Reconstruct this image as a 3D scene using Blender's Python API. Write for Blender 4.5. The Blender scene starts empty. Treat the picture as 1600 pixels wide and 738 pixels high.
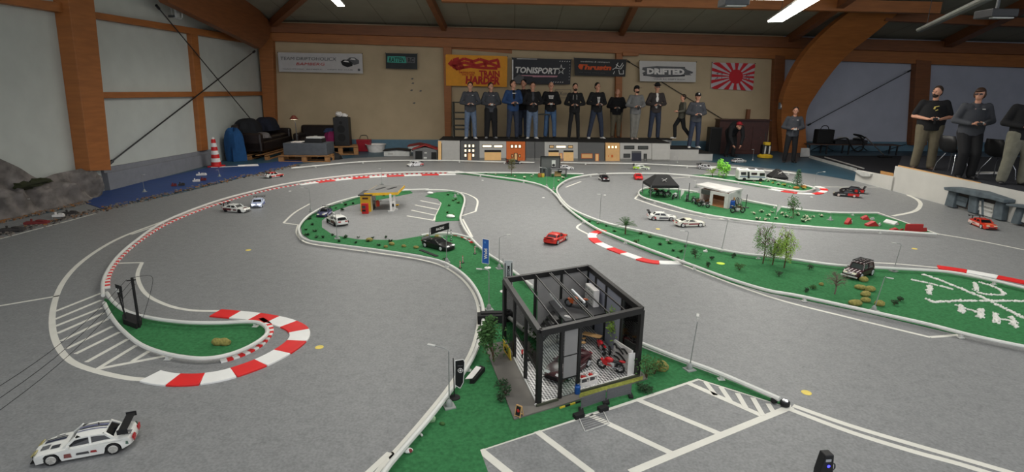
import bpy, bmesh, math, random
from mathutils import Vector, Matrix
from mathutils.geometry import tessellate_polygon
R_ = random.Random(7)
scn = bpy.context.scene
COL = scn.collection
# ---------------------------------------------------------------- camera
FPX, CH = 860.0, 2.1
PITCH, ROLL = math.atan(229.9 / FPX), .01
Fv = Vector((0, math.cos(PITCH), -math.sin(PITCH)))
_r0 = Vector((1, 0, 0)); _u0 = Vector((0, math.sin(PITCH), math.cos(PITCH)))
Rv = _r0 * math.cos(ROLL) + _u0 * math.sin(ROLL)
Uv = -_r0 * math.sin(ROLL) + _u0 * math.cos(ROLL)
CAM = Vector((0, 0, CH))
cd = bpy.data.cameras.new('camera'); cam = bpy.data.objects.new('camera', cd); COL.objects.link(cam)
cd.sensor_width = 36; cd.lens = 36 * FPX / 1600; cd.clip_start = .05; cd.clip_end = 200
m3 = Matrix((Rv, Uv, -Fv)).transposed().to_4x4(); m3.translation = CAM
cam.matrix_world = m3
scn.camera = cam
scn.view_settings.view_transform = 'Standard'; scn.view_settings.look = 'None'
scn.view_settings.gamma = 1; scn.view_settings.use_curve_mapping = False
scn.view_settings.exposure = 0.34
# ---------------------------------------------------------------- world: even ambient fill, added to brighten the walls and people
w = bpy.data.worlds.new('world'); scn.world = w; w.use_nodes = True
w.node_tree.nodes['Background'].inputs[0].default_value = (.92, .95, 1, 1)
w.node_tree.nodes['Background'].inputs[1].default_value = .85
LAMP_W = 52.0

# ---------------------------------------------------------------- pixel -> place helpers (used to read positions off the photo)
def ray(x, y): return Fv * FPX + Rv * (x - 800) - Uv * (y - 369)
def P(x, y, z=0.0):
    d = ray(x, y); t = (z - CH) / d.z
    return CAM + d * t
def PP(x, y, o, n):
    d = ray(x, y); t = (o - CAM).dot(n) / d.dot(n)
    return CAM + d * t
def px(v):
    v = Vector(v) - CAM; z = v.dot(Fv)
    return 800 + FPX * v.dot(Rv) / z, 369 - FPX * v.dot(Uv) / z
def zat(X, Y, y):
    v = Vector((X, Y, -CH)); k = (369 - y) / FPX
    return (v.dot(Uv) - k * v.dot(Fv)) / (k * Fv.z - Uv.z)
def ppm(v):                     # pixels per metre at a point
    return FPX / (Vector(v) - CAM).dot(Fv)
class Plane:
    def __init__(s, a, b):
        s.o = Vector((a[0], a[1], 0)); d = Vector((b[0] - a[0], b[1] - a[1], 0)); s.L = d.length
        s.u = d.normalized(); s.n = Vector((s.u.y, -s.u.x, 0))     # n points towards the camera side for walls running left to right
    def px(s, x, y, off=0): return PP(x, y, s.o + s.n * off, s.n)
    def at(s, u, z, off=0): return s.o + s.u * u + s.n * off + Vector((0, 0, z))
def crv(pts, n=6, closed=False):
    out = []; N = len(pts)
    for i in range(N if closed else N - 1):
        g = (lambda k: Vector(pts[k % N])) if closed else (lambda k: Vector(pts[max(0, min(N - 1, k))]))
        a, b, c, d = g(i - 1), g(i), g(i + 1), g(i + 2)
        for j in range(n):
            t = j / n
            out.append(.5 * ((2 * b) + (c - a) * t + (2 * a - 5 * b + 4 * c - d) * t * t + (3 * b - a - 3 * c + d) * t ** 3))
    if not closed: out.append(Vector(pts[-1]))
    return out

# ---------------------------------------------------------------- materials
MATS = {}
def lin(c): return tuple(((v / 255) / 12.92 if v <= 10 else (((v / 255) + .055) / 1.055) ** 2.4) for v in c)
def mat(name, rgb, rough=.6, metal=0, var=.12, scale=8, emit=0, alpha=1, bump=0, trans=0, spec=.5, stretch=None):
    if name in MATS: return MATS[name]
    m = bpy.data.materials.new(name); m.use_nodes = True; nt = m.node_tree; b = nt.nodes['Principled BSDF']
    c = lin(rgb)
    b.inputs['Roughness'].default_value = rough; b.inputs['Metallic'].default_value = metal
    b.inputs['Specular IOR Level'].default_value = spec
    tc = nt.nodes.new('ShaderNodeTexCoord'); no = nt.nodes.new('ShaderNodeTexNoise')
    no.inputs['Scale'].default_value = scale; no.inputs['Detail'].default_value = 5
    if stretch:
        mp = nt.nodes.new('ShaderNodeMapping'); mp.inputs['Scale'].default_value = stretch
        nt.links.new(tc.outputs['Object'], mp.inputs[0]); nt.links.new(mp.outputs[0], no.inputs[0])
    else: nt.links.new(tc.outputs['Object'], no.inputs[0])
    rp = nt.nodes.new('ShaderNodeValToRGB')
    rp.color_ramp.elements[0].position = .3; rp.color_ramp.elements[1].position = .7
    rp.color_ramp.elements[0].color = tuple(v * (1 - var) for v in c) + (1,)
    rp.color_ramp.elements[1].color = tuple(min(1, v * (1 + var)) for v in c) + (1,)
    nt.links.new(no.outputs['Fac'], rp.inputs[0]); nt.links.new(rp.outputs[0], b.inputs['Base Color'])
    if bump:
        bp = nt.nodes.new('ShaderNodeBump'); bp.inputs['Strength'].default_value = bump
        bp.inputs['Distance'].default_value = .01
        nt.links.new(no.outputs['Fac'], bp.inputs['Height']); nt.links.new(bp.outputs[0], b.inputs['Normal'])
    if emit:
        nt.links.new(rp.outputs[0], b.inputs['Emission Color']); b.inputs['Emission Strength'].default_value = emit
    if alpha < 1: b.inputs['Alpha'].default_value = alpha
    if trans: b.inputs['Transmission Weight'].default_value = trans
    MATS[name] = m
    return m
def woodmat(name, rgb, axis=(1, 1, 8)):
    return mat(name, rgb, .55, var=.14, scale=2.2, bump=.05, stretch=axis)

# ---------------------------------------------------------------- mesh builder
class MB:
    def __init__(s): s.v = []; s.f = []; s.m = []
    def add(s, vs, fs, mi=0):
        o = len(s.v); s.v += [tuple(v) for v in vs]; s.f += [tuple(i + o for i in f) for f in fs]; s.m += [mi] * len(fs); return s
    def box(s, c, d, rz=0, mi=0, M=None):
        x, y, z = (k / 2 for k in d); M = M or Matrix.Rotation(rz, 3, 'Z'); c = Vector(c)
        vs = [c + M @ Vector((a * x, b * y, e * z)) for a in (-1, 1) for b in (-1, 1) for e in (-1, 1)]
        return s.add(vs, [(0, 1, 3, 2), (4, 6, 7, 5), (0, 4, 5, 1), (2, 3, 7, 6), (0, 2, 6, 4), (1, 5, 7, 3)], mi)
    def bar(s, a, b, w, h=None, mi=0, up=(0, 0, 1)):
        a, b = Vector(a), Vector(b); d = b - a; L = d.length; h = h or w
        if L < 1e-6: return s
        z = d / L; u = Vector(up)
        if abs(u.dot(z)) > .95: u = Vector((0, 1, 0))
        x = u.cross(z).normalized(); y = z.cross(x)
        return s.box((a + b) / 2, (w, h, L), M=Matrix((x, y, z)).transposed(), mi=mi)
    def hexa(s, q, d, mi=0):       # polygon q extruded by vector d
        n = len(q); q = [Vector(p) for p in q]; d = Vector(d)
        vs = q + [p + d for p in q]
        tri = tessellate_polygon([q]) if n > 4 else None
        fs = []
        if tri: fs += [tuple(t) for t in tri] + [tuple(i + n for i in reversed(t)) for t in tri]
        else: fs += [tuple(range(n)), tuple(range(2 * n - 1, n - 1, -1))]
        fs += [(i, i + n, (i + 1) % n + n, (i + 1) % n) for i in range(n)]
        return s.add(vs, fs, mi)
    def cyl(s, a, b, r0, r1=None, n=10, mi=0, cap=True):
        a, b = Vector(a), Vector(b); r1 = r0 if r1 is None else r1; z = (b - a)
        if z.length < 1e-7: return s
        z.normalize(); x = (Vector((1, 0, 0)) if abs(z.x) < .9 else Vector((0, 1, 0))).cross(z).normalized(); y = z.cross(x)
        vs = [p + (x * math.cos(t) + y * math.sin(t)) * r for p, r in ((a, r0), (b, r1)) for t in [2 * math.pi * k / n for k in range(n)]]
        fs = [(k, (k + 1) % n, (k + 1) % n + n, k + n) for k in range(n)]
        if cap: fs += [tuple(range(n - 1, -1, -1)), tuple(range(n, 2 * n))]
        return s.add(vs, fs, mi)
    def tube(s, pts, r, n=8, mi=0):
        pts = [Vector(p) for p in pts]; vs = []; fs = []; N = len(pts)
        for i, p in enumerate(pts):
            d = (pts[min(N - 1, i + 1)] - pts[max(0, i - 1)]).normalized()
            u = Vector((0, 0, 1)) if abs(d.z) < .9 else Vector((1, 0, 0))
            x = u.cross(d).normalized(); y = d.cross(x)
            rr = r[i] if isinstance(r, (list, tuple)) else r
            vs += [p + (x * math.cos(2 * math.pi * k / n) + y * math.sin(2 * math.pi * k / n)) * rr for k in range(n)]
        for i in range(N - 1):
            fs += [(i * n + k, i * n + (k + 1) % n, (i + 1) * n + (k + 1) % n, (i + 1) * n + k) for k in range(n)]
        fs += [tuple(range(n - 1, -1, -1)), tuple((N - 1) * n + k for k in range(n))]
        return s.add(vs, fs, mi)
    def lathe(s, c, prof, n=14, mi=0, ax=None):
        c = Vector(c); M = ax or Matrix.Identity(3); vs = []; fs = []
        for r, z in prof:
            vs += [c + M @ Vector((r * math.cos(2 * math.pi * k / n), r * math.sin(2 * math.pi * k / n), z)) for k in range(n)]
        for i in range(len(prof) - 1):
            fs += [(i * n + k, i * n + (k + 1) % n, (i + 1) * n + (k + 1) % n, (i + 1) * n + k) for k in range(n)]
        fs += [tuple(range(n - 1, -1, -1)), tuple((len(prof) - 1) * n + k for k in range(n))]
        return s.add(vs, fs, mi)
    def ball(s, c, r, n=10, mi=0, jit=0, M=None):
        c = Vector(c); r = Vector((r, r, r)) if not hasattr(r, '__len__') else Vector(r); vs = []; fs = []; h = max(4, n // 2 + 1)
        for i in range(h + 1):
            a = math.pi * i / h
            for k in range(n):
                b = 2 * math.pi * k / n; j = 1 + R_.uniform(-jit, jit)
                q = Vector((r.x * math.sin(a) * math.cos(b) * j, r.y * math.sin(a) * math.sin(b) * j, r.z * math.cos(a) * j))
                vs.append(c + (M @ q if M else q))
        for i in range(h): fs += [(i * n + k, (i + 1) * n + k, (i + 1) * n + (k + 1) % n, i * n + (k + 1) % n) for k in range(n)]
        return s.add(vs, fs, mi)
    def ribbon(s, pts, w, z0, h, mi=0):   # flat strip on the ground along pts
        pts = [Vector((p[0], p[1], 0)) for p in pts]; N = len(pts); vs = []
        for i, p in enumerate(pts):
            d = (pts[min(N - 1, i + 1)] - pts[max(0, i - 1)]); d = d.normalized() if d.length > 0 else Vector((1, 0, 0)); nn = Vector((-d.y, d.x, 0)) * (w / 2)
            vs += [p + nn + Vector((0, 0, z0)), p + nn + Vector((0, 0, z0 + h)), p - nn + Vector((0, 0, z0 + h)), p - nn + Vector((0, 0, z0))]
        fs = []
        for i in range(N - 1):
            a, b = 4 * i, 4 * i + 4
            fs += [(a + 1, b + 1, b + 2, a + 2), (a, b, b + 1, a + 1), (a + 2, b + 2, b + 3, a + 3)]
        fs += [(0, 1, 2, 3), (4 * N - 1, 4 * N - 2, 4 * N - 3, 4 * N - 4)]
        return s.add(vs, fs, mi)
    def build(s, name, mats, parent=None, smooth=False, bevel=0, sub=0, kind=None):
        me = bpy.data.meshes.new(name); me.from_pydata(s.v, [], s.f)
        for m in (mats if isinstance(mats, (list, tuple)) else [mats]): me.materials.append(m)
        me.polygons.foreach_set('material_index', s.m)
        bm = bmesh.new(); bm.from_mesh(me); bmesh.ops.remove_doubles(bm, verts=bm.verts, dist=1e-6)
        bmesh.ops.recalc_face_normals(bm, faces=bm.faces); bm.to_mesh(me); bm.free()
        if smooth:
            me.polygons.foreach_set('use_smooth', [True] * len(me.polygons))
            try: me.set_sharp_from_angle(angle=math.radians(smooth if smooth is not True else 40))
            except Exception: pass
        o = bpy.data.objects.new(name, me); COL.objects.link(o)
        if bevel:
            b = o.modifiers.new('bevel', 'BEVEL'); b.width = bevel; b.segments = 2; b.limit_method = 'ANGLE'
        if sub:
            b = o.modifiers.new('sub', 'SUBSURF'); b.levels = b.render_levels = sub
        if parent: o.parent = parent
        if kind: o['kind'] = kind
        return o
def tag(o, label, cat, group=None, kind=None):
    o['label'] = label; o['category'] = cat
    if group: o['group'] = group
    if kind: o['kind'] = kind
    return o
def thing(name, label, cat, loc=(0, 0, 0), rz=0, group=None):
    o = bpy.data.objects.new(name, None); COL.objects.link(o); o.empty_display_size = .05
    o.location = loc; o.rotation_euler = (0, 0, rz); return tag(o, label, cat, group)
def struct(mb, name, m, **k): return mb.build(name, m, kind='structure', **k)
KIDS = {}
def copy_tree(o, parent=None):
    c = o.copy(); COL.objects.link(c)
    if parent: c.parent = parent
    for ch in list(o.children): copy_tree(ch, c)
    return c
def text_mesh(s, size, depth=.002, off=0, shear=0, spacing=1.0, space_word=1.0):
    cu = bpy.data.curves.new('lettering', 'FONT'); cu.body = s; cu.size = size; cu.extrude = depth; cu.offset = off; cu.shear = shear
    cu.align_x = 'CENTER'; cu.align_y = 'CENTER'; cu.space_character = spacing; cu.resolution_u = 2
    o = bpy.data.objects.new('lettering', cu); COL.objects.link(o)
    dg = bpy.context.evaluated_depsgraph_get(); me = bpy.data.meshes.new_from_object(o.evaluated_get(dg))
    bpy.data.objects.remove(o); bpy.data.curves.remove(cu)
    return me
def lettering(s, o, u, up, size, m, parent=None, name='lettering', width=None, off=0, shear=0, depth=.002, height=None):
    """writing centred at o, running along u, with up vector"""
    me = text_mesh(s, size, depth, off, shear); me.materials.clear(); me.materials.append(m)
    xs = [v.co.x for v in me.vertices]; ys = [v.co.y for v in me.vertices]
    if not xs: return None
    sx = (width / (max(xs) - min(xs))) if width else 1; sy = (height / (max(ys) - min(ys))) if height else 1
    cx, cy = (max(xs) + min(xs)) / 2, (max(ys) + min(ys)) / 2
    u = Vector(u).normalized(); up = Vector(up).normalized(); n = u.cross(up); o = Vector(o)
    for v in me.vertices:
        v.co = o + u * ((v.co.x - cx) * sx) + up * ((v.co.y - cy) * sy) + n * v.co.z
    ob = bpy.data.objects.new(name, me); COL.objects.link(ob)
    if parent: ob.parent = parent
    return ob
def local(o):      # re-base: parent things at ground point keep child meshes in world coordinates -> move into parent's space
    p = o.parent; inv = p.matrix_basis.inverted() if p else None
    return o
def rebase(root):  # children meshes were built in world coordinates; make them local to the root's location
    M = Matrix.LocRotScale(root.location, root.rotation_euler, None).inverted()
    def rec(ob):
        for c in ob.children:
            if c.type == 'MESH': c.data.transform(M)
            rec(c)
    rec(root); return root
# ================================================================ SETTING
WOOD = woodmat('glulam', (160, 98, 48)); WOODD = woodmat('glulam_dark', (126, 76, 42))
BACK = Plane(P(425, 232.5), P(1430, 236)); LEFT = Plane(P(157, 300), P(419, 232.5))
# corner of the two walls
def isect(A, B):
    d = B.o - A.o; t = (d.x * B.u.y - d.y * B.u.x) / (A.u.x * B.u.y - A.u.y * B.u.x); return A.o + A.u * t
CORNER = isect(LEFT, BACK)
BACK = Plane(CORNER, BACK.o + BACK.u * 12)
lbase = CORNER - LEFT.u * 26
mfloor = mat('sports_floor', (50, 82, 98), .45, var=.15, scale=2)
struct(MB().box((4, 9, -.05), (70, 50, .1)), 'floor', mfloor)
# grey linoleum track surface laid on the hall floor
mlino = mat('track_lino', (133, 134, 134), .5, var=.16, scale=60, spec=.3)
nt = mlino.node_tree
_tc = nt.nodes.new('ShaderNodeTexCoord'); _v = nt.nodes.new('ShaderNodeTexNoise'); _v.inputs['Scale'].default_value = 9; _v.inputs['Detail'].default_value = 14; _v.inputs['Roughness'].default_value = .85
nt.links.new(_tc.outputs['Object'], _v.inputs[0])
_mx = nt.nodes.new('ShaderNodeMix'); _mx.data_type = 'RGBA'; _mx.blend_type = 'MULTIPLY'; _mx.inputs[0].default_value = .55
_rp = nt.nodes.new('ShaderNodeValToRGB'); _rp.color_ramp.elements[0].position = .36; _rp.color_ramp.elements[0].color = (.62, .63, .64, 1); _rp.color_ramp.elements[1].position = .55
nt.links.new(_v.outputs['Fac'], _rp.inputs[0])
_b = nt.nodes['Principled BSDF']; _src = _b.inputs['Base Color'].links[0].from_socket
nt.links.new(_src, _mx.inputs[6]); nt.links.new(_rp.outputs[0], _mx.inputs[7]); nt.links.new(_mx.outputs[2], _b.inputs['Base Color'])
TZ = .004
tr = [P(*c) for c in ((0, 349), (60, 337), (115, 324), (150, 314), (170, 326), (230, 314), (300, 298), (360, 283), (420, 268), (470, 257), (540, 248), (620, 244), (700, 244), (1046, 246), (1130, 256), (1240, 268), (1300, 277), (1337, 283.7), (1400, 300.5), (1477, 321), (1576, 348), (1640, 366))]
_l = lambda y: LEFT.o + LEFT.u * ((y - LEFT.o.y) / LEFT.u.y) + LEFT.n * .4
tr = [_l(1), _l(tr[0].y - 1.2)] + tr + [Vector((10, 6, 0)), Vector((10, 1, 0))]
tag(MB().hexa([Vector((p.x, p.y, 0)) for p in tr], (0, 0, TZ)).build('track_surface', mlino), 'mottled grey linoleum track surface covering most of the hall floor', 'track')
# blue mat along the left wall
mblue = mat('blue_mat', (36, 66, 122), .6, var=.1)
tag(MB().hexa([P(*c) for c in ((134, 318), (157, 301), (240, 281), (330, 262), (420, 255), (450, 250), (486, 250), (420, 268), (360, 281), (300, 295), (230, 311), (160, 327))], (0, 0, .012)).build('floor_mat', mblue), 'long blue mat strip on the floor along the left wall', 'mat')
mcarp = mat('dark_carpet', (30, 32, 40), .95, var=.2, scale=60)
# walls
mwl = mat('panel_grey', (190, 194, 188), .7, var=.04, scale=3); mwb = mat('wall_beige', (190, 170, 138), .8, var=.06, scale=2)
mwr = mat('panel_blue_grey', (176, 178, 190), .7, var=.05, scale=2)
struct(MB().hexa([lbase, CORNER, CORNER + Vector((0, 0, 9)), lbase + Vector((0, 0, 9))], -LEFT.n * .15), 'wall_left', mwl)
ub = (BACK.px(1212, 150) - BACK.o).dot(BACK.u)
def bq(u0, u1, z0, z1, th, off=0): return [BACK.at(u0, z0, off), BACK.at(u1, z0, off), BACK.at(u1, z1, off), BACK.at(u0, z1, off)], BACK.n * th
struct(MB().hexa(*bq(-.2, ub, 0, 7.5, -.15)), 'wall_back', mwb)
struct(MB().hexa(*bq(ub, 32, 0, 7.5, -.15)), 'wall_back_right', mwr)
zd = BACK.px(600, 218).z
mdado = mat('dado_blue', (92, 124, 142), .6, var=.08)
struct(MB().hexa(*bq(0.2, 32, 0, zd, .03)), 'baseboard_back', mdado)
wr0 = BACK.at(31, 0)
struct(MB().hexa([wr0, wr0 + Vector((0, -22, 0)), wr0 + Vector((0, -22, 7)), wr0 + Vector((0, 0, 7))], (.15, 0, 0)), 'wall_right', mwr)
# grey plinth at the foot of the left wall
mconc = mat('plinth_grey', (126, 128, 134), .8, var=.06)
a0, a1 = LEFT.px(160, 262), LEFT.px(331, 233)
zp = (a0.z + a1.z) / 2
u0 = (LEFT.px(160, 280) - LEFT.o).dot(LEFT.u); u1 = (LEFT.px(331, 250) - LEFT.o).dot(LEFT.u)
pl = MB().hexa([LEFT.at(u0, 0), LEFT.at(u1, 0), LEFT.at(u1, a1.z), LEFT.at(u0, a0.z)], LEFT.n * .06)
pl.hexa([LEFT.at(u0, 0, .06), LEFT.at(u1, 0, .06), LEFT.at(u1, a1.z * .78, .06), LEFT.at(u0, a0.z * .78, .06)], LEFT.n * .06)
struct(pl, 'trim_1', mconc)
# timber on the left wall: big column, rails, post (pixel quads on the wall plane, extruded)
def slab(name, quad, plane, th, m, off=0, kind='structure'):
    return MB().hexa([plane.px(x, y, off) for x, y in quad], plane.n * th).build(name, m, kind=kind, bevel=.008)
slab('trim_2', [(80, -18), (122, -18), (152, 266), (118, 267)], LEFT, .28, WOOD)
slab('trim_3', [(-80, -16), (85, 4), (95, 21), (-80, -6)], LEFT, .16, WOOD)
slab('trim_4', [(122, 16), (410, 62), (410, 72), (122, 26)], LEFT, .14, WOOD)
slab('trim_5', [(140, 144), (416, 143), (416, 149), (140, 154)], LEFT, .10, WOOD)
slab('trim_6', [(291, 52), (302, 54), (319, 234), (308, 236)], LEFT, .12, WOOD)
# corner post and back-wall posts
slab('trim_7', [(408, 60), (430, 62), (436, 240), (420, 242)], BACK, .25, WOOD)
slab('trim_8', [(693, 70), (706, 72), (705, 240), (696, 240)], BACK, .18, WOOD)
slab('trim_9', [(961, 78), (971, 79), (969, 240), (959, 240)], BACK, .18, WOOD)
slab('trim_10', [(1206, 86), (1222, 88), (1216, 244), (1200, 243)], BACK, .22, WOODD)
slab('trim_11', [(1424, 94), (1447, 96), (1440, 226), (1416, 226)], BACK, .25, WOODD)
# eave beam over the back wall, two courses
slab('trim_12', [(404, 51), (1760, 92), (1760, 112), (404, 64)], BACK, .22, WOOD)
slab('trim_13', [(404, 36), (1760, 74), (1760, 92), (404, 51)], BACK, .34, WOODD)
slab('trim_14', [(695, 62), (800, 78), (800, 84), (695, 76)], BACK, .02, WOOD)
slab('trim_15', [(970, 82), (995, 83), (995, 88), (970, 88)], BACK, .26, WOOD)
# ceiling: rises from the eave towards the camera
e0 = BACK.px(404, 34); e1 = BACK.px(1760, 72)
mceil = mat('ceiling_board', (150, 146, 128), .8, var=.08, scale=1.5)
nt = mceil.node_tree; _b = nt.nodes['Principled BSDF']; _src = _b.inputs['Base Color'].links[0].from_socket
_tc = nt.nodes.new('ShaderNodeTexCoord'); _w = nt.nodes.new('ShaderNodeTexWave'); _w.inputs['Scale'].default_value = .22; _w.wave_profile = 'SAW'
nt.links.new(_tc.outputs['Object'], _w.inputs[0])
_rp = nt.nodes.new('ShaderNodeValToRGB'); _rp.color_ramp.elements[0].color = (.45, .45, .45, 1); _rp.color_ramp.elements[1].position = .03
nt.links.new(_w.outputs['Fac'], _rp.inputs[0])
_mx = nt.nodes.new('ShaderNodeMix'); _mx.data_type = 'RGBA'; _mx.blend_type = 'MULTIPLY'; _mx.inputs[0].default_value = 1
nt.links.new(_src, _mx.inputs[6]); nt.links.new(_rp.outputs[0], _mx.inputs[7]); nt.links.new(_mx.outputs[2], _b.inputs['Base Color'])
SL = .17
def ceil_z(p):   # height of the ceiling above a ground point
    d = (Vector((p[0], p[1], 0)) - BACK.o); u = d.dot(BACK.u); s = d.dot(BACK.n)
    zz = e0.z + (e1.z - e0.z) * (u - (e0 - BACK.o).dot(BACK.u)) / ((e1 - e0).length)
    return zz + s * SL
q = []
for u, s in ((-1.5, -.2), (33, -.2), (33, 19), (-1.5, 19)):
    g = BACK.at(u, 0, s); q.append(Vector((g.x, g.y, ceil_z(g) + .02)))
struct(MB().hexa(q, (0, 0, .1)), 'ceiling', mceil)
def ceil_px(x, y, drop=0):      # where a photo ray meets the ceiling underside
    d = ray(x, y); lo, hi = .2, 60
    for _ in range(50):
        m = (lo + hi) / 2; p = CAM + d.normalized() * m
        if p.z > ceil_z(p) - drop: hi = m
        else: lo = m
    return CAM + d.normalized() * lo
def rafter(name, pts, w, h, m, drop=0):
    a = [ceil_px(x, y, h / 2) for x, y in pts]
    mb = MB()
    for p, q_ in zip(a, a[1:]): mb.bar(p, q_ + (q_ - p) * .05, w, h, up=(0, 0, 1))
    return mb.build(name, m, kind='structure')
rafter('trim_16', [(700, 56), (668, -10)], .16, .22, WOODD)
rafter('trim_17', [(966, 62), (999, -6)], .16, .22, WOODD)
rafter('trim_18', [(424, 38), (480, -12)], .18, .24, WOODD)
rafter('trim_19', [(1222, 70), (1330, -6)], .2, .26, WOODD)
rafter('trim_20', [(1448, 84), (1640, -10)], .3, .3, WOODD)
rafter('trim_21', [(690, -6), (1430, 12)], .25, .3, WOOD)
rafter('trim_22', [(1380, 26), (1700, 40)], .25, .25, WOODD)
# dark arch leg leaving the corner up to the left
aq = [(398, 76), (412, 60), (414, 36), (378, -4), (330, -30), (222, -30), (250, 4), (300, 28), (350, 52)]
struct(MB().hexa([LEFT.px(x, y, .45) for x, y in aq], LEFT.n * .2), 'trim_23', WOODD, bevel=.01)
# great curved glulam arch on the right
archL = [(1224, 246), (1221, 185), (1228, 140), (1255, 88), (1300, 40), (1365, -6), (1420, -36)]
archR = [(1263, 252), (1259, 185), (1275, 148), (1320, 90), (1369, 50), (1432, -2), (1500, -40)]
n_ = 8
Ls = crv(archL, n_); Rs = crv(archR, n_)
arch = MB(); vs = []; N = len(Ls)
for i, (a, b) in enumerate(zip(Ls, Rs)):
    off = .75 + 3.6 * (i / (N - 1)) ** 1.6
    pa, pb = BACK.px(a.x, a.y, off), BACK.px(b.x, b.y, off)
    vs += [pa, pb, pb - BACK.n * .3, pa - BACK.n * .3]
fs = []
for i in range(N - 1):
    for k in range(4): fs.append((4 * i + k, 4 * i + (k + 1) % 4, 4 * i + 4 + (k + 1) % 4, 4 * i + 4 + k))
fs += [(0, 1, 2, 3), (4 * N - 4, 4 * N - 3, 4 * N - 2, 4 * N - 1)]
arch.add(vs, fs); struct(arch, 'trim_24', WOOD, smooth=True)
# steel cross-bracing rods
msteel = mat('steel_dark', (70, 72, 72), .4, .8)
def rod(name, pl, pts, r, label, off=.2):
    q = [pl.px(x, y, off) for x, y in pts]
    mb = MB().cyl(q[0], q[-1], r, n=8); mb.cyl(q[0], q[0] + (q[-1] - q[0]).normalized() * .12, r * 2.2, n=8).cyl(q[-1], q[-1] + (q[0] - q[-1]).normalized() * .12, r * 2.2, n=8)
    o = mb.build('bracing_rod', msteel, smooth=True); tag(o, label, 'rod'); return o
rod('', LEFT, [(170, 256), (398, 80)], .016, 'grey bracing rod rising from the big column foot across the left wall')
rod('', LEFT, [(244, 8), (400, 196)], .014, 'thin steel bracing rod falling from the top rail towards the sofa on the left wall')
rod('', BACK, [(980, 95), (1148, 198)], .013, 'thin bracing rod slanting down to the right behind the banner with brush lettering', .06)
rod('', BACK, [(1262, 196), (1423, 110)], .014, 'bracing rod rising to the right over the blue-grey wall beside the curved arch')
# fluorescent lamps
mtube = mat('lamp_diffuser', (255, 250, 240), .4, emit=14, var=0); mhous = mat('lamp_housing', (190, 190, 186), .5)
LAMPN = 0
def fluoro(a, b, label, lit=True, w=.16, power=LAMP_W, group=None):
    a, b = Vector(a), Vector(b); c = (a + b) / 2; d = b - a; rz = math.atan2(d.y, d.x); L = Vector((d.x, d.y, 0)).length
    t = thing('fluorescent_lamp', label, 'lamp', c, rz, group)
    MB().box((0, 0, .05), (L + .04, w + .03, .05)).build('housing', mhous, t, bevel=.01)
    MB().box((0, 0, .01), (L, w, .035)).build('diffuser', mtube if lit else mat('lamp_off', (110, 112, 108), .5), t, bevel=.01)
    up = ceil_z(c) - c.z
    for s in (-1, 1):
        if up > .15: MB().cyl((s * L * .35, 0, .07), (s * L * .35, 0, up), .006, n=6).build('hanger', msteel, t)
    if lit:
        ld = bpy.data.lights.new('lamp_light', 'AREA'); ld.shape = 'RECTANGLE'; ld.size = L; ld.size_y = w; ld.energy = power; ld.color = (1, .97, .91); ld.spread = math.radians(150)
        lo = bpy.data.objects.new('lamp_light', ld); COL.objects.link(lo); lo.parent = t; lo.location = (0, 0, -.015)
    return t
def lampseg(pa, pb, z, *k, **kw): return fluoro(P(*pa, z), P(*pb, z), *k, **kw)
lampseg((533, 10), (508, -16), 4.1, 'short lit white fluorescent lamp at the top left over the banners')
lampseg((1211, 34), (1288, -14), 3.9, 'long lit white fluorescent lamp beside the curved arch', w=.36)
lampseg((1436, 50), (1545, 0), 3.5, 'unlit grey fluorescent tube at the upper right near the projector box', lit=False, w=.1)
LAB = ['over the far left of the petrol station ring', 'over the centre behind the glass garage', 'over the palm tree turf strip', 'over the lower left white car', 'over the taped car park', 'over the lower right corner', 'over the billboard island', 'over the long candy-striped kerb', 'over the toy camper']
for i, (X, Y, k) in enumerate(((-2.2, 8.5, .65), (0.8, 8.7, 1.2), (4.6, 8.2, 1.1), (-2.0, 3.6, .35), (1.4, 3.4, .45), (5.2, 3.4, .45), (0.8, 12.5, 1.3), (-2.8, 12.6, .5), (5.0, 12.6, .8))):
    fluoro((X - .75, Y, 4.0), (X + .75, Y, 4.0), 'lit fluorescent lamp hanging ' + LAB[i], power=LAMP_W * k, group='fluorescent lamps above the track')
# ceiling projector / heater boxes
mblk = mat('black_plastic', (24, 24, 26), .5); mdg = mat('dark_grey_plastic', (70, 72, 74), .5)
for (x, y, z, sx, l) in ((1146, 4, 3.3, .34, 'dark grey box fixed under the crossbeam at the top of the hall'), (1556, 22, 3.1, .34, 'black flat projector box hanging at the upper right')):
    p = P(x, y, z); t = thing('ceiling_box', l, 'projector', p)
    MB().box((0, 0, 0), (sx, .3, .1)).build('housing', mdg if x < 1400 else mblk, t, bevel=.01)
    MB().box((0, -.1, -.055), (sx * .8, .06, .02)).build('lens_panel', mhous, t)
    MB().cyl((0, 0, .05), (0, 0, max(.1, ceil_z(p) - p.z)), .02, n=8).build('bracket', mdg, t)
# metal bracket box on the left wall near the top
p = LEFT.px(275, 10, .3); t = thing('wall_bracket', 'grey metal pipe bracket on the upper left wall beside the arch', 'bracket', p)
mb = MB().box((0, 0, 0), (.05, .12, .5)); mb.tube(crv([(-.12, .02, .2), (-.13, .02, -.2), (-.02, .02, -.26), (.1, .02, -.24), (.12, .02, .2)], 5), .014)
mb.build('pipe_frame', mhous, t); MB().cyl((-.22, .02, -.22), (-.05, .02, -.22), .03, n=10).build('sensor_head', mdg, t)
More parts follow.
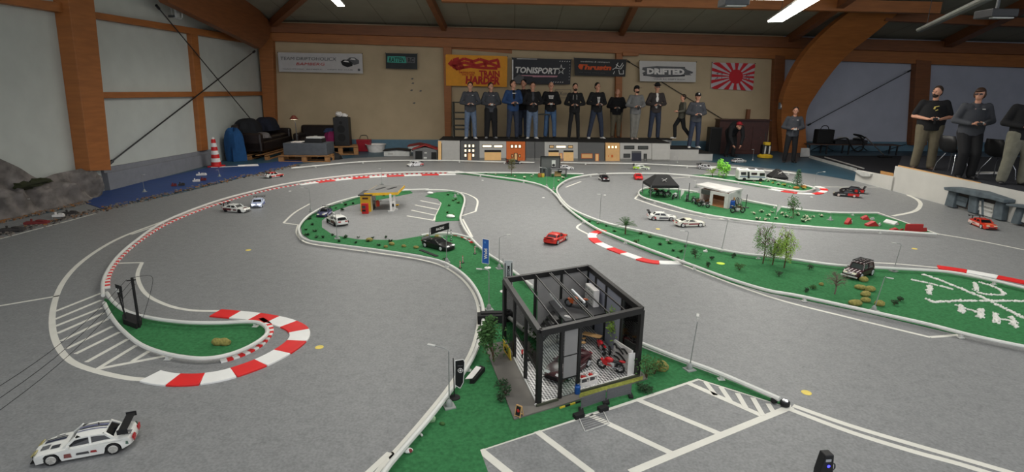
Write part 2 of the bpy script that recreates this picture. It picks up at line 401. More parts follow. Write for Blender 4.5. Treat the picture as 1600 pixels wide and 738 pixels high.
# ================================================================ TRACK: turf islands, tape, kerbs, guard rails
mturf = mat('turf_green', (56, 112, 70), .95, var=.22, scale=40, bump=.3, spec=.1)
mtape = mat('tape_white', (216, 214, 204), .6, var=.04)
mrail = mat('rail_white', (212, 212, 206), .45, var=.04)
mred = mat('kerb_red', (216, 34, 34), .5, var=.05); mkw = mat('kerb_white', (232, 232, 228), .5, var=.03)
def turf(pts, label, sm=3, extra=None):
    c = crv(pts, sm, True) if sm else [Vector(p) for p in pts]
    g = [P(p.x, p.y, TZ) for p in c]
    o = MB().hexa(g, (0, 0, .006)).build('turf_island', mturf); tag(o, label, 'artificial turf'); return o
G = TZ + .006
turf([(163, 468), (176, 474), (200, 490), (240, 501), (290, 508), (340, 508), (385, 505), (405, 508), (414, 516), (408, 528), (380, 545), (345, 557), (300, 561), (255, 553), (215, 538), (188, 515), (170, 492)], 'leaf-shaped green turf island at the left with the two toy utility poles')
turf([(640, 298), (600, 302), (560, 309), (515, 323), (485, 337), (470, 352), (472, 366), (488, 377), (560, 386), (655, 398), (700, 410), (728, 430), (746, 457), (754, 487), (751, 525), (736, 562), (705, 610), (670, 655), (640, 692), (612, 725), (600, 760), (770, 760), (750, 704), (900, 655), (1090, 592), (1232, 637), (1222, 628), (1120, 588), (1060, 566), (1003, 544), (930, 510), (832, 452), (790, 418), (760, 397), (738, 373), (700, 368), (655, 370), (620, 376), (560, 375), (520, 368), (503, 356), (503, 345), (520, 331), (545, 322), (580, 315), (615, 308), (645, 302)], 'large green turf area curving round the petrol station and under the glass garage', 0)
turf([(664, 307), (682, 301), (705, 300), (722, 304), (727, 314), (723, 328), (719, 345), (680, 347), (681, 338), (687, 326), (690, 318), (684, 311)], 'small curved turf island right of the petrol station parking bays', 0)
turf([(700, 270), (770, 272), (850, 272), (912, 273), (890, 279), (874, 290), (870, 303), (855, 295), (835, 288), (790, 282), (745, 275)], 'triangular turf island under the dark grey billboard building', 0)
turf([(874, 312), (890, 326), (915, 341), (960, 355), (1010, 366), (1070, 381), (1150, 398), (1235, 408), (1310, 417), (1400, 423), (1440, 424), (1480, 428), (1540, 439), (1620, 456), (1700, 480), (1700, 555), (1620, 546), (1560, 536), (1500, 524), (1440, 510), (1360, 491), (1250, 468), (1200, 458), (1140, 441), (1080, 418), (1020, 397), (965, 375), (930, 360), (900, 340), (882, 324)], 'long turf strip widening to the right with the white stone letters', 0)
turf([(998, 303), (1003, 297), (1018, 295), (1060, 298), (1110, 305), (1160, 315), (1230, 327), (1300, 333), (1370, 335), (1410, 347), (1463, 367), (1365, 361), (1300, 358), (1215, 351), (1150, 345), (1090, 335), (1040, 321), (1008, 312)], 'pointed turf island with the black tent and the white workshop', 0)
turf([(1078, 274), (1105, 273), (1140, 275), (1200, 281), (1240, 288), (1268, 294), (1272, 298), (1258, 300), (1235, 299), (1190, 293), (1130, 283), (1090, 277)], 'small far turf island carrying the toy camper', 0)
# --- guard rails
def rail(pts, label, n=6, z=.052, r=.018, post=1.25, closed=False):
    c = crv(pts, n, closed); g = [P(p.x, p.y, z) for p in c]
    t = thing('guard_rail', label, 'guard rail', (g[0].x, g[0].y, TZ))
    MB().tube(g, r, 8).build('rail_pipe', mrail, t, smooth=True)
    acc = post * .4; k = 0
    for a, b in zip(g, g[1:]):
        acc += (b - a).length
        if acc > post:
            acc = 0; h = (a + b) / 2; MB().box((h.x, h.y, (z + TZ) / 2), (.026, .026, z - TZ), 0).box((h.x, h.y, TZ + .006), (.05, .04, .006)).build('post', mrail, t)
    return rebase(t)
rail([(455, 263), (507, 258), (550, 254), (590, 252), (625, 251), (700, 251), (770, 253), (835, 254)], 'far white guard rail in front of the grey and orange model facades, left run')
rail([(876, 254), (920, 255), (1000, 256), (1080, 260), (1150, 262), (1200, 267), (1240, 271), (1246, 274)], 'far white guard rail on the right, passing behind the toy camper')
rail([(161, 462), (161, 440), (170, 420), (185, 400), (210, 378), (250, 350), (300, 328), (350, 311), (400, 298), (450, 287), (520, 277), (590, 271), (660, 269), (712, 269)], 'long white guard rail sweeping from the left island up to the far middle')
rail([(712, 268), (765, 275), (815, 282), (850, 291), (868, 304), (880, 319), (900, 336), (930, 356), (965, 371), (1020, 392), (1080, 414), (1140, 436), (1200, 454), (1250, 463), (1360, 487), (1450, 507), (1520, 525), (1600, 542), (1700, 560)], 'white guard rail along the near edge of the long turf strip')
rail([(1700, 474), (1600, 450), (1540, 436), (1480, 425), (1400, 420), (1310, 415), (1235, 405), (1150, 395), (1070, 378), (1010, 363), (960, 352), (920, 339), (890, 324), (873, 305), (871, 293), (885, 282), (905, 276), (940, 272), (1000, 271), (1045, 272), (1100, 277), (1150, 284), (1200, 292), (1240, 298), (1258, 299), (1271, 296), (1270, 293), (1240, 286), (1200, 279), (1150, 275), (1100, 273)], 'white guard rail along the far edge of the turf strip, looping on round the camper')
rail([(700, 270), (780, 270), (850, 271), (912, 272)], 'short white guard rail behind the billboard building')
rail([(1463, 366), (1400, 362), (1365, 360), (1300, 357), (1215, 350), (1150, 343), (1090, 333), (1040, 319), (1006, 309), (998, 302), (1003, 296), (1018, 293), (1060, 296), (1090, 300)], 'white guard rail round the near side of the workshop island')
rail([(1160, 312), (1230, 325), (1300, 332), (1370, 333)], 'short white guard rail behind the workshop island towards the red ramps')
rail([(167, 458), (178, 473), (200, 488), (240, 498), (290, 504), (340, 505), (385, 503), (405, 505), (417, 514), (414, 526), (390, 542), (360, 554), (330, 560), (300, 560), (258, 553), (220, 539), (190, 515), (172, 492), (163, 474)], 'closed white guard rail around the leaf-shaped turf island at the left', closed=False)
rail([(670, 296), (640, 297), (600, 300), (560, 307), (515, 320), (485, 335), (470, 350), (467, 362), (478, 375), (520, 382), (590, 391), (655, 401), (695, 411), (725, 430), (745, 455), (755, 485), (752, 520), (738, 560), (706, 608), (670, 655), (640, 690), (610, 725), (596, 745)], 'white guard rail curling round the petrol station and down to the lower middle')
rail([(665, 297), (700, 298), (719, 302), (726, 312), (722, 330), (720, 345), (735, 371), (760, 395), (790, 415), (832, 448)], 'white guard rail running down from the small curved island past the blue flag')
rail([(995, 534), (1060, 560), (1120, 582), (1218, 624)], 'straight white guard rail right of the glass garage ending at two black wheels')
rail([(658, 368), (680, 365), (710, 366), (735, 372)], 'short curved white rail behind the black car on the turf')
# --- tape lines
def tape(lines, label, w=.035, n=5, name='tape_marking'):
    mb = MB()
    for i, l in enumerate(lines):
        ww = w
        if isinstance(l[0], (int, float)): ww = l[0]; l = l[1:]
        c = crv(l, n) if len(l) > 2 else [Vector(p) for p in l]
        mb.ribbon([P(p.x, p.y) for p in c], ww, TZ, .0012 + .0005 * (i % 6))
    return tag(mb.build(name, mtape), label, 'floor marking')
tape([[(-60, 489), (93, 463)]], 'straight white tape line on the floor at the left frame edge')
tape([[.05, (345, 316), (300, 331), (240, 352), (180, 376), (130, 408), (100, 440), (85, 475), (82, 511), (91, 542), (112, 566), (150, 581), (200, 592), (240, 595)],
      [(85, 488), (158, 459)], [(86, 500), (158, 470)], [(86, 511), (160, 482)], [(90, 522), (163, 490)], [(96, 534), (168, 500)], [(104, 546), (176, 511)], [(118, 554), (187, 520)], [(135, 567), (200, 531)], [(152, 578), (213, 541)], [(152, 578), (262, 557)], [(207, 566), (233, 550)],
      [(205, 367), (243, 354)], [(245, 351), (285, 341)], [(275, 340), (305, 332)], [(300, 331), (325, 324)]], 'white tape arc with hatched run-off area outside the left island')
tape([[(185, 412), (222, 411)], [.04, (222, 411), (215, 433), (228, 460), (262, 478), (300, 486), (345, 487)]], 'hooked white tape line inside the bend above the left island')
tape([[(484, 319), (460, 333), (443, 349)], [(443, 349), (467, 352)]], 'pointed white tape line left of the petrol station island')
tape([[(657, 314), (687, 320)], [(649, 321), (684, 328)], [(643, 329), (680, 337)], [(636, 338), (678, 345)]], 'white tape parking bays beside the small curved turf island')
tape([[(683, 307), (690, 318), (687, 326), (678, 345)], [(632, 296), (668, 297)], [(720, 301), (733, 305), (746, 314), (743, 331)], [(743, 331), (721, 338)]], 'thin white tape lines framing the small curved turf island')
tape([[(719, 345), (732, 369)], [(723, 343), (738, 371)]], 'two short white tape lines joining the small island to the large turf area', w=.03)
tape([[.03, (466, 352), (464, 366), (480, 380), (530, 388), (590, 396), (650, 405), (690, 416), (720, 435), (740, 460), (748, 488), (744, 525), (730, 562), (698, 610), (662, 655), (632, 690), (600, 726), (585, 745)]], 'white tape line hugging the curling guard rail on the track side')
tape([[.04, (609, 709), (632, 745)], [.04, (609, 709), (570, 745)]], 'white tape corner at the bottom of the frame below the turf tip')
tape([[(908, 350), (902, 357), (922, 368)]], 'small pointed white tape line left of the central kerb')
tape([[(1060, 412), (1200, 464), (1330, 498), (1453, 528)], [(1453, 528), (1502, 524)], [(1502, 524), (1560, 534), (1640, 548)]], 'long white tape line on the track in front of the long turf strip')
tape([[(998, 304), (992, 311)], [(992, 311), (1040, 327), (1090, 338), (1118, 343), (1133, 342), (1140, 344)]], 'white tape line in front of the pointed workshop island')
tape([[(1240, 292), (1375, 293)], [.07, (1418, 305), (1434, 313), (1438, 321), (1428, 331), (1395, 338)]], 'white tape line and bend in front of the white wall')
tape([[(1370, 332), (1468, 367)], [(1465, 366), (1530, 377), (1600, 391), (1660, 402)]], 'white tape line leading from the workshop island tip to the right edge')
tape([[(884, 293), (908, 284)], [(1036, 280), (1075, 277)]], 'faint short white tape strokes on the track behind the tent')
tape([[.045, (1239, 635), (1330, 667), (1430, 697), (1500, 717), (1620, 752)], [.045, (1234, 641), (1330, 677), (1430, 708), (1500, 727), (1590, 755)]], 'double white tape line running to the lower right corner')
tape([[.05, (748, 703), (838, 674), (994, 625), (1090, 592)], [.05, (1090, 592), (1235, 637)], [.045, (1073, 599), (1195, 653)], [.05, (1236, 637), (1055, 711), (985, 740)], [.05, (748, 703), (800, 745)],
      [.045, (838, 675), (925, 741)], [.045, (922, 650), (1052, 711)], [.045, (994, 625), (1126, 680)],
      [(1102, 598), (1118, 619)], [(1126, 606), (1143, 631)], [(1152, 616), (1166, 640)], [(1176, 623), (1192, 651)], [(1200, 632), (1210, 648)]], 'white taped car park with bays and a hatched wedge in front of the glass garage')
tape([[.035, (1000, 546), (1060, 568), (1120, 590), (1222, 632)]], 'white tape line beside the straight guard rail right of the garage')
tape([[.03, (640, 392.5), (720, 400)]][:0] or [[.03, (1180, 412), (1235, 420)]][:0] or [[.03, (1360, 411), (1400, 413), (1465, 419)], [.03, (1310, 418), (1362, 411)]], 'short white tape line beside the dark striped truck at the turf edge')
tape([[.03, (0, 374), (60, 358), (110, 345), (150, 334)]], 'white tape edge of the track beside the rocky landscape on the left')
# --- kerbs
def kerb(pts, label, w, seg, h=.014, first=0, name='kerb', n=8):
    c = [P(p.x, p.y) for p in crv(pts, n)]
    D = [0]
    for a, b in zip(c, c[1:]): D.append(D[-1] + (b - a).length)
    def at(d):
        for i in range(len(c) - 1):
            if D[i + 1] >= d: return c[i].lerp(c[i + 1], (d - D[i]) / max(1e-9, D[i + 1] - D[i]))
        return c[-1]
    L = D[-1]; ns = max(1, round(L / seg)); mb = MB()
    for i in range(ns):
        mb.ribbon([at(L * (i + k / 4) / ns) for k in range(5)], w, TZ, h, mi=(i + first) % 2)
    return tag(mb.build(name, [mkw, mred], bevel=.004 if w > .1 else 0), label, 'kerb')
kerb([(337, 491), (370, 494), (405, 498), (440, 505), (462, 514), (469, 524), (463, 536), (443, 551), (415, 566), (385, 578), (345, 590), (300, 596), (260, 595), (235, 590)], 'wide red and white kerb curling round the right of the leaf-shaped island', .17, .21, first=1)
kerb([(345, 567), (370, 560), (395, 549), (412, 537), (423, 522), (421, 510), (408, 500)], 'thin candy-striped kerb strip against the leaf-shaped island rail', .045, .045)
kerb([(168, 452), (169, 436), (177, 418), (192, 400), (215, 380), (255, 354), (305, 332), (355, 315), (405, 301), (455, 291), (520, 281), (600, 274), (660, 272), (705, 271)], 'very long thin candy-striped kerb inside the left sweeping rail', .05, .06, n=20)
kerb([(468, 289.5), (520, 283), (580, 277.5), (650, 274.5), (712, 273)], 'far red and white kerb along the top of the track, left of centre', .14, .45)
kerb([(943, 361), (928, 366), (925, 371), (932, 379), (950, 388), (985, 401), (1010, 409), (1035, 412), (1064, 412)], 'red and white kerb in the centre in front of the palm tree', .13, .26, first=1)
kerb([(1203, 296), (1225, 300), (1250, 303), (1272, 304), (1285, 301), (1288, 297), (1277, 292)], 'red and white kerb round the tip of the camper island', .14, .3)
kerb([(1465, 419), (1500, 424), (1550, 433), (1600, 443), (1660, 457)], 'red and white kerb at the right frame edge above the white letters', .15, .27, first=1)
kerb([(703, 368), (720, 371), (732, 376), (738, 381)], 'tiny candy-striped kerb behind the black car', .05, .07)
# yellow and white spots on the floor
myel = mat('yellow_dot', (222, 200, 96), .6)
def spot(x, y, r, m, l):
    p = P(x, y, TZ); o = MB().lathe((0, 0, 0), [(r, 0), (r, .002), (r * .8, .004)], 16).build('floor_marker', m); o.location = p; tag(o, l, 'floor marker', 'round floor markers')
for x, y, l in ((388, 391, 'yellow round marker on the empty track left of centre'), (499, 543, 'yellow round marker beside the wide kerb curl'), (1260, 614, 'yellow round marker right of the rail end with black wheels'), (1028, 358, 'yellow round marker behind the palm tree near the two white cars'), (1429, 389, 'yellow round marker above the dark striped truck')):
    spot(x, y, .035, myel, l)
for x, y, l in ((849, 309, 'white round marker on the track left of the rail junction'), (945, 305, 'white round marker in the middle of the bend behind the red car'), (1268, 308, 'white round marker in front of the camper island kerb'), (754, 282, 'small white marker on the far track left of the billboard'), (453, 299, 'small white marker inside the far left kerb')):
    spot(x, y, .028, mkw, l)
# ================================================================ STAGE WITH MODEL FACADES
FAC = Plane(P(684, 250.3), P(1047, 252.6))
mlg = mat('facade_light_grey', (168, 166, 162), .7, var=.04); mdk = mat('facade_dark_grey', (84, 84, 84), .7, var=.05)
mor = mat('facade_orange', (196, 98, 40), .7, var=.06); mtan = mat('facade_tan', (206, 162, 108), .7, var=.06)
mdoor = mat('door_tan', (228, 184, 124), .6, var=.05); mlit = mat('lit_window', (255, 232, 190), .5, emit=1.1, var=.02)  # tan is the doors' own colour, without any glow
mbl = mat('flat_black', (14, 14, 15), .8, var=.1); mdw = mat('dark_window', (60, 62, 60), .3); mplin = mat('facade_plinth', (112, 112, 108), .7)
def fac(name, x0, x1, m, label, parts, y0=None, plinth=False):
    top = lambda x: 220 + (x - 690) * .0135
    bot = lambda x: 250.3 + (x - 684) * .0063
    g = FAC.px(x0, bot(x0)); t = thing(name, label, 'model building', (g.x, g.y, TZ), 0, 'model house facades along the stage')
    q = [FAC.px(x, y) for x, y in ((x0, bot(x0)), (x1, bot(x1)), (x1, top(x1)), (x0, top(x0)))]
    for k in (0, 1): q[k].z = TZ
    MB().hexa(q, -FAC.n * .12).build('wall', m, t)
    if plinth: MB().hexa([FAC.px(x, y) for x, y in ((x0, bot(x0) - .3), (x1, bot(x1) - .3), (x1, bot(x1) - 4), (x0, bot(x0) - 4))], FAC.n * .008).build('plinth', mplin, t)
    for nm, a, b, c, d, mm, fr in parts:
        def qq(e, off, th): return [FAC.px(x, y, off) for x, y in ((a - e, d + e), (b + e, d + e), (b + e, c - e), (a - e, c - e))], FAC.n * th
        if fr:
            f = MB()
            for s in ((a - .7, a, c - .7, d + .7), (b, b + .7, c - .7, d + .7), (a, b, c - .7, c), (a, b, d, d + .7)):
                f.hexa([FAC.px(x, y) for x, y in ((s[0], s[3]), (s[1], s[3]), (s[1], s[2]), (s[0], s[2]))], FAC.n * .012)
            o = f.build(nm, fr, t); MB().hexa(*qq(0, 0, .006)).build('pane' if nm != 'door' else 'door_leaf', mm, o)
        else: MB().hexa(*qq(0, 0, .01)).build(nm, mm, t)
    return rebase(t)
Wn = 'window'
fac('model_warehouse_side', 684.5, 718.5, mlg, 'blank light grey model wall with tan corner strip at the left end of the stage', [('corner_panel', 684.8, 689.5, 220.6, 249.8, mdoor, None), ('drain_pipe', 689.6, 690.6, 224, 249.8, mbl, None)])
fac('model_apartment_house', 720, 749, mdk, 'dark grey model house with nine small lit windows', [(Wn, x, x + 3, y, y + 4, mlit, mbl) for y in (226, 233.4, 240.8) for x in (725.8, 732, 738) if not (y > 240 and x == 732)] + [('door', 731.6, 736, 239.6, 250.2, mdoor, mor)])
fac('model_workshop', 749.3, 791, mlg, 'light grey model workshop with one wide tan shutter and two lit windows', [(Wn, 754, 768, 226.8, 230, mlit, mbl), (Wn, 772, 785, 226.9, 230.2, mlit, mbl), ('shutter_housing', 757, 783, 234.6, 238, mbl, None), ('garage_door', 757, 783, 238, 250.4, mdoor, None)], plinth=True)
fac('model_orange_house', 791.3, 820.4, mor, 'orange model house with three lit windows', [(Wn, x, x + 3.3, 226.8, 230.8, mlit, mbl) for x in (798.3, 804.5, 810.5)] + [('door', 804, 808, 239.8, 250, mdoor, mbl), (Wn, 799.5, 801.5, 242, 245, mdoor, mbl), (Wn, 811, 813, 242, 245, mdoor, mbl)])
fac('model_blank_wall', 821.5, 850.4, mdk, 'plain dark grey model wall between the orange house and the twin garage', [('seam_strip', 835.5, 836, 222.6, 251, mbl, None)], plinth=True)
fac('model_twin_garage', 850.8, 902.8, mlg, 'light grey model garage with two tan roller doors and three lit windows', [(Wn, 859, 865, 227.6, 231, mdoor, mbl), (Wn, 869, 884, 227.7, 231.2, mlit, mbl), (Wn, 888, 894.5, 227.8, 231.2, mdoor, mbl), ('shutter_housing', 857, 873, 235, 238, mbl, None), ('garage_door', 857, 873, 238, 251.3, mdoor, None), ('shutter_housing', 880.5, 896, 235.2, 238, mbl, None), ('garage_door', 880.5, 896, 238, 251.5, mdoor, None), ('door', 874.8, 878, 240, 251, mdoor, mor)], plinth=True)
fac('model_showroom', 903, 944, mdk, 'dark grey model showroom with one wide tan window', [(Wn, 909, 925, 240.8, 246.8, mtan, mor), ('door', 930.5, 935, 241, 251.4, mdoor, mor)])
fac('model_tan_house', 946.3, 968.2, mtan, 'narrow tan model house with three small pale windows', [(Wn, x, x + 2.8, 228.2, 231.6, mlit, mtan) for x in (950, 955.6, 961)] + [('number_plate', 955, 958, 242, 246, mor, None), ('wall_lamp', 950, 951, 243, 245, mor, None)])
fac('model_garage_hall', 968.6, 1018, mlg, 'light grey model hall with dark windows and a black garage door', [(Wn, 976, 990.5, 228.4, 232.4, mdw, mbl), (Wn, 997.5, 1012, 228.8, 232.8, mdw, mbl), (Wn, 975, 984, 241, 245.8, mdw, mbl), ('shutter_housing', 987, 1002, 236, 239, mdk, None), ('garage_door', 987, 1002, 239, 251.8, mat('navy_door', (32, 34, 50), .5), None), ('door', 1006.4, 1010, 241, 251.5, mdw, mbl)], plinth=True)
fac('model_plain_panel', 1018.6, 1047, mlg, 'blank light grey model panel at the right end of the stage', [('base_strip', 1019, 1046.6, 249.5, 252, mplin, None)])
# stage deck with steps
zs0, zs1 = FAC.px(690, 219.7).z, FAC.px(1045, 224.6).z
u0 = (FAC.px(684, 240) - FAC.o).dot(FAC.u); u1 = (FAC.px(1047, 240) - FAC.o).dot(FAC.u)
ZS = (zs0 + zs1) / 2
st = thing('stage', 'long low black stage the row of people stands on', 'stage', FAC.at(u0, TZ, -.13))
MB().hexa([FAC.at(u0, ZS - .03, -.125), FAC.at(u1, ZS - .03, -.125), FAC.at(u1, ZS - .03, -1.8), FAC.at(u0, ZS - .03, -1.8)], (0, 0, .03)).build('deck', mbl, st)
MB().hexa([FAC.at(u1, ZS - .03, -1.305), FAC.at(u1 + .45, ZS - .03, -1.305), FAC.at(u1 + .45, ZS - .03, -1.8), FAC.at(u1, ZS - .03, -1.8)], (0, 0, .03)).build('deck_end', mbl, st)
MB().hexa([FAC.at(u1 + .05, TZ, -1.31), FAC.at(u1 + .43, TZ, -1.31), FAC.at(u1 + .43, ZS - .03, -1.31), FAC.at(u1 + .05, ZS - .03, -1.31)], -FAC.n * .45).build('end_box', mat('stage_side', (150, 150, 148), .8), st)
MB().hexa([FAC.at(u0, TZ, -.13), FAC.at(u1, TZ, -.13), FAC.at(u1, ZS - .03, -.13), FAC.at(u0, ZS - .03, -.13)], -FAC.n * 1.6).build('skirt', mat('stage_side', (150, 150, 148), .8), st)
rebase(st)
u2 = (FAC.px(1097, 240) - FAC.o).dot(FAC.u); u3 = (FAC.px(1120, 240) - FAC.o).dot(FAC.u)
ZST = FAC.px(1070, 232.5, -.3).z; ZST2 = FAC.px(1110, 239.5, -.3).z
sp = thing('stage_steps', 'two grey and black steps at the right end of the stage', 'steps', FAC.at(u1 + .01, 0, -.3))
for a, b, z, in ((u1 + .01, u2, ZST), (u2 + .002, u3, ZST2)):
    MB().hexa([FAC.at(a, .001, -.3), FAC.at(b, .001, -.3), FAC.at(b, z - .02, -.3), FAC.at(a, z - .02, -.3)], -FAC.n * 1.0).build('step', mlg, sp)
    MB().hexa([FAC.at(a, z - .02, -.29), FAC.at(b, z - .02, -.29), FAC.at(b, z - .02, -1.3), FAC.at(a, z - .02, -1.3)], (0, 0, .02)).build('tread', mbl, sp)
rebase(sp)
# small model houses left of the stage
mrr = mat('red_roof', (140, 34, 34), .7); mdr = mat('dark_roof', (58, 58, 52), .8)
def shed(x0, x1, yb, yt, depth, label, roofm, m=mdk, openings=(), pitch=.12):
    a, b = P(x0, yb, TZ), P(x1, yb, TZ); pl = Plane(a, b); h = pl.px((x0 + x1) / 2, yt).z; L = pl.L
    t = thing('model_shed', label, 'model building', a)
    MB().hexa([pl.at(0, TZ), pl.at(L, TZ), pl.at(L, h), pl.at(L / 2, h + pitch * .6), pl.at(0, h)], -pl.n * depth).build('wall', m, t)
    r = MB(); e = .03
    for s in ((-e, h - .01, L / 2, h + pitch), (L / 2, h + pitch, L + e, h - .01)):
        r.hexa([pl.at(s[0], s[1], e), pl.at(s[2], s[3], e), pl.at(s[2], s[3] + .02, e), pl.at(s[0], s[1] + .02, e)], -pl.n * (depth + 2 * e))
    r.build('roof', roofm, t)
    for (c0, c1, c2, c3, mm, nm) in openings:
        MB().hexa([pl.px(c0, c3), pl.px(c1, c3), pl.px(c1, c2), pl.px(c0, c2)], pl.n * .008).build(nm, mm, t)
    return rebase(t)
shed(646, 683, 249.6, 234, .5, 'small grey model shed with a red gabled roof and dark doorway beside the stage', mrr, mat('shed_grey', (104, 104, 104), .8), ((649, 660, 236, 249, mbl, 'doorway'), (674, 682, 238, 249, mbl, 'doorway'), (663, 667, 238, 240, mhous, 'sign'), (662, 667, 245.5, 248, mhous, 'sign')))
shed(600, 640, 244, 236, .5, 'low white model box with a flat black roof left of the red-roofed shed', mbl, mhous, ((606, 614, 239, 242, mlg, 'panel'),), .03)
shed(638, 670, 238, 229, .6, 'white model shed with a red roof standing farther back beside the stage steps', mrr, mhous, ((644, 650, 232, 236, mbl, 'doorway'),), .06)

# ================================================================ BANNERS ON THE BACK WALL
mwh = mat('banner_white', (196, 192, 190), .7, var=.03); mink = mat('ink_black', (22, 20, 22), .7); mgr = mat('ink_grey', (96, 96, 98), .7)
mpk = mat('ink_red', (186, 40, 34), .7); myb = mat('banner_orange', (238, 160, 40), .7, var=.05); mtq = mat('ink_turquoise', (70, 168, 150), .7); mwt = mat('ink_white', (226, 222, 218), .7)
moro = mat('ink_orange', (214, 88, 40), .7); mrosa = mat('ink_pink', (196, 140, 150), .7)
class Ban:
    def __init__(s, quad, m, label, name='banner', cat='banner', off=.21):
        s.q = quad; s.off = off
        c = [BACK.px(x, y, off) for x, y in quad]; s.c = c
        s.t = thing(name, label, cat, (c[3] + c[2]) / 2)
        N = 14; mb = MB(); vs = []; fs = []        # slightly wavy cloth
        for i in range(N + 1):
            u = i / N; wv = .012 * math.sin(u * 17) + .006 * math.sin(u * 41)
            for a, b in ((c[0], c[1]), (c[3], c[2])):
                p = a.lerp(b, u)
                vs += [p + BACK.n * wv * .4, p + BACK.n * (wv * .4 - .008)]
        for i in range(N):
            a = 4 * i
            fs += [(a, a + 4, a + 6, a + 2), (a + 1, a + 3, a + 7, a + 5), (a, a + 1, a + 5, a + 4), (a + 2, a + 6, a + 7, a + 3)]
        fs += [(0, 2, 3, 1), (4 * N, 4 * N + 1, 4 * N + 3, 4 * N + 2)]
        mb.add(vs, fs).build('cloth', m, s.t, smooth=True)
        e = MB()
        for p in (c[0], c[1]): e.cyl(p + BACK.n * .012, p + BACK.n * .004 - Vector((0, 0, .0)), .016, n=8)
        e.build('eyelet', msteel, s.t)
    def pt(s, u, v):   # u 0..1 left to right, v 0..1 top to bottom
        a = s.c[0].lerp(s.c[1], u); b = s.c[3].lerp(s.c[2], u); return a.lerp(b, v) + BACK.n * .014
    def poly(s, pts, m, name='print', th=.002):
        MB().hexa([s.pt(*p) for p in pts], BACK.n * th).build(name, m, s.t)
    def strokes(s, ls, w, m, name='print'):
        mb = MB()
        for l in ls:
            for a, b in zip(l, l[1:]): mb.bar(s.pt(*a), s.pt(*b), w, .003, up=BACK.n)
        mb.build(name, m, s.t)
    def text(s, txt, u, v, wu, hv, m, **k):
        W = (s.c[1] - s.c[0]); Hh = (s.c[0] - s.c[3])
        return lettering(txt, s.pt(u, v) + BACK.n * .003, W, Hh, .2, m, s.t, width=W.length * wu, height=Hh.length * hv, **k)
    def done(s): rebase(s.t)
b = Ban([(434, 82), (566, 84), (567, 115), (436, 112)], mwh, 'long off-white club banner with two small cars at its right end')
b.text('TEAM DRIFTOHOLICX', .36, .30, .66, .17, mgr, shear=.1); b.text('BAMBERG', .38, .57, .34, .15, mpk, shear=.2); b.text('TEAM IM MSC  BAMBERG  .  DRIFT RC CLUB', .46, .84, .84, .05, mgr)
for ox, oy, mm in ((.74, .42, mink), (.82, .30, mgr)):
    b.poly([(ox, oy), (ox + .03, oy - .1), (ox + .09, oy - .1), (ox + .14, oy + .04), (ox + .14, oy + .2), (ox + .08, oy + .28), (ox + .02, oy + .18)], mm)
    b.poly([(ox + .03, oy), (ox + .05, oy - .06), (ox + .09, oy - .05), (ox + .1, oy + .03)], mwt, th=.004)
b.poly([(.955 + .016 * math.cos(k * .785), .82 + .07 * math.sin(k * .785)) for k in range(8)], mgr); b.done()
b = Ban([(602.5, 83), (652, 84), (652, 108.5), (603, 107)], mat('banner_dark', (44, 48, 50), .7), 'small dark banner with turquoise graffiti lettering')
b.poly([(.06, .2), (.62, .2), (.66, .62), (.05, .6)], mtq); b.poly([(.64, .22), (.94, .24), (.93, .6), (.66, .6)], mgr); b.text('RATTEN', .35, .42, .5, .3, mink, off=.004, shear=.2); b.text('RC', .8, .42, .18, .28, mink, off=.004); b.done()
b = Ban([(696, 85), (793, 88), (792, 136), (697, 134)], myb, 'bright orange banner with red flame print and the words TRAIN HARDER')
b.strokes([[(.1, .3), (.3, .12), (.45, .2), (.55, .12), (.7, .2), (.85, .12)], [(.12, .36), (.3, .24), (.5, .32), (.7, .24), (.86, .34)], [(.2, .44), (.4, .36), (.6, .4), (.84, .4)], [(.1, .32), (.14, .42), (.24, .46)], [(.4, .2), (.52, .4)], [(.62, .16), (.66, .4)], [(.84, .12), (.87, .38)]], .09, mpk)
b.strokes([[(.06, .34), (.12, .2), (.22, .14)], [(.12, .3), (.2, .46)], [(.2, .2), (.28, .44)]], .14, mpk)
b.text('THE EVOLUTION', .34, .56, .26, .06, mpk, off=.004); b.text('ONLY HERE', .36, .63, .2, .05, mpk, off=.004)
b.text('TRAIN', .71, .58, .34, .2, mpk, off=.008, shear=-.1); b.text('HARDER', .6, .8, .56, .26, mpk, off=.01, shear=.1); b.done()
b = Ban([(800, 90), (893, 93), (891, 132), (800, 131)], mat('banner_navy', (34, 34, 42), .6), 'black smoky banner with the white word TONISPORT and a star')
b.poly([(.0, .08), (.022, .08), (.022, .9), (.0, .9)], mwt); b.poly([(.03, .78), (.12, .62), (.2, .72), (.2, .98), (.03, .98)], mgr)
b.text('TONISPORT', .42, .47, .72, .24, mwt, off=.008, shear=.2)
star = [(.83 + (.075 if k % 2 == 0 else .03) * math.cos(-math.pi / 2 + k * math.pi / 5), .42 + (.22 if k % 2 == 0 else .085) * math.sin(-math.pi / 2 + k * math.pi / 5)) for k in range(10)]
b.poly(star, mwt); b.poly([(.83 + (u - .83) * .68, .42 + (v - .42) * .68) for u, v in star], mink, th=.004)
b.poly([(.12, .66), (.78, .66), (.76, .72), (.36, .73), (.34, .7), (.12, .69)], mrosa)
b.strokes([[(.08, .04), (.42, .03)]], .018, mwt); b.strokes([[(x, .1), (x + .015, .07)] for x in (.8, .84, .88, .92, .96)] + [[(x, .93), (x + .015, .9)] for x in (.66, .7, .74, .78, .82, .86)] + [[(.975, y), (.975, y + .03)] for y in (.2, .32, .44, .56, .68, .8)], .02, mwt); b.done()
b = Ban([(897, 90.5), (979, 93), (977, 120), (898, 118)], mat('banner_black', (20, 20, 22), .6), 'black banner with orange metallic lettering and a white mascot-like figure', off=.215)
b.text('modellbau & rennsport', .4, .2, .56, .1, mwt, shear=.2); b.text('Thrustn', .4, .5, .62, .3, moro, off=.01, shear=.2)
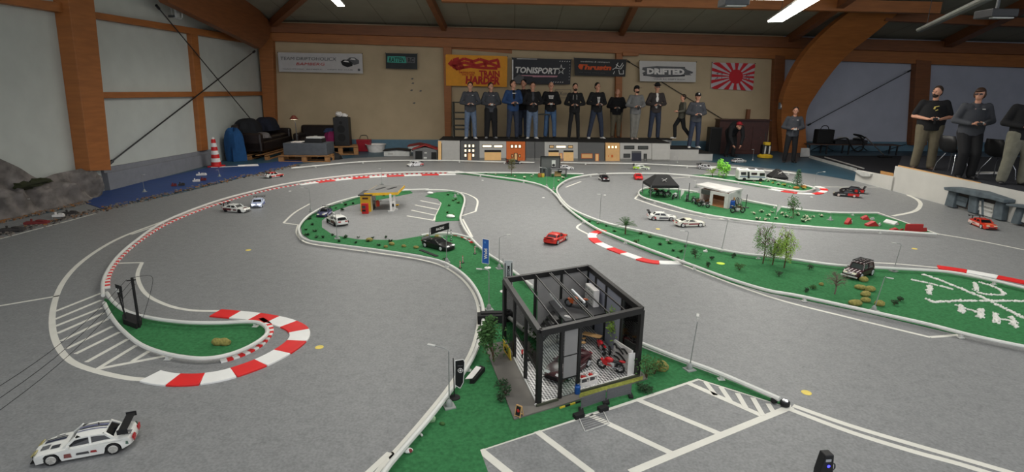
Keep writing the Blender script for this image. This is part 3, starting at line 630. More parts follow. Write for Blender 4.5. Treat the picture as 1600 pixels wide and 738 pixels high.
b.poly([(.12 + .05 * math.cos(k * math.pi / 3), .48 + .16 * math.sin(k * math.pi / 3)) for k in range(6)], moro); b.text('drift  tuning  service  shop', .34, .82, .5, .06, mgr)
b.strokes([[(.74, .6), (.8, .5), (.84, .2)], [(.8, .5), (.9, .56), (.95, .3)], [(.86, .6), (.88, .85), (.96, .84), (.95, .62)], [(.78, .7), (.76, .86)], [(.8, .3), (.88, .46), (.93, .2)]], .022, mwt); b.done()
b = Ban([(999, 95), (1088, 97), (1087, 128.5), (1000, 127)], mat('banner_white2', (206, 202, 198), .7, var=.03), 'white banner with the word DRIFTED on a black brush stroke')
b.poly([(.06, .32), (.3, .24), (.78, .28), (.84, .4), (.95, .5), (.88, .58), (.92, .66), (.8, .66), (.3, .78), (.1, .72), (.04, .6), (.1, .5), (.04, .42)], mgr)
b.strokes([[(.05, .36), (.3, .28), (.8, .3)], [(.06, .68), (.3, .76), (.8, .68)], [(.85, .56), (.94, .52)]], .05, mink)
b.text('DRIFTED', .46, .5, .66, .3, mwt, off=.012); b.text('YOUR RC DRIFT SHOP', .52, .88, .56, .06, mgr); b.done()
b = Ban([(1113, 97.5), (1180, 99.5), (1176, 142), (1110.5, 138.5)], mat('flag_white', (196, 186, 190), .7, var=.03), 'white flag with a red sun disc and red rays', 'flag', 'flag', off=.06)
mfl = mat('flag_red', (196, 28, 40), .7, var=.04); cx_, cy_ = .57, .5
def edge(a):
    dx, dy = math.cos(a), math.sin(a); t = min((((1 if dx > 0 else 0) - cx_) / dx) if abs(dx) > 1e-6 else 9, (((1 if dy > 0 else 0) - cy_) / dy) if abs(dy) > 1e-6 else 9)
    return (cx_ + dx * t, cy_ + dy * t)
rays = MB()
for k in range(16):
    a0 = 2 * math.pi * (k - .25) / 16; a1 = 2 * math.pi * (k + .25) / 16
    rays.hexa([b.pt(cx_, cy_), b.pt(*edge(a0)), b.pt(*edge((a0 + a1) / 2)), b.pt(*edge(a1))], BACK.n * .002)
rays.build('sun_rays', mfl, b.t)
b.poly([(cx_ + .165 * math.cos(k * math.pi / 12), cy_ + .27 * math.sin(k * math.pi / 12)) for k in range(24)], mfl, 'sun_disc', .004)
b.strokes([[(.1, .42), (.18, .38)], [(.14, .34), (.14, .62)], [(.08, .52), (.19, .48)], [(.2, .42), (.28, .4)], [(.24, .34), (.24, .64)], [(.2, .52), (.29, .5)], [(.27, .6), (.29, .66)], [(.09, .64), (.14, .56)]], .014, mink, 'writing')
b.strokes([[(.78, .5), (.88, .36)], [(.8, .38), (.9, .62)], [(.76, .62), (.86, .5)], [(.84, .66), (.92, .5)], [(.9, .36), (.86, .46)]], .014, mink, 'writing'); b.done()
# small decals and notice on the wall
for x, y, l in ((644, 123, 'topmost'), (645, 130, 'second'), (643, 141, 'third'), (657, 142, 'rightmost, set apart'), (647, 161, 'lowest')):
    mb = MB(); c = [BACK.px(x + a, y + c_, .006) for a, c_ in ((-2.4, .8), (0, -1.2), (2.4, -.4), (1, 1.4))]
    o = mb.hexa(c, BACK.n * .004).build('wall_decal', mgr); tag(o, 'small dark wall mark below the dark turquoise banner, the %s of five' % l, 'wall decal', 'wall marks below the turquoise banner')
t = thing('wall_notice', 'thin framed handwritten notice on the wall right of the smoky star banner', 'notice', BACK.px(880, 146, .01))
q = [(868, 140), (892, 140), (892, 153), (868, 153)]; mb = MB()
for a, c_ in zip(q, q[1:] + q[:1]): mb.bar(BACK.px(*a, .01), BACK.px(*c_, .01), .012)
mb.build('border', mgr, t); lettering('Xun', BACK.px(880, 146, .012), BACK.u, (0, 0, 1), .2, mgr, t, width=.28, height=.14); rebase(t)
# wall boxes by the arch
for x0, x1, l in ((1217, 1225, 'grey wall switch box on the arch foot, the left one'), (1227, 1236, 'white wall switch box on the arch foot, the right one')):
    c = BACK.px((x0 + x1) / 2, 165.5, 1.0); t = thing('switch_box', l, 'switch box', c)
    MB().box((0, 0, 0), (.19, .1, .22)).build('housing', mhous if x0 > 1220 else mgr, t, bevel=.01); MB().box((0, -.055, 0), (.1, .02, .1)).build('cover', mwt, t)

# ================================================================ LOUNGE CORNER
mleath = mat('leather_dark', (34, 26, 24), .35, var=.2, scale=6); mpal = mat('pallet_wood', (150, 108, 66), .8, var=.25, scale=12)
def fit(x0, x1, yb, yt, z=0):
    c = P((x0 + x1) / 2, yb, z); s = ppm(c); return c, (x1 - x0) / s, (yb - yt) / s
def sofa(loc, rz, L, H, label, D=.9):
    t = thing('sofa', label, 'sofa', loc, rz)
    MB().box((0, 0, H * .25), (L, D, H * .34)).build('base', mleath, t, bevel=.04)
    MB().box((0, D * .36, H * .62), (L * .96, D * .28, H * .76)).build('backrest', mleath, t, bevel=.08)
    for s in (-1, 1): MB().box((s * (L / 2 - .1), 0, H * .4), (.2, D, H * .64)).build('armrest', mleath, t, bevel=.06)
    n = 3 if L > 1.7 else 2
    for k in range(n): MB().box(((k - (n - 1) / 2) * (L - .4) / n, -.08, H * .47), ((L - .42) / n, D * .7, .14)).build('seat_cushion', mleath, t, bevel=.04)
    for sx in (-1, 1):
        for sy in (-1, 1): MB().cyl((sx * (L / 2 - .1), sy * (D / 2 - .1), 0), (sx * (L / 2 - .1), sy * (D / 2 - .1), H * .09), .025, n=8).build('foot', mbl, t)
    return t
def pallet(loc, rz, L, D, label, h=.144):
    t = thing('wooden_pallet', label, 'pallet', loc, rz, 'wooden pallets in the lounge corner')
    for k in range(5): MB().box((0, -D / 2 + .05 + k * (D - .1) / 4, h - .011), (L, .1, .022)).build('deck_board', mpal, t)
    for k in range(3):
        for j in range(3): MB().box(((k - 1) * (L / 2 - .07), (j - 1) * (D / 2 - .05), h / 2 - .012), (.14, .1, h - .06)).build('block', mpal, t)
        MB().box((0, (k - 1) * (D / 2 - .05), .011), (L, .1, .022)).build('bottom_board', mpal, t)
    return t
c, w_, h_ = fit(440, 512, 253.5, 238)
ph = h_ - .02
A = [(P(474, 253.5), .05, 1.45, 1.0, 'wooden pallet under the dark grey box, nearest the track', ph / 2 + .05), (LEFT.at((LEFT.px(352, 250) - LEFT.o).dot(LEFT.u) + 1.3, 0, .68) - Vector((0, .575, 0)), math.pi / 2 - math.atan2(LEFT.u.x, LEFT.u.y), 2.6, 1.15, 'wooden pallet under the long leather sofa', .144), (P(525, 243) + Vector((0, .1, 0)), .3, 1.1, .8, 'wooden pallet beneath the tall black speaker', .26)]
zt = {}
for i, (lo, rz, L, D, l, h) in enumerate(A):
    lo = Vector((lo.x, lo.y + D / 2, 0)); pallet(lo, rz, L, D, l, h); zt[i] = (lo, h)
for k, (px_, yb, yt, wd, dd, hh, m, l) in enumerate([]): pass
# grey box on pallet with black case, white game console box, lamp
lo, h = zt[0]; s = ppm(lo)
def on(lo, dx, dy, z): return Vector((lo.x + dx, lo.y + dy, z))
o = MB().box((0, 0, .17), (66 / s, .7, .34)).build('storage_box', mat('box_slate', (80, 84, 90), .7), bevel=.01); o.location = on(lo, .02, 0, h); tag(o, 'large slate grey box standing on the wooden pallet', 'box')
o = MB().box((0, 0, .055), (26 / s, .4, .11)).build('black_case', mblk, bevel=.01); o.location = on(lo, .22, 0, h + .34); tag(o, 'flat black case lying on the slate grey box', 'case')
o = MB().box((0, 0, .03), (24 / s, .3, .05)).box((.0, 0, .065), (.1, .1, .02)).build('white_device', mhous, bevel=.008); o.location = on(lo, .24, -.02, h + .455); tag(o, 'white device with a curled cable lying on the flat black case', 'device')
o = MB().box((0, 0, .012), (.3, .3, .02)).box((.12, .03, .026), (.16, .2, .012), .3).build('magazine', mwt); o.location = on(lo, -.28, -.05, h + .34); tag(o, 'pale magazines lying at the left end of the slate grey box', 'magazine')
t = thing('desk_lamp', 'lit clip desk lamp with a red-brown shade above the slate grey box', 'lamp', on(lo, -.42, .25, h + .34))
MB().cyl((0, 0, 0), (0, 0, .03), .08, n=16).build('base', mblk, t)
g = [LEFT.o] and None
sh = P(459, 187, 0); 
tip = PP(459, 184, t.location, Vector((0, -1, 0))) - t.location
MB().tube([(0, 0, .02), (.0, 0, tip.z - .18), (tip.x * .8, tip.y, tip.z + .06)], .012, 8).build('arm', mdg, t)
MB().lathe(tip, [(.03, .07), (.05, .06), (.13, -.04), (.12, -.035), (.04, .05)], 16).build('lamp_shade', mat('shade_brown', (110, 56, 44), .4), t)
MB().lathe(tip + Vector((0, 0, -.035)), [(.02, 0), (.1, 0), (.1, -.008), (.02, -.01)], 16).build('bulb', mat('desk_bulb', (255, 226, 190), .5, emit=9, var=0), t)
# sofas
_ua = (LEFT.px(352, 250) - LEFT.o).dot(LEFT.u); _u = _ua + 1.35; _c = LEFT.at(_u, 0, .62)
sofa(_c + Vector((0, 0, .15)), math.pi / 2 - math.atan2(LEFT.u.x, LEFT.u.y), 2.5, .86, 'long dark leather sofa along the left wall, piled with black throws')
sofa(P(490, 241) + Vector((0, 1.0, 0)), math.radians(0), 1.7, .85, 'dark brown leather sofa against the back wall behind the slate box')
def drape(name, c, r, m, label, cat, seed=0, flat=.5):
    mb = MB(); n = 22; hh = 12; vs = []; fs = []; rr = random.Random(seed)
    ph_ = [rr.uniform(0, 6.28) for _ in range(6)]
    for i in range(hh + 1):
        a = math.pi / 2 * i / hh
        for k in range(n):
            b_ = 2 * math.pi * k / n; f = 1 + .12 * math.sin(5 * b_ + ph_[0]) * math.sin(a) + .08 * math.sin(9 * b_ + ph_[1] + 3 * a)
            vs.append((r[0] * math.sin(a) ** flat * math.cos(b_) * f, r[1] * math.sin(a) ** flat * math.sin(b_) * f, r[2] * math.cos(a) * (1 + .06 * math.sin(3 * b_ + ph_[2]))))
    for i in range(hh): fs += [(i * n + k, (i + 1) * n + k, (i + 1) * n + (k + 1) % n, i * n + (k + 1) % n) for k in range(n)]
    fs.append(tuple(hh * n + k for k in range(n)))
    o = mb.add(vs, fs).build(name, m, smooth=True); o.location = c; return tag(o, label, cat)
c, w_, h_ = fit(322, 352, 243, 196); drape('blanket', LEFT.at(_ua - .18, 0, .42), (.26, .24, .9), mat('blanket_blue', (20, 70, 118), .9), 'bright blue blanket hanging over the near end of the sofa', 'blanket', 3, .35)
c, w_, h_ = fit(350, 405, 240, 195); drape('jacket_pile', LEFT.at(_ua + .8, .72, .42), (.3, .62, .42), mat('cloth_black', (20, 22, 28), .9), 'heap of black jackets on the leather sofa by the left wall', 'jackets', 4)
drape('jacket_pile', LEFT.at(_ua + 2.0, .72, .46), (.34, .5, .4), mat('cloth_navy', (24, 28, 44), .9), 'dark navy jackets heaped in the hall corner behind the desk lamp', 'jackets', 5)
drape('grey_blanket', LEFT.at(_ua + .6, .6, .9), (.22, .3, .16), mat('cloth_grey', (96, 92, 92), .9), 'crumpled grey cloth lying on the sofa seat', 'cloth', 8)
drape('magenta_coat', P(512, 243) + Vector((0, .9, .38)), (.36, .3, .34), mat('cloth_magenta', (130, 28, 82), .9), 'magenta coat lying on the right end of the far sofa', 'coat', 6)
drape('blue_scarf', P(505, 243) + Vector((0, .95, .66)), (.22, .2, .13), mat('cloth_denim', (46, 60, 92), .9), 'blue scarf and papers on top of the magenta coat', 'scarf', 7)
drape('black_tent_model', P(503, 252) + Vector((.1, .5, .01)), (.34, .3, .2), mbl, 'small black cloth tent standing at the right of the slate box', 'tent', 9, .9)
lo, h = zt[2]; c = on(lo, .08, .1, h); s = ppm(c); t = thing('loudspeaker', 'tall black loudspeaker standing by the back wall with tissues on top', 'loudspeaker', c, .1)
H_ = 43 / s; MB().box((0, 0, H_ / 2), (23 / s, .42, H_)).build('cabinet', mblk, t, bevel=.015)
for z, r in ((.3, .12), (.6, .12), (.82, .05)): MB().cyl((0, -.215, H_ * z), (0, -.2, H_ * z), r, n=20).build('speaker_cone', mbl, t)
ti = thing('tissue_box', 'crumpled white tissues on top of the tall black loudspeaker', 'tissues', on(lo, .08, .1, h + H_))
mb = MB()
for k in range(9): mb.ball((R_.uniform(-.13, .13), R_.uniform(-.08, .08), R_.uniform(.03, .12)), (.08, .05, .07), 8, jit=.35)
mb.build('tissues', mwt, ti, smooth=True); MB().box((0, 0, .012), (.36, .24, .024)).build('tray', mbl, ti)
# red bucket bag, brown bag and white basin
c, w_, h_ = fit(555, 577, 238, 216); t = thing('red_bag', 'red carrier bag with a dark handle standing by the back wall', 'bag', c + Vector((0, .3, 0)))
MB().hexa([(-w_ * .42, -.12, 0), (w_ * .42, -.12, 0), (w_ * .5, -.14, h_ * .85), (-w_ * .5, -.14, h_ * .85)], (0, .26, 0)).build('body', mat('bag_red', (150, 20, 38), .5), t, bevel=.02)
MB().tube(crv([(-w_ * .3, 0, h_ * .85), (-w_ * .2, 0, h_ * 1.1), (w_ * .2, 0, h_ * 1.12), (w_ * .3, 0, h_ * .85)], 5), .012).build('handle', mdr, t)
c, w_, h_ = fit(556, 578, 228, 205); t = thing('basket', 'brown wicker basket standing behind the red bag', 'basket', c + Vector((0, .15, -.0))); t.location.z = 0
MB().lathe((0, 0, .3), [(.1, 0), (.17, .02), (.2, .18), (.19, .18), (.16, .03)], 14).lathe((0, 0, 0), [(.14, 0), (.15, .3), (.1, .3)], 14).build('body', mat('wicker', (120, 92, 62), .8), t)
MB().tube(crv([(-.18, 0, .46), (-.1, 0, .62), (.1, 0, .62), (.18, 0, .46)], 5), .012).build('handle', mdr, t)
c, w_, h_ = fit(570, 600, 238.5, 227); t = thing('basin', 'white plastic basin on the floor right of the red bag', 'basin', c + Vector((0, .25, 0)))
MB().lathe((0, 0, 0), [(w_ * .4, 0), (w_ * .5, h_), (w_ * .54, h_), (w_ * .54, h_ + .01), (w_ * .48, h_), (w_ * .38, .02), (.01, .02)], 24).build('bowl', mwt, t, smooth=True)
MB().lathe((0, 0, .02), [(w_ * .38, 0), (w_ * .44, h_ * .6), (.01, h_ * .6)], 20).build('content', mhous, t)
# traffic cone (striped barrier post)
c, w_, h_ = fit(331, 346, 261, 218); t = thing('traffic_cone', 'tall red and white banded traffic cone at the end of the grey plinth', 'traffic cone', c)
R1 = w_ * .5
MB().box((0, 0, .02), (w_ * 1.25, w_ * 1.25, .04)).build('base', mat('cone_red', (196, 26, 26), .5), t, bevel=.01)
for k in range(7):
    a, b_ = .04 + (h_ - .04) * k / 7, .04 + (h_ - .04) * (k + 1) / 7; ra, rb = R1 * (1 - .62 * k / 7), R1 * (1 - .62 * (k + 1) / 7)
    MB().cyl((0, 0, a), (0, 0, b_), ra, rb, 20).build('red_band' if k % 2 == 0 else 'white_band', mat('cone_red', (1, 1, 1)) if k % 2 == 0 else mwt, t, smooth=True)
MB().ball((0, 0, h_ + .01), .04, 10).build('tip', mwt, t)
o = MB().box((0, 0, .01), (1.15, .12, .02)).box((.3, .1, .02), (.5, .1, .04), .2).build('white_batten', mwt); c = P(368, 261); o.location = c; o.rotation_euler = (0, 0, .35); tag(o, 'white battens lying on the blue mat edge beside the traffic cone', 'batten')

# ================================================================ ROCKY LANDSCAPE AT THE LEFT
mrock = mat('rock_grey', (116, 110, 106), .95, var=.45, scale=5, bump=1.0)
ridge = [(-260, 120), (-120, 190), (-40, 228), (0, 248), (30, 262), (60, 279), (85, 272), (115, 266), (140, 262), (152, 272), (158, 300)]
base_ = [(-300, 410), (-180, 385), (-60, 357), (0, 346), (30, 340), (60, 333), (85, 327), (115, 320), (130, 316), (150, 311), (160, 304)]
nc = 6; Rr = crv(ridge, nc); Bb = crv(base_, nc); rows = 18; vs = []; fs = []; rr = random.Random(5)
from mathutils import noise as mnoise
for i, (a, b_) in enumerate(zip(Rr, Bb)):
    top = LEFT.px(a.x, a.y, .12); bot = P(b_.x, b_.y); 
    for j in range(rows + 1):
        v = j / rows; p = top.lerp(bot, v); p.z = top.z * (1 - v) ** 1.15
        n3 = mnoise.fractal(p * 2.6, 1.0, 2.0, 5); n4 = mnoise.noise(Vector((p.x * 1.1, p.y * 1.1, 4)))
        e = math.sin(math.pi * v)
        p += Vector((.22 * n3 * e + .1 * n4 * e, -.1 * n3 * e, (.16 * n3 + .12 * abs(n4)) * e))
        p.z = max(p.z, .002 if v < 1 else .0)
        vs.append(p)
C_ = rows + 1
for i in range(len(Rr) - 1):
    for j in range(rows): fs.append((i * C_ + j, i * C_ + j + 1, (i + 1) * C_ + j + 1, (i + 1) * C_ + j))
o = MB().add(vs, fs).build('model_mountain', mrock, smooth=60); tag(o, 'grey crumpled rock landscape rising against the left wall', 'model mountain')
def gravel(name, pts, w, n, r, mats, label, cat='gravel', seed=1, z=TZ):
    c = crv(pts, 6); g = [P(p.x, p.y) for p in c]; rr = random.Random(seed); mb = MB()
    for k in range(n):
        i = rr.randrange(len(g) - 1); p = g[i].lerp(g[i + 1], rr.random()); s = rr.uniform(.5, 1.6) * r
        mb.box((p.x + rr.gauss(0, w), p.y + rr.gauss(0, w * .6), z + s * .4), (s * 1.6, s, s * .8), rr.uniform(0, 3), rr.randrange(len(mats)))
    return tag(mb.build(name, mats), label, cat, kind='stuff')
msand = mat('gravel_ochre', (150, 104, 62), .9, var=.3, scale=30); mst1 = mat('stone_grey', (120, 112, 104), .9, var=.3); mst2 = mat('stone_dark', (60, 56, 54), .9, var=.3)
gravel('ochre_gravel', [(-60, 360), (0, 347), (50, 336), (100, 325), (135, 317)], .06, 500, .018, [msand, mst1, mst1], 'ochre gravel strip at the foot of the grey rock landscape')
gravel('grey_gravel', [(-20, 374), (40, 358), (110, 340), (165, 327), (230, 311), (300, 295), (360, 281), (420, 268), (465, 258)], .08, 900, .017, [mst1, mst2, mst1, mst1, msand], 'loose grey rubble strip between the track edge and the blue mat', seed=2)
mrd = mat('junk_red', (120, 40, 40), .7)
for k, (x, y, l, m, sx) in enumerate(((20, 362, 'dark timber scrap on the rubble strip at the far left', mst2, .3), (58, 351, 'red-brown wood scrap on the rubble left of the blue mat', mrd, .3), (92, 340, 'pale block with red stripe on the rubble strip', mwt, .16), (110, 336, 'black roof tile scrap lying on the rubble', mst2, .2), (272, 292, 'small red model piece on the rubble by the blue mat', mrd, .1), (284, 291, 'small black model piece on the rubble right of the red one', mst2, .12), (307, 285, 'little white frame model on the rubble', mwt, .14), (318, 283, 'red leaning board on the rubble right of the white frame', mrd, .12), (315, 275, 'small pale plank pile on the blue mat', mwt, .22))):
    p = P(x, y, TZ); o = MB().box((0, 0, .02), (sx, sx * .35, .035), .3).box((sx * .2, .02, .045), (sx * .5, sx * .2, .02), -.2).box((-sx * .25, 0, .05), (.02, .02, .05)).build('scrap', m); o.location = p + Vector((0, 0, .012)); tag(o, l, 'scrap')
o = MB().ball((0, 0, 0), (.34, .12, .07), 12, jit=.3).build('moss_patch', mat('moss_dark', (44, 48, 24), .95)); o.location = min(vs, key=lambda v: (px(v)[0] - 50) ** 2 + (px(v)[1] - 288) ** 2) + Vector((0, 0, .01)); o.rotation_euler = (0, 0, LEFT.u.angle(Vector((1, 0, 0)))); tag(o, 'dark moss streak on the grey rock landscape', 'moss')

# ================================================================ RIGHT SIDE: WHITE WALL, PLATFORM, BENCH
WW = Plane(P(1338, 283.5), P(1577, 347.5)); mww = mat('board_white', (196, 194, 188), .7, var=.04, scale=3)
def wq(pts, off=0): return [WW.px(x, y, off) for x, y in pts]
t = thing('white_board_wall', 'long white board wall edging the track on the right', 'board wall', WW.o)
def wallpart(nm, x0, x1, t0, t1, m, th=-.06, off=0):
    q = wq([(x0, 300), (x1, 340), (x1, t1), (x0, t0)], off); q[0].z = q[1].z = 0.0; q[0] = Vector((q[3].x, q[3].y, 0)); q[1] = Vector((q[2].x, q[2].y, 0))
    return MB().hexa(q, WW.n * th).build(nm, m, t)
wallpart('low_panel', 1338, 1399, 265.5, 277, mww); wallpart('high_panel', 1399, 1760, 259.5, 334, mww)
MB().hexa(wq([(1406, 258.5), (1533, 285.5), (1533, 288), (1406, 261)], -.05), WW.n * .04).build('wooden_edge', mtan, t)
MB().hexa(wq([(1336, 266), (1364, 272), (1362, 276), (1350, 276)], .0), WW.n * .05).build('ledge', mhous, t); rebase(t)
o = MB().hexa(wq([(1377, 267), (1397, 271), (1397, 277.5), (1377, 273.5)], -.1), WW.n * .02).build('cardboard_piece', mat('cardboard', (176, 130, 76), .8)); tag(o, 'small cardboard piece behind the low end of the white board wall', 'cardboard')
ZP = .42
a = WW.px(1399, 270, -.07); bdir = WW.u
pA = Vector((a.x, a.y, 0)); pB = pA + bdir * 9; pC = pB + Vector((9, 4, 0)); pD = P(1600, 247, ZP); pE = P(1330, 244.5, ZP)
_y = P(1410, 244, ZP).y; pE = Vector((pA.x * _y / pA.y + .1, _y, 0)); pD = Vector((max(14, pE.x + 2), _y, 0))
o = MB().hexa([pA, pB, Vector((14, pB.y, 0)), pD, pE], (0, 0, ZP)).build('platform', mcarp); tag(o, 'black carpeted platform behind the white board wall', 'platform')
g = [(1265, 246), (1337, 266)]
o = MB().hexa([P(*c, 0) + Vector((0, 0, .004)) for c in ((1262, 244), (1337, 267.5), (1342, 272), (1399, 287), (1470, 287), (1500, 244.5))], (0, 0, .01)).build('dark_mat', mcarp); tag(o, 'black carpet laid on the blue floor left of the platform', 'carpet')
a, b_ = P(1265, 247), P(1337, 268.5); t = thing('floor_batten', 'long pale batten along the edge of the black carpet', 'batten', a)
mb = MB(); mb.bar(a + Vector((0, 0, .04)), b_ + Vector((0, 0, .05)), .04, .08).build('batten', mhous, t); MB().bar(a + Vector((.5, 0, .035)), b_ + Vector((.4, .3, .05)), .03, .03).build('pipe', mhous, t); rebase(t)
# grey rock-style tunnel garages in front of the wall
mtun = mat('tunnel_grey', (84, 94, 100), .9, var=.22, scale=9, bump=.5)
def tunnel(roofq, pillars, shelves, label, back):
    o0 = WW.px(*pillars[0][0], .1); t = thing('model_tunnel_garage', label, 'model garage', (o0.x, o0.y, TZ))
    top = [WW.px(x, y, .2) for x, y in roofq]; N = len(top) // 2
    MB().hexa(top, -WW.n * .2).build('roof', mtun, t, bevel=.012)
    MB().hexa([WW.px(x, y, .03) for x, y in back], WW.n * .02).build('back_panel', mst2, t)
    for q in pillars:
        MB().hexa([WW.px(x, y, .12) for x, y in q], -WW.n * .11).build('pillar', mtun, t, bevel=.012)
    for q in shelves:
        a, b_ = WW.px(*q[0], .07), WW.px(*q[1], .07); MB().bar(a, b_, .015, .1).build('shelf', mhous if q[2] else mtun, t)
    rebase(t)
tunnel([(1475, 297), (1474, 292.5), (1486, 292), (1530, 299), (1569, 312), (1568, 318), (1548, 312), (1530, 309), (1512, 305)],
       [[(1475, 321), (1488, 325), (1494, 300), (1482, 297)], [(1511, 331), (1524, 334.5), (1527, 308), (1514, 304)], [(1549, 341), (1564, 345), (1568, 316), (1556, 312)]],
       [((1490, 308), (1512, 314), 0), ((1490, 314), (1510, 320), 0), ((1530, 318), (1553, 324), 1), ((1530, 324), (1552, 330), 1), ((1531, 330), (1551, 336), 1), ((1524, 310), (1524, 334), 0), ((1534, 312), (1534, 338), 0)],
       'grey rock-like model garage with two open bays at the white wall', [(1482, 318), (1560, 342), (1564, 312), (1486, 297)])
tunnel([(1571, 322), (1571, 318.5), (1600, 320), (1680, 335), (1680, 345), (1620, 330), (1592, 325)],
       [[(1578, 348), (1590, 351), (1598, 326), (1588, 323)], [(1640, 372), (1655, 378), (1658, 345), (1645, 340)]],
       [((1597, 334), (1640, 345), 1), ((1597, 342), (1640, 354), 1)],
       'grey rock-like model garage cut off by the right frame edge', [(1590, 350), (1650, 368), (1650, 338), (1592, 324)])
# chairs on the platform
mchr = mat('chrome', (190, 192, 196), .2, .9)
def shell_chair(p, rz, label):
    t = thing('shell_chair', label, 'chair', p, rz)
    prof = [(.42, .16), (.36, .02), (.34, -.14), (.36, -.2), (.44, -.24), (.62, -.27), (.78, -.3)]   # z, y(back negative->+)
    vs = []; fs = []
    for i, (z, y) in enumerate([(0.45, -.22), (.44, -.1), (.43, .05), (.44, .16), (.52, .21), (.66, .24), (.8, .27)]):
        wd = (.2, .22, .23, .21, .2, .21, .17)[i]
        for k in range(5):
            u = k / 4 - .5; vs += [Vector((u * 2 * wd, y - .05 * abs(u) * (1 if i > 3 else 0), z + .06 * (abs(u) * 2) ** 2 * (1 if i < 4 else 0)))]
    for i in range(6):
        for k in range(4): fs.append((i * 5 + k, i * 5 + k + 1, (i + 1) * 5 + k + 1, (i + 1) * 5 + k))
    o = MB().add(vs, fs).build('seat_shell', mblk, t, smooth=True); s = o.modifiers.new('solid', 'SOLIDIFY'); s.thickness = .012
    for sx in (-1, 1):
        for sy in (-1, 1): MB().tube([(sx * .12, sy * .08, .42), (sx * .2, sy * .17, .2), (sx * .22, sy * .2, 0)], .011).build('leg', mchr, t, smooth=True)
    return t
shell_chair(P(1484, 270, ZP), math.radians(100), 'black shell chair with chrome legs between the man in black polo and the youth')
shell_chair(P(1556, 279, ZP), math.radians(100), 'black shell chair with chrome legs left of the man in the black cap')
o = MB().box((0, 0, .01), (.7, .22, .02), .1).build('white_board', mwt); o.location = P(1540, 271, ZP); tag(o, 'white board strip lying on the black platform behind the chairs', 'board')
# bench with bag, papers, hose and floor nozzle
z0 = 0; bl, br = P(1262, 241), P(1405, 243); pl = Plane(bl, br); zt_ = pl.px(1330, 226).z
t = thing('bench_table', 'low brown bench table along the blue-grey back wall', 'table', (bl.x, bl.y, 0))
MB().hexa([pl.at(0, zt_ - .03), pl.at(pl.L, zt_ - .03), pl.at(pl.L, zt_), pl.at(0, zt_)], -pl.n * .5).build('tabletop', mat('bench_brown', (74, 54, 44), .6), t)
for u in (.05, .65, 1.4, pl.L - .08):
    MB().bar(pl.at(u, 0, -.05), pl.at(u, zt_ - .03, -.05), .04).build('leg', mblk, t); MB().bar(pl.at(u, 0, -.45), pl.at(u, zt_ - .03, -.45), .04).build('leg', mblk, t)
rebase(t)
def onb(x, dy=.25): p = pl.px(x, 226, -dy); return Vector((p.x, p.y, zt_ + .001))
sb = ppm(onb(1330))
t = thing('tool_bag', 'tall black bag standing on the left end of the bench table', 'bag', onb(1285)); MB().box((0, 0, .25), (26 / sb, .3, .48)).build('body', mbl, t, bevel=.03); MB().tube(crv([(-.15, 0, .48), (-.08, 0, .6), (.08, 0, .6), (.15, 0, .48)], 5), .015).build('handle', mblk, t)
o = MB().box((0, 0, .07), (50 / sb, .3, .14)).box((.3, -.02, .17), (.3, .2, .05)).build('black_toolbox', mblk, bevel=.01); o.location = onb(1326); tag(o, 'flat black toolbox lying on the bench table', 'toolbox')
for x, l in ((1315, 'left'), (1340, 'right')):
    o = MB().box((0, 0, .012), (10 / sb * 1.3, .2, .02), .05).box((.01, .01, .028), (10 / sb * 1.1, .18, .012), -.05).build('paper_stack', mhous); o.location = onb(x) + Vector((0, -.02, .2)); tag(o, 'white papers on the flat black toolbox, the %s stack' % l, 'papers')
t = thing('vacuum_hose', 'looping black vacuum hose with a steel tube and floor nozzle by the bench', 'vacuum cleaner', onb(1345))
pts = [(1300, 220), (1322, 216), (1328, 225), (1334, 234), (1341, 237), (1348, 232), (1349, 222), (1344, 214), (1334, 210), (1345, 212), (1352, 216)]
MB().tube(crv([pl.px(x, y, .02 + .03 * (i % 3)) for i, (x, y) in enumerate(pts)], 6), .026, 10).build('hose', mbl, t, smooth=True)
nz = P(1380, 247, 0) + Vector((0, 0, .04)); MB().cyl(pl.px(1352, 214, .1), nz + Vector((0, 0, .06)), .016, n=10).build('steel_tube', mchr, t)
MB().hexa([nz + Vector(v) for v in ((-.22, -.14, -.03), (.22, -.14, -.03), (.14, .12, -.03), (-.14, .12, -.03))], (0, 0, .07)).build('floor_nozzle', mbl, t, bevel=.02); rebase(t)
cb = crv([(1266, 236), (1285, 228), (1300, 235), (1312, 239), (1330, 236), (1345, 229), (1358, 237), (1380, 237), (1400, 230), (1415, 226)], 6)
o = MB().tube([BACK.px(p.x, p.y, .06) for p in cb], .012, 6).build('wall_cable', mblk, smooth=True); tag(o, 'black cable drooping in loops along the blue wall base', 'cable')
c, w_, h_ = fit(1250, 1266, 246, 232); t = thing('white_sign_stand', 'small white board standing on the floor by the blue wall base', 'sign', c, .1); MB().hexa([(-w_ / 2, 0, .02), (w_ / 2, 0, .02), (w_ * .42, .06, h_), (-w_ * .42, .06, h_)], (0, .02, 0)).build('board', mhous, t); MB().box((0, .04, .01), (w_ * .9, .12, .02)).build('base', mblk, t)
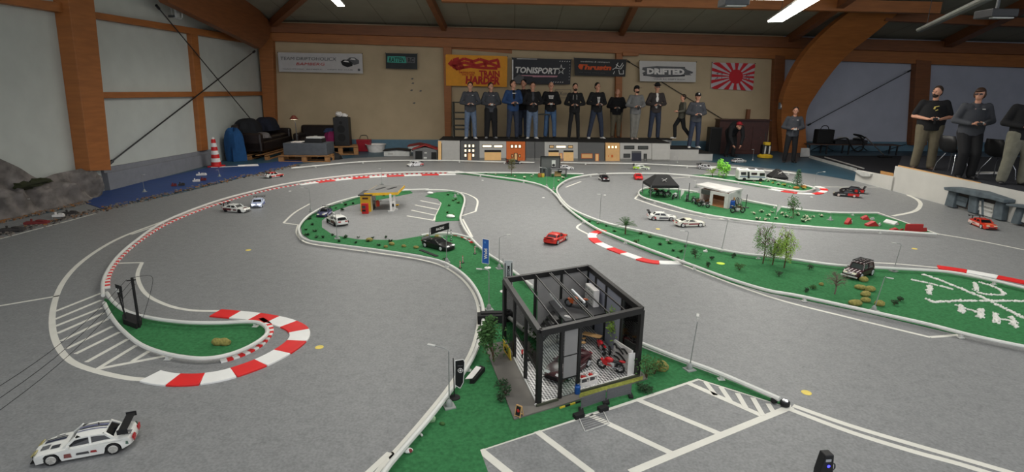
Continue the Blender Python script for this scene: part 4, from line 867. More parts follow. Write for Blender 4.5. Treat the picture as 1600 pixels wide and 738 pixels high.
# dark cabinet, speaker box and yellow machine right of the stage
c, w_, h_ = fit(1126, 1204, 243, 190); t = thing('sideboard', 'dark red-brown wooden sideboard standing against the back wall', 'cabinet', c + Vector((0, .5, 0)))
mcab = mat('cabinet_brown', (66, 34, 28), .5, var=.2); MB().box((0, .1, h_ * .5), (w_, .45, h_)).build('body', mcab, t, bevel=.01); MB().box((0, .06, h_ + .01), (w_ * 1.03, .56, .03)).build('top', mcab, t)
for s in (-.32, 0, .32): d_ = MB().box((s * w_, -.135, h_ * .45), (w_ * .28, .02, h_ * .7)).build('door', mcab, t, bevel=.006); MB().ball((s * w_ + .05, -.155, h_ * .5), .014, 8).build('knob', mchr, d_)
c, w_, h_ = fit(1107, 1125, 241, 200); t = thing('black_speaker_box', 'black loudspeaker box on the floor left of the dark sideboard', 'loudspeaker', c + Vector((0, .2, 0)))
MB().box((0, 0, h_ / 2), (w_, .35, h_)).build('cabinet', mblk, t, bevel=.01); MB().box((0, -.18, h_ / 2), (w_ * .84, .012, h_ * .9)).build('grille', mbl, t)
c, w_, h_ = fit(1184, 1206, 247, 221); t = thing('floor_machine', 'yellow and black cleaning machine in front of the sideboard', 'machine', c)
mym = mat('machine_yellow', (206, 170, 40), .5); MB().lathe((0, 0, 0), [(w_ * .5, .02), (w_ * .52, .08), (w_ * .3, .13), (.05, .14)], 18).build('base', mym, t); MB().box((0, .02, h_ * .5), (w_ * .6, .2, h_ * .6)).build('motor', mblk, t, bevel=.02); MB().box((0, -.02, h_ * .86), (w_ * .4, .18, .1)).build('cover', mym, t, bevel=.02)
for s in (-1, 1): MB().cyl((s * .07, -.11, .15), (s * .07, -.11, h_ * .72), .025, n=10).build('bottle', mhous, t)
MB().cyl((0, .1, h_ * .5), (0, .16, h_ * 1.5), .014, n=8).build('handle', mblk, t)
c, w_, h_ = fit(1166, 1172, 190, 175, 1.0); o = MB().box((0, 0, .17), (.12, .1, .34)).build('wooden_block', WOODD); o.location = BACK.px(1168, 186, .12); o.location.z -= .0; tag(o, 'upright wooden block fixed to the beige wall above the sideboard', 'block')
# dark shelf stand behind the first two people on the stage
t = thing('shelf_stand', 'dark open metal shelf standing behind the two leftmost people', 'shelf', FAC.at(u0 + .05, ZS, -1.6)); p0 = t.location
xa, xb = FAC.px(709, 200, -1.6), FAC.px(735, 200, -1.6); zt1 = FAC.px(712, 159, -1.6).z
for q in (xa, xb): MB().box(((q.x, q.y, (ZS + zt1) / 2)), (.05, .3, zt1 - ZS)).build('upright', mdr, t)
for y in (160, 176, 186, 196, 202): z = FAC.px(712, y, -1.6).z; MB().box(((xa.x + xb.x) / 2, xa.y, z), (xb.x - xa.x, .3, .035)).build('shelf_board', mdr, t)
rebase(t)
t = thing('folding_table', 'small dark table standing on the stage behind the man in jeans', 'table', FAC.px(846, 212, -1.55)); t.location.z = ZS; p0 = t.location.copy()
MB().box(p0 + Vector((0, 0, .75)), (.5, .4, .03)).build('tabletop', mdr, t)
for sx in (-1, 1):
    for sy in (-1, 1): MB().box(p0 + Vector((sx * .22, sy * .17, .37)), (.03, .03, .74)).build('leg', mbl, t)
rebase(t)
# ================================================================ RC CARS
mtyre = mat('tyre', (22, 22, 23), .8); mglass = mat('car_glass', (18, 20, 24), .12, spec=.8)
mhead = mat('headlight_lit', (225, 235, 255), .3, emit=6, var=0); mhl = mat('headlight', (200, 196, 170), .2); mtl = mat('tail_light', (170, 20, 24), .3)
def car(a, b, label, body, roof=None, rim=(200, 200, 200), wing='gt', livery=(), kind='coupe', k=1.0, lit=False, stripes=(), z=TZ, name='rc_car', glass=None, roofk=1, headc=None):
    pa, pb = (P(*a, z), P(*b, z)) if len(a) == 2 else (Vector(a), Vector(b))
    c = (pa + pb) / 2; d = pb - pa; rz = math.atan2(d.y, d.x)
    t = thing(name, label, 'toy car', (c.x, c.y, z), rz)
    mb_ = mat('paint_%d_%d_%d' % body, body, .28, var=.03, spec=.6); mr = mat('paint_%d_%d_%d' % roof, roof, .28, var=.03) if roof else mb_
    g_ = glass or mglass
    S = k; ht = dict(coupe=.128, hatch=.135, wagon=.14, truck=.17, fast=.118)[kind]
    hood = {'truck': .1}.get(kind, .082); tr_ = {'truck': .1, 'hatch': .095, 'fast': .092}.get(kind, .09); bot = .02 if kind != 'truck' else .045
    wr, wz = (.033, .033) if kind != 'truck' else (.044, .044); xf, xr = .142, -.138
    def arc(xc): return [(xc - (wr + .006) * math.cos(math.pi * i / 8), wz + (wr + .006) * math.sin(math.pi * i / 8)) for i in range(9)]
    low = [(-.228, bot + .012), (-.19, bot)] + [q for q in arc(xr)] + [(xr + wr + .012, bot - .003), (xf - wr - .012, bot - .003)] + arc(xf) + [(.195, bot), (.236, bot - .002)]
    top = [(.24, bot + .025), (.232, hood - .022), (.205, hood - .012), (.15, hood - .004), (.08, hood + .002), (0, hood + .003), (-.1, tr_), (-.16, tr_ + .001), (-.222, tr_ - .003), (-.233, tr_ - .03)]
    ol = low + top; nl = len(low); n = len(ol)
    st = [-1, -.96, -.8, -.4, 0, .4, .8, .96, 1]; vs = []
    for ty in st:
        for i, (x, zz) in enumerate(ol):
            w_ = .098 * (1 - .2 * max(0, (abs(x) - .13) / .11) ** 2)
            if i >= nl - 1: zz -= .008 * abs(ty) ** 3; 
            if i >= nl and abs(ty) == 1: zz -= .006; w_ *= .97
            if abs(x) < .09 and zz < .05: w_ *= 1.02
            xx = x * (1 - .07 * abs(ty) ** 3) if abs(x) > .18 else x
            vs.append(Vector((xx, ty * w_, zz)) * S)
    fs = [(j * n + i, j * n + (i + 1) % n, (j + 1) * n + (i + 1) % n, (j + 1) * n + i) for j in range(len(st) - 1) for i in range(n)]
    tri = tessellate_polygon([[Vector((x, zz, 0)) for x, zz in ol]])
    fs += [tuple(q) for q in tri] + [tuple((len(st) - 1) * n + i for i in reversed(q)) for q in tri]
    MB().add(vs, fs).build('body', mb_, t, smooth=35)
    MB().box((0, 0, (bot + .03) * S), (.4 * S, .13 * S, .03 * S)).build('chassis', mbl, t)
    def topz(x): 
        for (x1, z1), (x0, z0) in zip(top, top[1:]):
            if x0 <= x <= x1: return z0 + (z1 - z0) * (x - x0) / (x1 - x0)
        return hood
    # cabin
    xb = {'coupe': (.085, -.15), 'hatch': (.08, -.2), 'wagon': (.08, -.215), 'truck': (.075, -.2), 'fast': (.09, -.19)}[kind]
    xt = {'coupe': (.03, -.1), 'hatch': (.025, -.165), 'wagon': (.02, -.2), 'truck': (.04, -.18), 'fast': (.02, -.06)}[kind]
    zb_ = hood - .004; wb, wt = .087, .068
    B = [Vector(v) * S for v in ((xb[0], -wb * .9, zb_), (xb[0], wb * .9, zb_), (xb[1], wb * .88, zb_ + .002), (xb[1], -wb * .88, zb_ + .002))]
    T = [Vector(v) * S for v in ((xt[0], -wt, ht - .004), (xt[0], wt, ht - .004), (xt[1], wt * .94, ht - .006), (xt[1], -wt * .94, ht - .006))]
    MB().add(B + T, [(0, 1, 2, 3), (7, 6, 5, 4), (0, 4, 5, 1), (1, 5, 6, 2), (2, 6, 7, 3), (3, 7, 4, 0)]).build('windows', g_, t)
    rf = MB(); m0 = (xt[0] + xt[1]) / 2; g5 = []
    for i in range(5):
        x = xt[0] + .006 + (xt[1] - xt[0] - .012) * i / 4
        for j in range(5):
            ty = (j - 2) / 2; g5.append(Vector((x, ty * (wt + .003), ht + .004 - .007 * ty * ty - .006 * ((i - 2) / 2) ** 2)) * S)
    g6 = [v - Vector((0, 0, .008 * S)) for v in g5]
    fs = []
    for i in range(4):
        for j in range(4): a_ = i * 5 + j; fs += [(a_, a_ + 1, a_ + 6, a_ + 5), (a_ + 25, a_ + 30, a_ + 31, a_ + 26)]
    rim_ = [0, 1, 2, 3, 4, 9, 14, 19, 24, 23, 22, 21, 20, 15, 10, 5]
    fs += [(rim_[i], rim_[(i + 1) % 16], rim_[(i + 1) % 16] + 25, rim_[i] + 25) for i in range(16)]
    rf.add(g5 + g6, fs).build('roof', mr, t, smooth=50)
    pil = MB()
    for i in range(4): pil.bar(B[i], T[i], .012 * S)
    xm = (xb[0] + xb[1]) / 2 - .005; xn = (xt[0] + xt[1]) / 2
    for s in (-1, 1):
        pil.bar(Vector((xm, s * wb * .93, zb_)) * S, Vector((xn, s * wt * 1.0, ht - .004)) * S, .01 * S)
    pil.build('pillars', mb_, t)
    # wheels
    mrim = mat('rim_%d_%d_%d' % rim, rim, .3, .5)
    for x in (xf, xr):
        for s in (-1, 1):
            y0, y1 = s * .07, s * .1; c0 = Vector((x, y0, wz)) * S; c1 = Vector((x, y1, wz)) * S
            wh = MB().cyl(c0, c1, wr * S, n=18).build('wheel', mtyre, t, smooth=True)
            r_ = MB().cyl(c1 + Vector((0, s * .0003, 0)), c1 + Vector((0, s * .0018, 0)) * S, wr * .72 * S, wr * .64 * S, 14)
            for q in range(5):
                an = q * 2 * math.pi / 5; r_.bar(c1 + Vector((0, s * .003 * S, 0)), c1 + Vector((math.cos(an) * wr * .66, s * .003, math.sin(an) * wr * .66)) * S, .004 * S, .006 * S)
            r_.build('rim', mrim, wh)
    for s in (-1, 1):
        MB().hexa([Vector((.2325, s * .05 - .022, hood - .026)) * S, Vector((.2325, s * .05 + .022, hood - .026)) * S, Vector((.214, s * .05 + .022, hood - .014)) * S, Vector((.214, s * .05 - .022, hood - .014)) * S], (.004 * S, 0, .003 * S)).build('headlight', mhead if lit else (mat('headlamp_%d_%d_%d' % headc, headc, .3) if headc else mhl), t)
        MB().box(Vector((-.231, s * .052, tr_ - .02)) * S, (.006 * S, .04 * S, .014 * S)).build('tail_light', mtl, t)
    MB().box(Vector((.228, 0, bot + .0)) * S, (.03 * S, .15 * S, .005 * S)).build('front_splitter', mblk, t)
    MB().box(Vector((.2385, 0, bot + .018)) * S, (.006 * S, .09 * S, .016 * S)).build('grille', mbl, t)
    for s in (-1, 1): MB().box(Vector((.06, s * .098, hood + .008)) * S, (.012 * S, .016 * S, .01 * S)).build('mirror', mb_, t)
    if wing == 'gt':
        wg = MB().box(Vector((-.215, 0, tr_ + .045)) * S, (.04 * S, .19 * S, .004 * S)).build('rear_wing', mblk, t)
        for s in (-1, 1):
            MB().box(Vector((-.205, s * .05, tr_ + .02)) * S, (.02 * S, .004 * S, .05 * S)).build('wing_support', mblk, wg)
            MB().box(Vector((-.215, s * .095, tr_ + .042)) * S, (.045 * S, .003 * S, .022 * S)).build('end_plate', mblk, wg)
    elif wing == 'lip':
        MB().hexa([Vector((-.2, -.075, tr_ - .002)) * S, Vector((-.232, -.07, tr_ + .014)) * S, Vector((-.232, .07, tr_ + .014)) * S, Vector((-.2, .075, tr_ - .002)) * S], (0, 0, .003 * S)).build('spoiler', mblk, t)
    # top stripes  (y0,y1,x0,x1,rgb) on hood/trunk ; livery patches on the sides (x0,x1,z0,z1,rgb)
    for i, (y0, y1, x0, x1, rgb) in enumerate(stripes):
        mm = mat('decal_%d_%d_%d' % rgb, rgb, .35, var=.02); mb = MB(); N = 5
        if x0 == 'roof': 
            vs_ = []
            for q in range(5):
                x = xt[0] + .004 + (xt[1] - xt[0] - .008) * q / 4
                for y in (y0, y1): vs_.append(Vector((x, y, ht + .0055 - .007 * (y / wt) ** 2 - .006 * ((q - 2) / 2) ** 2)) * S)
            mb.add(vs_, [(2 * q, 2 * q + 1, 2 * q + 3, 2 * q + 2) for q in range(4)]); mb.build('roof_stripe', mm, t)
        else:
            vs_ = []
            for q in range(N + 1):
                x = x0 + (x1 - x0) * q / N
                for y in (y0, y1): vs_.append(Vector((x, y, topz(x) + .0022 - .008 * abs(y / .098) ** 3)) * S)
            mb.add(vs_, [(2 * q, 2 * q + 1, 2 * q + 3, 2 * q + 2) for q in range(N)]); mb.build('stripe', mm, t)
    for (x0, x1, z0, z1, rgb) in livery:
        mm = mat('decal_%d_%d_%d' % rgb, rgb, .35, var=.02); mb = MB()
        for s in (-1, 1):
            y = s * .1005; mb.hexa([Vector((x0, y, z0)) * S, Vector((x1, y, z0 + .002)) * S, Vector((x1 - .003, y, z1)) * S, Vector((x0 + .003, y, z1)) * S], (0, s * .0006, 0))
        mb.build('side_decal', mm, t)
    return t
W_ = (226, 226, 220); BK = (26, 26, 28); RD = (196, 34, 30); MR = (96, 40, 44); GY = (120, 120, 122); NV = (40, 44, 76)
t = car((203, 691), (76, 714), 'large white drift car with black and grey stripes at the lower left', W_, wing=None, k=1.06, rim=(206, 204, 198),
    stripes=[(-.045, -.036, 'roof', 0, BK), (-.03, -.012, 'roof', 0, (84, 88, 122)), (-.008, 0, 'roof', 0, BK), (.012, .02, 'roof', 0, (84, 88, 122)), (-.05, -.04, .1, .2, BK), (-.034, -.014, .1, .2, (44, 48, 70)), (.03, .06, .11, .15, (60, 62, 66)), (.01, .05, .16, .2, (96, 98, 100)), (-.075, -.06, .12, .16, GY), (-.05, .05, -.225, -.165, (214, 214, 208)), (.02, .06, -.22, -.18, GY)],
    livery=[(.05, .085, .03, .055, (130, 76, 72)), (-.03, .03, .036, .05, (70, 70, 72)), (-.065, -.035, .036, .05, (150, 50, 50)), (-.215, -.2, .05, .07, (84, 110, 96))], headc=(150, 140, 84))
wg = MB().box((-.205, 0, .138), (.045, .2, .005)).box((-.205, .1, .133), (.055, .003, .03)).box((-.205, -.1, .133), (.055, .003, .03)).build('rear_wing', mblk, t)
for s in (-1, 1): MB().bar((-.2, s * .05, .09), (-.205, s * .05, .138), .005, .02).build('wing_support', mblk, wg)
for s in (-1, 1): MB().box((-.247, s * .05, .062), (.004, .045, .022)).build('tail_lamp_panel', mat('tail_red', (176, 28, 34), .3), t)
MB().box((-.2485, 0, .062), (.003, .04, .012)).build('number_plate', mhous, t)
MB().cyl((-.06, -.02, .135), (-.06, -.02, .155), .004, n=6).build('antenna_stub', mdg, t)
car((350, 329), (389, 332), 'white drift car with maroon side stripes and a high black wing, leftmost on the track', W_, livery=[(-.19, -.02, .03, .07, MR), (.02, .09, .035, .06, MR), (-.1, .0, .05, .062, (220, 120, 120))], stripes=[(-.04, .04, .16, .2, MR)], rim=(40, 40, 42))
car((407, 317), (400, 326), 'pale blue and white drift car with headlights on, beside the maroon-striped car', (206, 214, 232), lit=True, livery=[(-.1, .1, .03, .06, (70, 90, 170))], stripes=[(-.06, .06, .14, .17, (70, 90, 170))])
car((410, 279.5), (445, 275), 'white and red drift car with a black wing alone on the far left straight', W_, roof=RD, livery=[(0, .2, .03, .07, RD), (-.12, -.02, .03, .055, RD)], stripes=[(-.07, .07, .1, .2, RD)], rim=(60, 60, 62))
car((657, 259), (641, 260.5), 'white drift car with red tail on the far straight near the model sheds', (222, 222, 224), roof=(228, 228, 228), livery=[(-.2, -.1, .03, .07, RD)], stripes=[(-.07, .07, -.22, -.16, RD)], wing='lip')
car((538, 355), (517, 344.5), 'white rally-striped hatchback with maroon and black markings inside the turf ring', W_, kind='hatch', wing='lip', livery=[(-.15, .0, .03, .075, MR), (.02, .12, .03, .06, BK), (-.2, -.16, .04, .07, BK)], stripes=[(-.06, .06, 'roof', 0, (232, 232, 228)), (-.07, -.03, .1, .2, BK), (.03, .07, .1, .2, MR)], rim=(30, 30, 30), k=1.06)
car((512, 333), (503, 339.5), 'dark blue drift car parked nose-on behind the rally-striped hatchback', (44, 48, 84), roof=(30, 30, 36), k=.9, wing='gt', livery=[(-.1, .1, .03, .06, (160, 160, 190))])
car((668, 383), (701, 391), 'matt black car with white rims parked on the turf under a banner', (24, 24, 25), kind='fast', rim=(220, 220, 222), wing='lip', z=TZ + .006, livery=[], k=1.05, headc=(230, 230, 230))
car((857, 383.5), (879, 372), 'bright red drift car with white rims alone in the centre of the track', (206, 42, 26), glass=mat('glass_plum', (60, 34, 44), .2), wing='lip', rim=(214, 214, 212), livery=[(-.1, .02, .03, .05, (226, 190, 180)), (.05, .12, .04, .07, (230, 150, 130))], stripes=[(.03, .06, 'roof', 0, (214, 60, 36))], k=1.04)
car((792, 256.5), (814, 255.5), 'black drift car on the far straight under the orange model house', BK, wing='gt', livery=[(-.1, .1, .03, .06, GY)])
car((876, 265.5), (890, 265), 'white drift car half hidden by the dark grey billboard', (214, 214, 214), wing='lip')
car((939, 279), (948, 285), 'black drift car with white trim coming round the far bend', (34, 30, 32), wing='gt', livery=[(-.15, .1, .04, .07, W_)], rim=(220, 220, 220), stripes=[(-.03, .03, .1, .2, (90, 30, 36))], headc=(226, 226, 226))
car((994, 275.5), (1000, 284), 'bright red drift car coming round the far bend right of the black one', (208, 30, 34), wing='gt', rim=(160, 60, 50), glass=mat('glass_red', (70, 20, 24), .3), livery=[], k=.98, headc=(230, 90, 80))
car((991, 264.5), (1013, 265.5), 'lime green and white drift car on the far straight', (206, 214, 196), roof=(220, 222, 214), wing='gt', livery=[(-.22, -.05, .03, .08, (150, 190, 40)), (.0, .1, .03, .06, (70, 70, 74))], stripes=[(-.08, .08, -.22, -.16, (150, 190, 40)), (-.04, .04, .1, .2, (150, 190, 40))])
car((1091, 263.5), (1116, 266.5), 'white drift car with grey stripes on the far straight left of the camper', (210, 210, 212), wing='gt', livery=[(-.2, .15, .035, .06, GY)], stripes=[(-.06, .06, 'roof', 0, GY)], k=1.05)
car((1143, 254.5), (1165, 253.5), 'white drift car with dark windows being set down by the crouching person', (206, 206, 206), wing='lip', livery=[(-.2, .15, .035, .055, GY)])
car((1349, 302.5), (1314, 299), 'black drift car with red rear, the farther of the two driving in tandem', BK, wing='gt', livery=[(-.22, -.05, .03, .08, RD), (0, .1, .03, .06, W_)], stripes=[(-.09, .09, -.225, -.16, RD)], rim=(200, 200, 200))
car((1340, 308.5), (1304, 305.5), 'black drift car with red rear, the nearer of the two driving in tandem', BK, roof=(30, 26, 28), wing='gt', livery=[(-.22, -.02, .03, .08, RD), (.02, .16, .04, .06, (150, 150, 150))], stripes=[(-.09, .09, -.225, -.16, RD)], rim=(220, 200, 190))
car((1523, 350), (1547, 359.5), 'orange-red drift car with white markings near the rock-like model garage', (200, 50, 28), wing='gt', livery=[(-.2, .1, .03, .07, (224, 190, 180)), (-.1, 0, .04, .06, (120, 30, 24))], stripes=[(-.05, .05, .12, .2, (226, 110, 70)), (-.04, .04, 'roof', 0, (110, 30, 26))], rim=(216, 216, 212), k=1.05)
car((1013, 342.5), (1054, 344), 'white drift car with black windows and grey markings, the left of the middle pair', W_, wing='gt', livery=[(-.15, -.1, .03, .06, RD), (-.05, .1, .03, .06, (96, 96, 100))], stripes=[(-.05, .0, .12, .18, GY)], rim=(170, 170, 170), k=1.02)
car((1056, 353.5), (1096, 352.5), 'cream white drift car with a maroon side graphic, the right of the middle pair', (226, 224, 212), roof=(226, 222, 196), wing='lip', kind='fast', livery=[(-.05, .12, .04, .06, (140, 50, 56)), (-.15, -.06, .05, .065, (170, 110, 110))], rim=(226, 226, 222), k=1.04)
t = car((1356, 425), (1324, 437), 'dark striped off-road truck with a roof rack on the long turf strip', (52, 22, 30), kind='truck', wing=None, z=TZ + .006, rim=(210, 210, 212), stripes=[(y, y + .012, x0, x1, (206, 196, 194)) for y in (-.07, -.03, .01, .05) for x0, x1 in (('roof', 0), (.1, .2))], glass=mat('glass_pale', (60, 66, 64), .2), k=.98)
rk = MB()
for x in (-.16, -.12, -.08, -.04, 0, .03): rk.bar((x, -.07, .182), (x, .07, .182), .006)
for s in (-1, 1): rk.bar((-.17, s * .07, .182), (.035, s * .07, .182), .006); [rk.bar((x, s * .066, .168), (x, s * .07, .182), .005) for x in (-.16, .03)]
rk.build('roof_rack', mblk, t); MB().bar((.235, -.09, .04), (.235, .09, .04), .014).bar((.235, -.06, .07), (.235, .06, .07), .01).build('bull_bar', mhous, t)

# ================================================================ GLASS GARAGE
FL, FR = P(841, 632, .02), P(995, 587, .02); ZT = (zat(FL.x, FL.y, 521) + zat(FR.x, FR.y, 484)) / 2
def fl(v, z=0): return Vector((v.x, v.y, z))
BL, BR = fl(P(789, 438, ZT)), fl(P(920, 418, ZT)); FL, FR = fl(FL), fl(FR)
def HS(s, t, z=0.02): return fl((FL * (1 - s) + FR * s) * (1 - t) + (BL * (1 - s) + BR * s) * t, z)
mfr = mat('frame_black', (26, 25, 25), .45); mplate = mat('plate_grey', (108, 104, 98), .8, var=.08); mpan = mat('garage_panel', (136, 134, 132), .6, var=.06)
hs = thing('glass_garage', 'black-framed open-roof glass model garage on a grey base in the centre front', 'model garage', fl(FL))
pa, pb, pd = P(803, 659), P(1012, 595), P(757, 543); pc = pb + (BL - FL) * 1.02
MB().hexa([pa, pb, fl(pc), fl(pd)], (0, 0, .02)).build('base_plate', mplate, hs, bevel=.002)
# checker floor
mchk = bpy.data.materials.new('checker_floor'); mchk.use_nodes = True; nt = mchk.node_tree; b_ = nt.nodes['Principled BSDF']; b_.inputs['Roughness'].default_value = .35
tc = nt.nodes.new('ShaderNodeTexCoord'); mp = nt.nodes.new('ShaderNodeMapping'); ck = nt.nodes.new('ShaderNodeTexChecker'); ck.inputs['Scale'].default_value = 62
mp.inputs['Rotation'].default_value = (0, 0, math.radians(28)); mp.inputs['Location'].default_value = (0, 0, .5)
ck.inputs['Color1'].default_value = (.75, .74, .72, 1); ck.inputs['Color2'].default_value = (.015, .015, .016, 1)
nt.links.new(tc.outputs['Object'], mp.inputs[0]); nt.links.new(mp.outputs[0], ck.inputs[0]); nt.links.new(ck.outputs['Color'], b_.inputs['Base Color'])
MB().hexa([HS(.01, .01, .02), HS(.99, .01, .02), HS(.99, .99, .02), HS(.01, .99, .02)], (0, 0, .004)).build('checkered_floor', mchk, hs)
MB().hexa([HS(-.015, 0, .02), HS(0, 0, .02), HS(0, .7, .02), HS(-.015, .7, .02)], (0, 0, .01)).build('floor_trim', mhous, hs)
pw = .022
def post(s, t, z1=None, w=pw, nm='post'): MB().bar(HS(s, t, .02), HS(s, t, z1 or ZT), w, up=(HS(1, t) - HS(0, t))).build(nm, mfr, hs)
for s, t in ((0, 0), (1, 0), (0, 1), (1, 1)): post(s, t, w=.032)
for s in (.2, .37): post(s, 0)
for s in (.35, .66): post(s, 1)
for t in (.33, .66): post(0, t)
for t in (.3, .6, .82): post(1, t, w=.02)
ZB = ZT - .0
for a, b in (((0, 0), (1, 0)), ((1, 0), (1, 1)), ((0, 1), (1, 1)), ((0, 0), (0, 1))):
    MB().bar(HS(*a, ZB), HS(*b, ZB), .036, .044).build('top_beam', mfr, hs)
for s in (.18, .34, .5, .52, .68, .84):
    MB().bar(HS(s, 0, ZB + .01), HS(s, 1, ZB + .01), .008, .01).build('roof_bar', mfr, hs)
MB().bar(HS(0, .02, .25), HS(0, .66, .25), .012).build('side_rail', mfr, hs)
mgl = bpy.data.materials.new('clear_glass'); mgl.use_nodes = True; nt = mgl.node_tree; nt.nodes.remove(nt.nodes['Principled BSDF'])
g1 = nt.nodes.new('ShaderNodeBsdfTransparent'); g2 = nt.nodes.new('ShaderNodeBsdfGlossy'); g2.inputs['Roughness'].default_value = .03; mxs = nt.nodes.new('ShaderNodeMixShader'); fr = nt.nodes.new('ShaderNodeFresnel'); fr.inputs[0].default_value = 1.35
g1.inputs[0].default_value = (.86, .9, .89, 1)
nt.links.new(fr.outputs[0], mxs.inputs[0]); nt.links.new(g1.outputs[0], mxs.inputs[1]); nt.links.new(g2.outputs[0], mxs.inputs[2]); nt.links.new(mxs.outputs[0], nt.nodes['Material Output'].inputs[0])
def pane(a, b, z0, z1, m=None, nm='glass_pane', th=.003, sh=.02):
    A, B_ = HS(*a, z0), HS(*b, z0); d = (B_ - A).normalized() * sh; A += d; B_ -= d; nn = Vector((d.y, -d.x, 0)).normalized() * th
    MB().hexa([A, B_, B_ + Vector((0, 0, z1 - z0)), A + Vector((0, 0, z1 - z0))], nn).build(nm, m or mgl, hs)
pane((0, 0), (0, .33), .26, ZT - .02); pane((0, .33), (0, .66), .26, ZT - .02); pane((0, .66), (0, 1), .03, ZT - .02); pane((0, 0), (.2, 0), .24, ZT - .02); pane((.2, 0), (.37, 0), .03, .16)
pane((.2, 0), (.37, 0), .17, .33, mpan, 'door_panel', .008); pane((.2, 0), (.37, 0), .34, ZT - .02, mpan, 'door_panel', .008)
for z in (.165, .335): MB().bar(HS(.2, 0, z), HS(.37, 0, z), .014).build('transom', mfr, hs)
pane((.35, 1), (.66, 1), .02, ZT - .02, mpan, 'wall_panel', .01); pane((.66, 1), (1, 1), .02, ZT - .02, mpan, 'wall_panel', .01)
mpb = mat('garage_panel_blue', (150, 152, 164), .6, var=.05)
pane((1, .6), (1, .82), .02, ZT - .02, mpb, 'wall_panel', .01, .005); pane((1, .82), (1, 1), .02, ZT - .02, mpb, 'wall_panel', .01, .005); pane((1, .3), (1, .6), .02, ZT - .02, mpb, 'wall_panel', .01, .005); pane((1, 0), (1, .3), .1, ZT - .02)
ZM = .29
MB().hexa([HS(.5, .55, ZM), HS(.97, .55, ZM), HS(.97, .97, ZM), HS(.5, .97, ZM)], (0, 0, .014)).build('mezzanine_floor', mat('mezzanine_grey', (66, 66, 68), .6), hs)
MB().hexa([HS(.5, .54, ZM - .014), HS(.97, .54, ZM - .014), HS(.97, .55, ZM + .014), HS(.5, .55, ZM + .014)], (0, -.004, 0)).build('mezzanine_beam', mfr, hs)
sc = MB()
for k in range(9): z = ZM * (k + 1) / 9; sc.bar(HS(.16 + .036 * k, .62, z), HS(.16 + .036 * k, .78, z), .03, .01)
sc.build('staircase', mfr, hs)
for tt in (.62, .78): MB().bar(HS(.14, tt, .03), HS(.48, tt, ZM), .01, .03).build('stair_stringer', mfr, hs)
for s in (.36, .6): MB().bar(HS(s, .35, ZB - .02), HS(s, .62, ZB - .02), .014).build('light_bar', mat('bar_lamp', (210, 212, 214), .4), hs)
# planters and edges belonging to the base
mstone = mat('white_pebbles', (226, 224, 218), .8, var=.05); mmoss = mat('moss_light', (128, 132, 56), .95, var=.3, scale=60)
def planter(a, b, label_edge=True):
    A, B_ = P(*a, .02), P(*b, .02); A, B_ = fl(A, .02), fl(B_, .02)
    MB().bar(A + Vector((0, 0, .008)), B_ + Vector((0, 0, .008)), .014, .014).build('planter_edge', mat('planter_green', (62, 66, 50), .8), hs)
    nn = Vector((-(B_ - A).y, (B_ - A).x, 0)).normalized() * .022; mb = MB(); n = int((B_ - A).length / .012)
    for k in range(n):
        p = A.lerp(B_, (k + .5) / n) + nn * R_.uniform(.6, 1.3) + Vector((0, 0, .006)); mb.ball(p, R_.uniform(.006, .011), 6, jit=.2)
    mb.build('pebbles', mstone, hs)
planter((838, 636), (872, 626)); planter((905, 614), (998, 588))
MB().hexa([P(*c, .02) for c in ((905, 622), (1004, 594), (1005, 588), (906, 615))], (0, 0, .003)).build('moss_strip', mmoss, hs)
eg = MB()
for k in range(4):
    A, B_ = P(874 + k * 8, 640.5 - k * 2.6, .0), P(882 + k * 8, 638 - k * 2.6, .0); eg.hexa([A, B_, B_ + Vector((0, 0, .021)), A + Vector((0, 0, .021))], Vector((.004, -.006, 0)), mi=k % 2)
eg.build('warning_edge', [mat('warn_yellow', (206, 178, 50), .6), mbl], hs)
rebase(hs)
ZG = .024
car(HS(.62, .38, ZG) + Vector((.03, .04, 0)), HS(.2, .2, ZG), 'dark maroon car with chrome trim inside the glass garage', (72, 38, 42), kind='fast', wing=None, z=ZG, rim=(214, 214, 216), k=.98, livery=[(-.08, .1, .052, .056, (220, 220, 222)), (-.18, -.1, .03, .036, (214, 214, 216))], glass=mat('glass_brown', (44, 28, 30), .2), stripes=[(.06, .066, .12, .2, (214, 214, 216))], headc=(216, 216, 216))
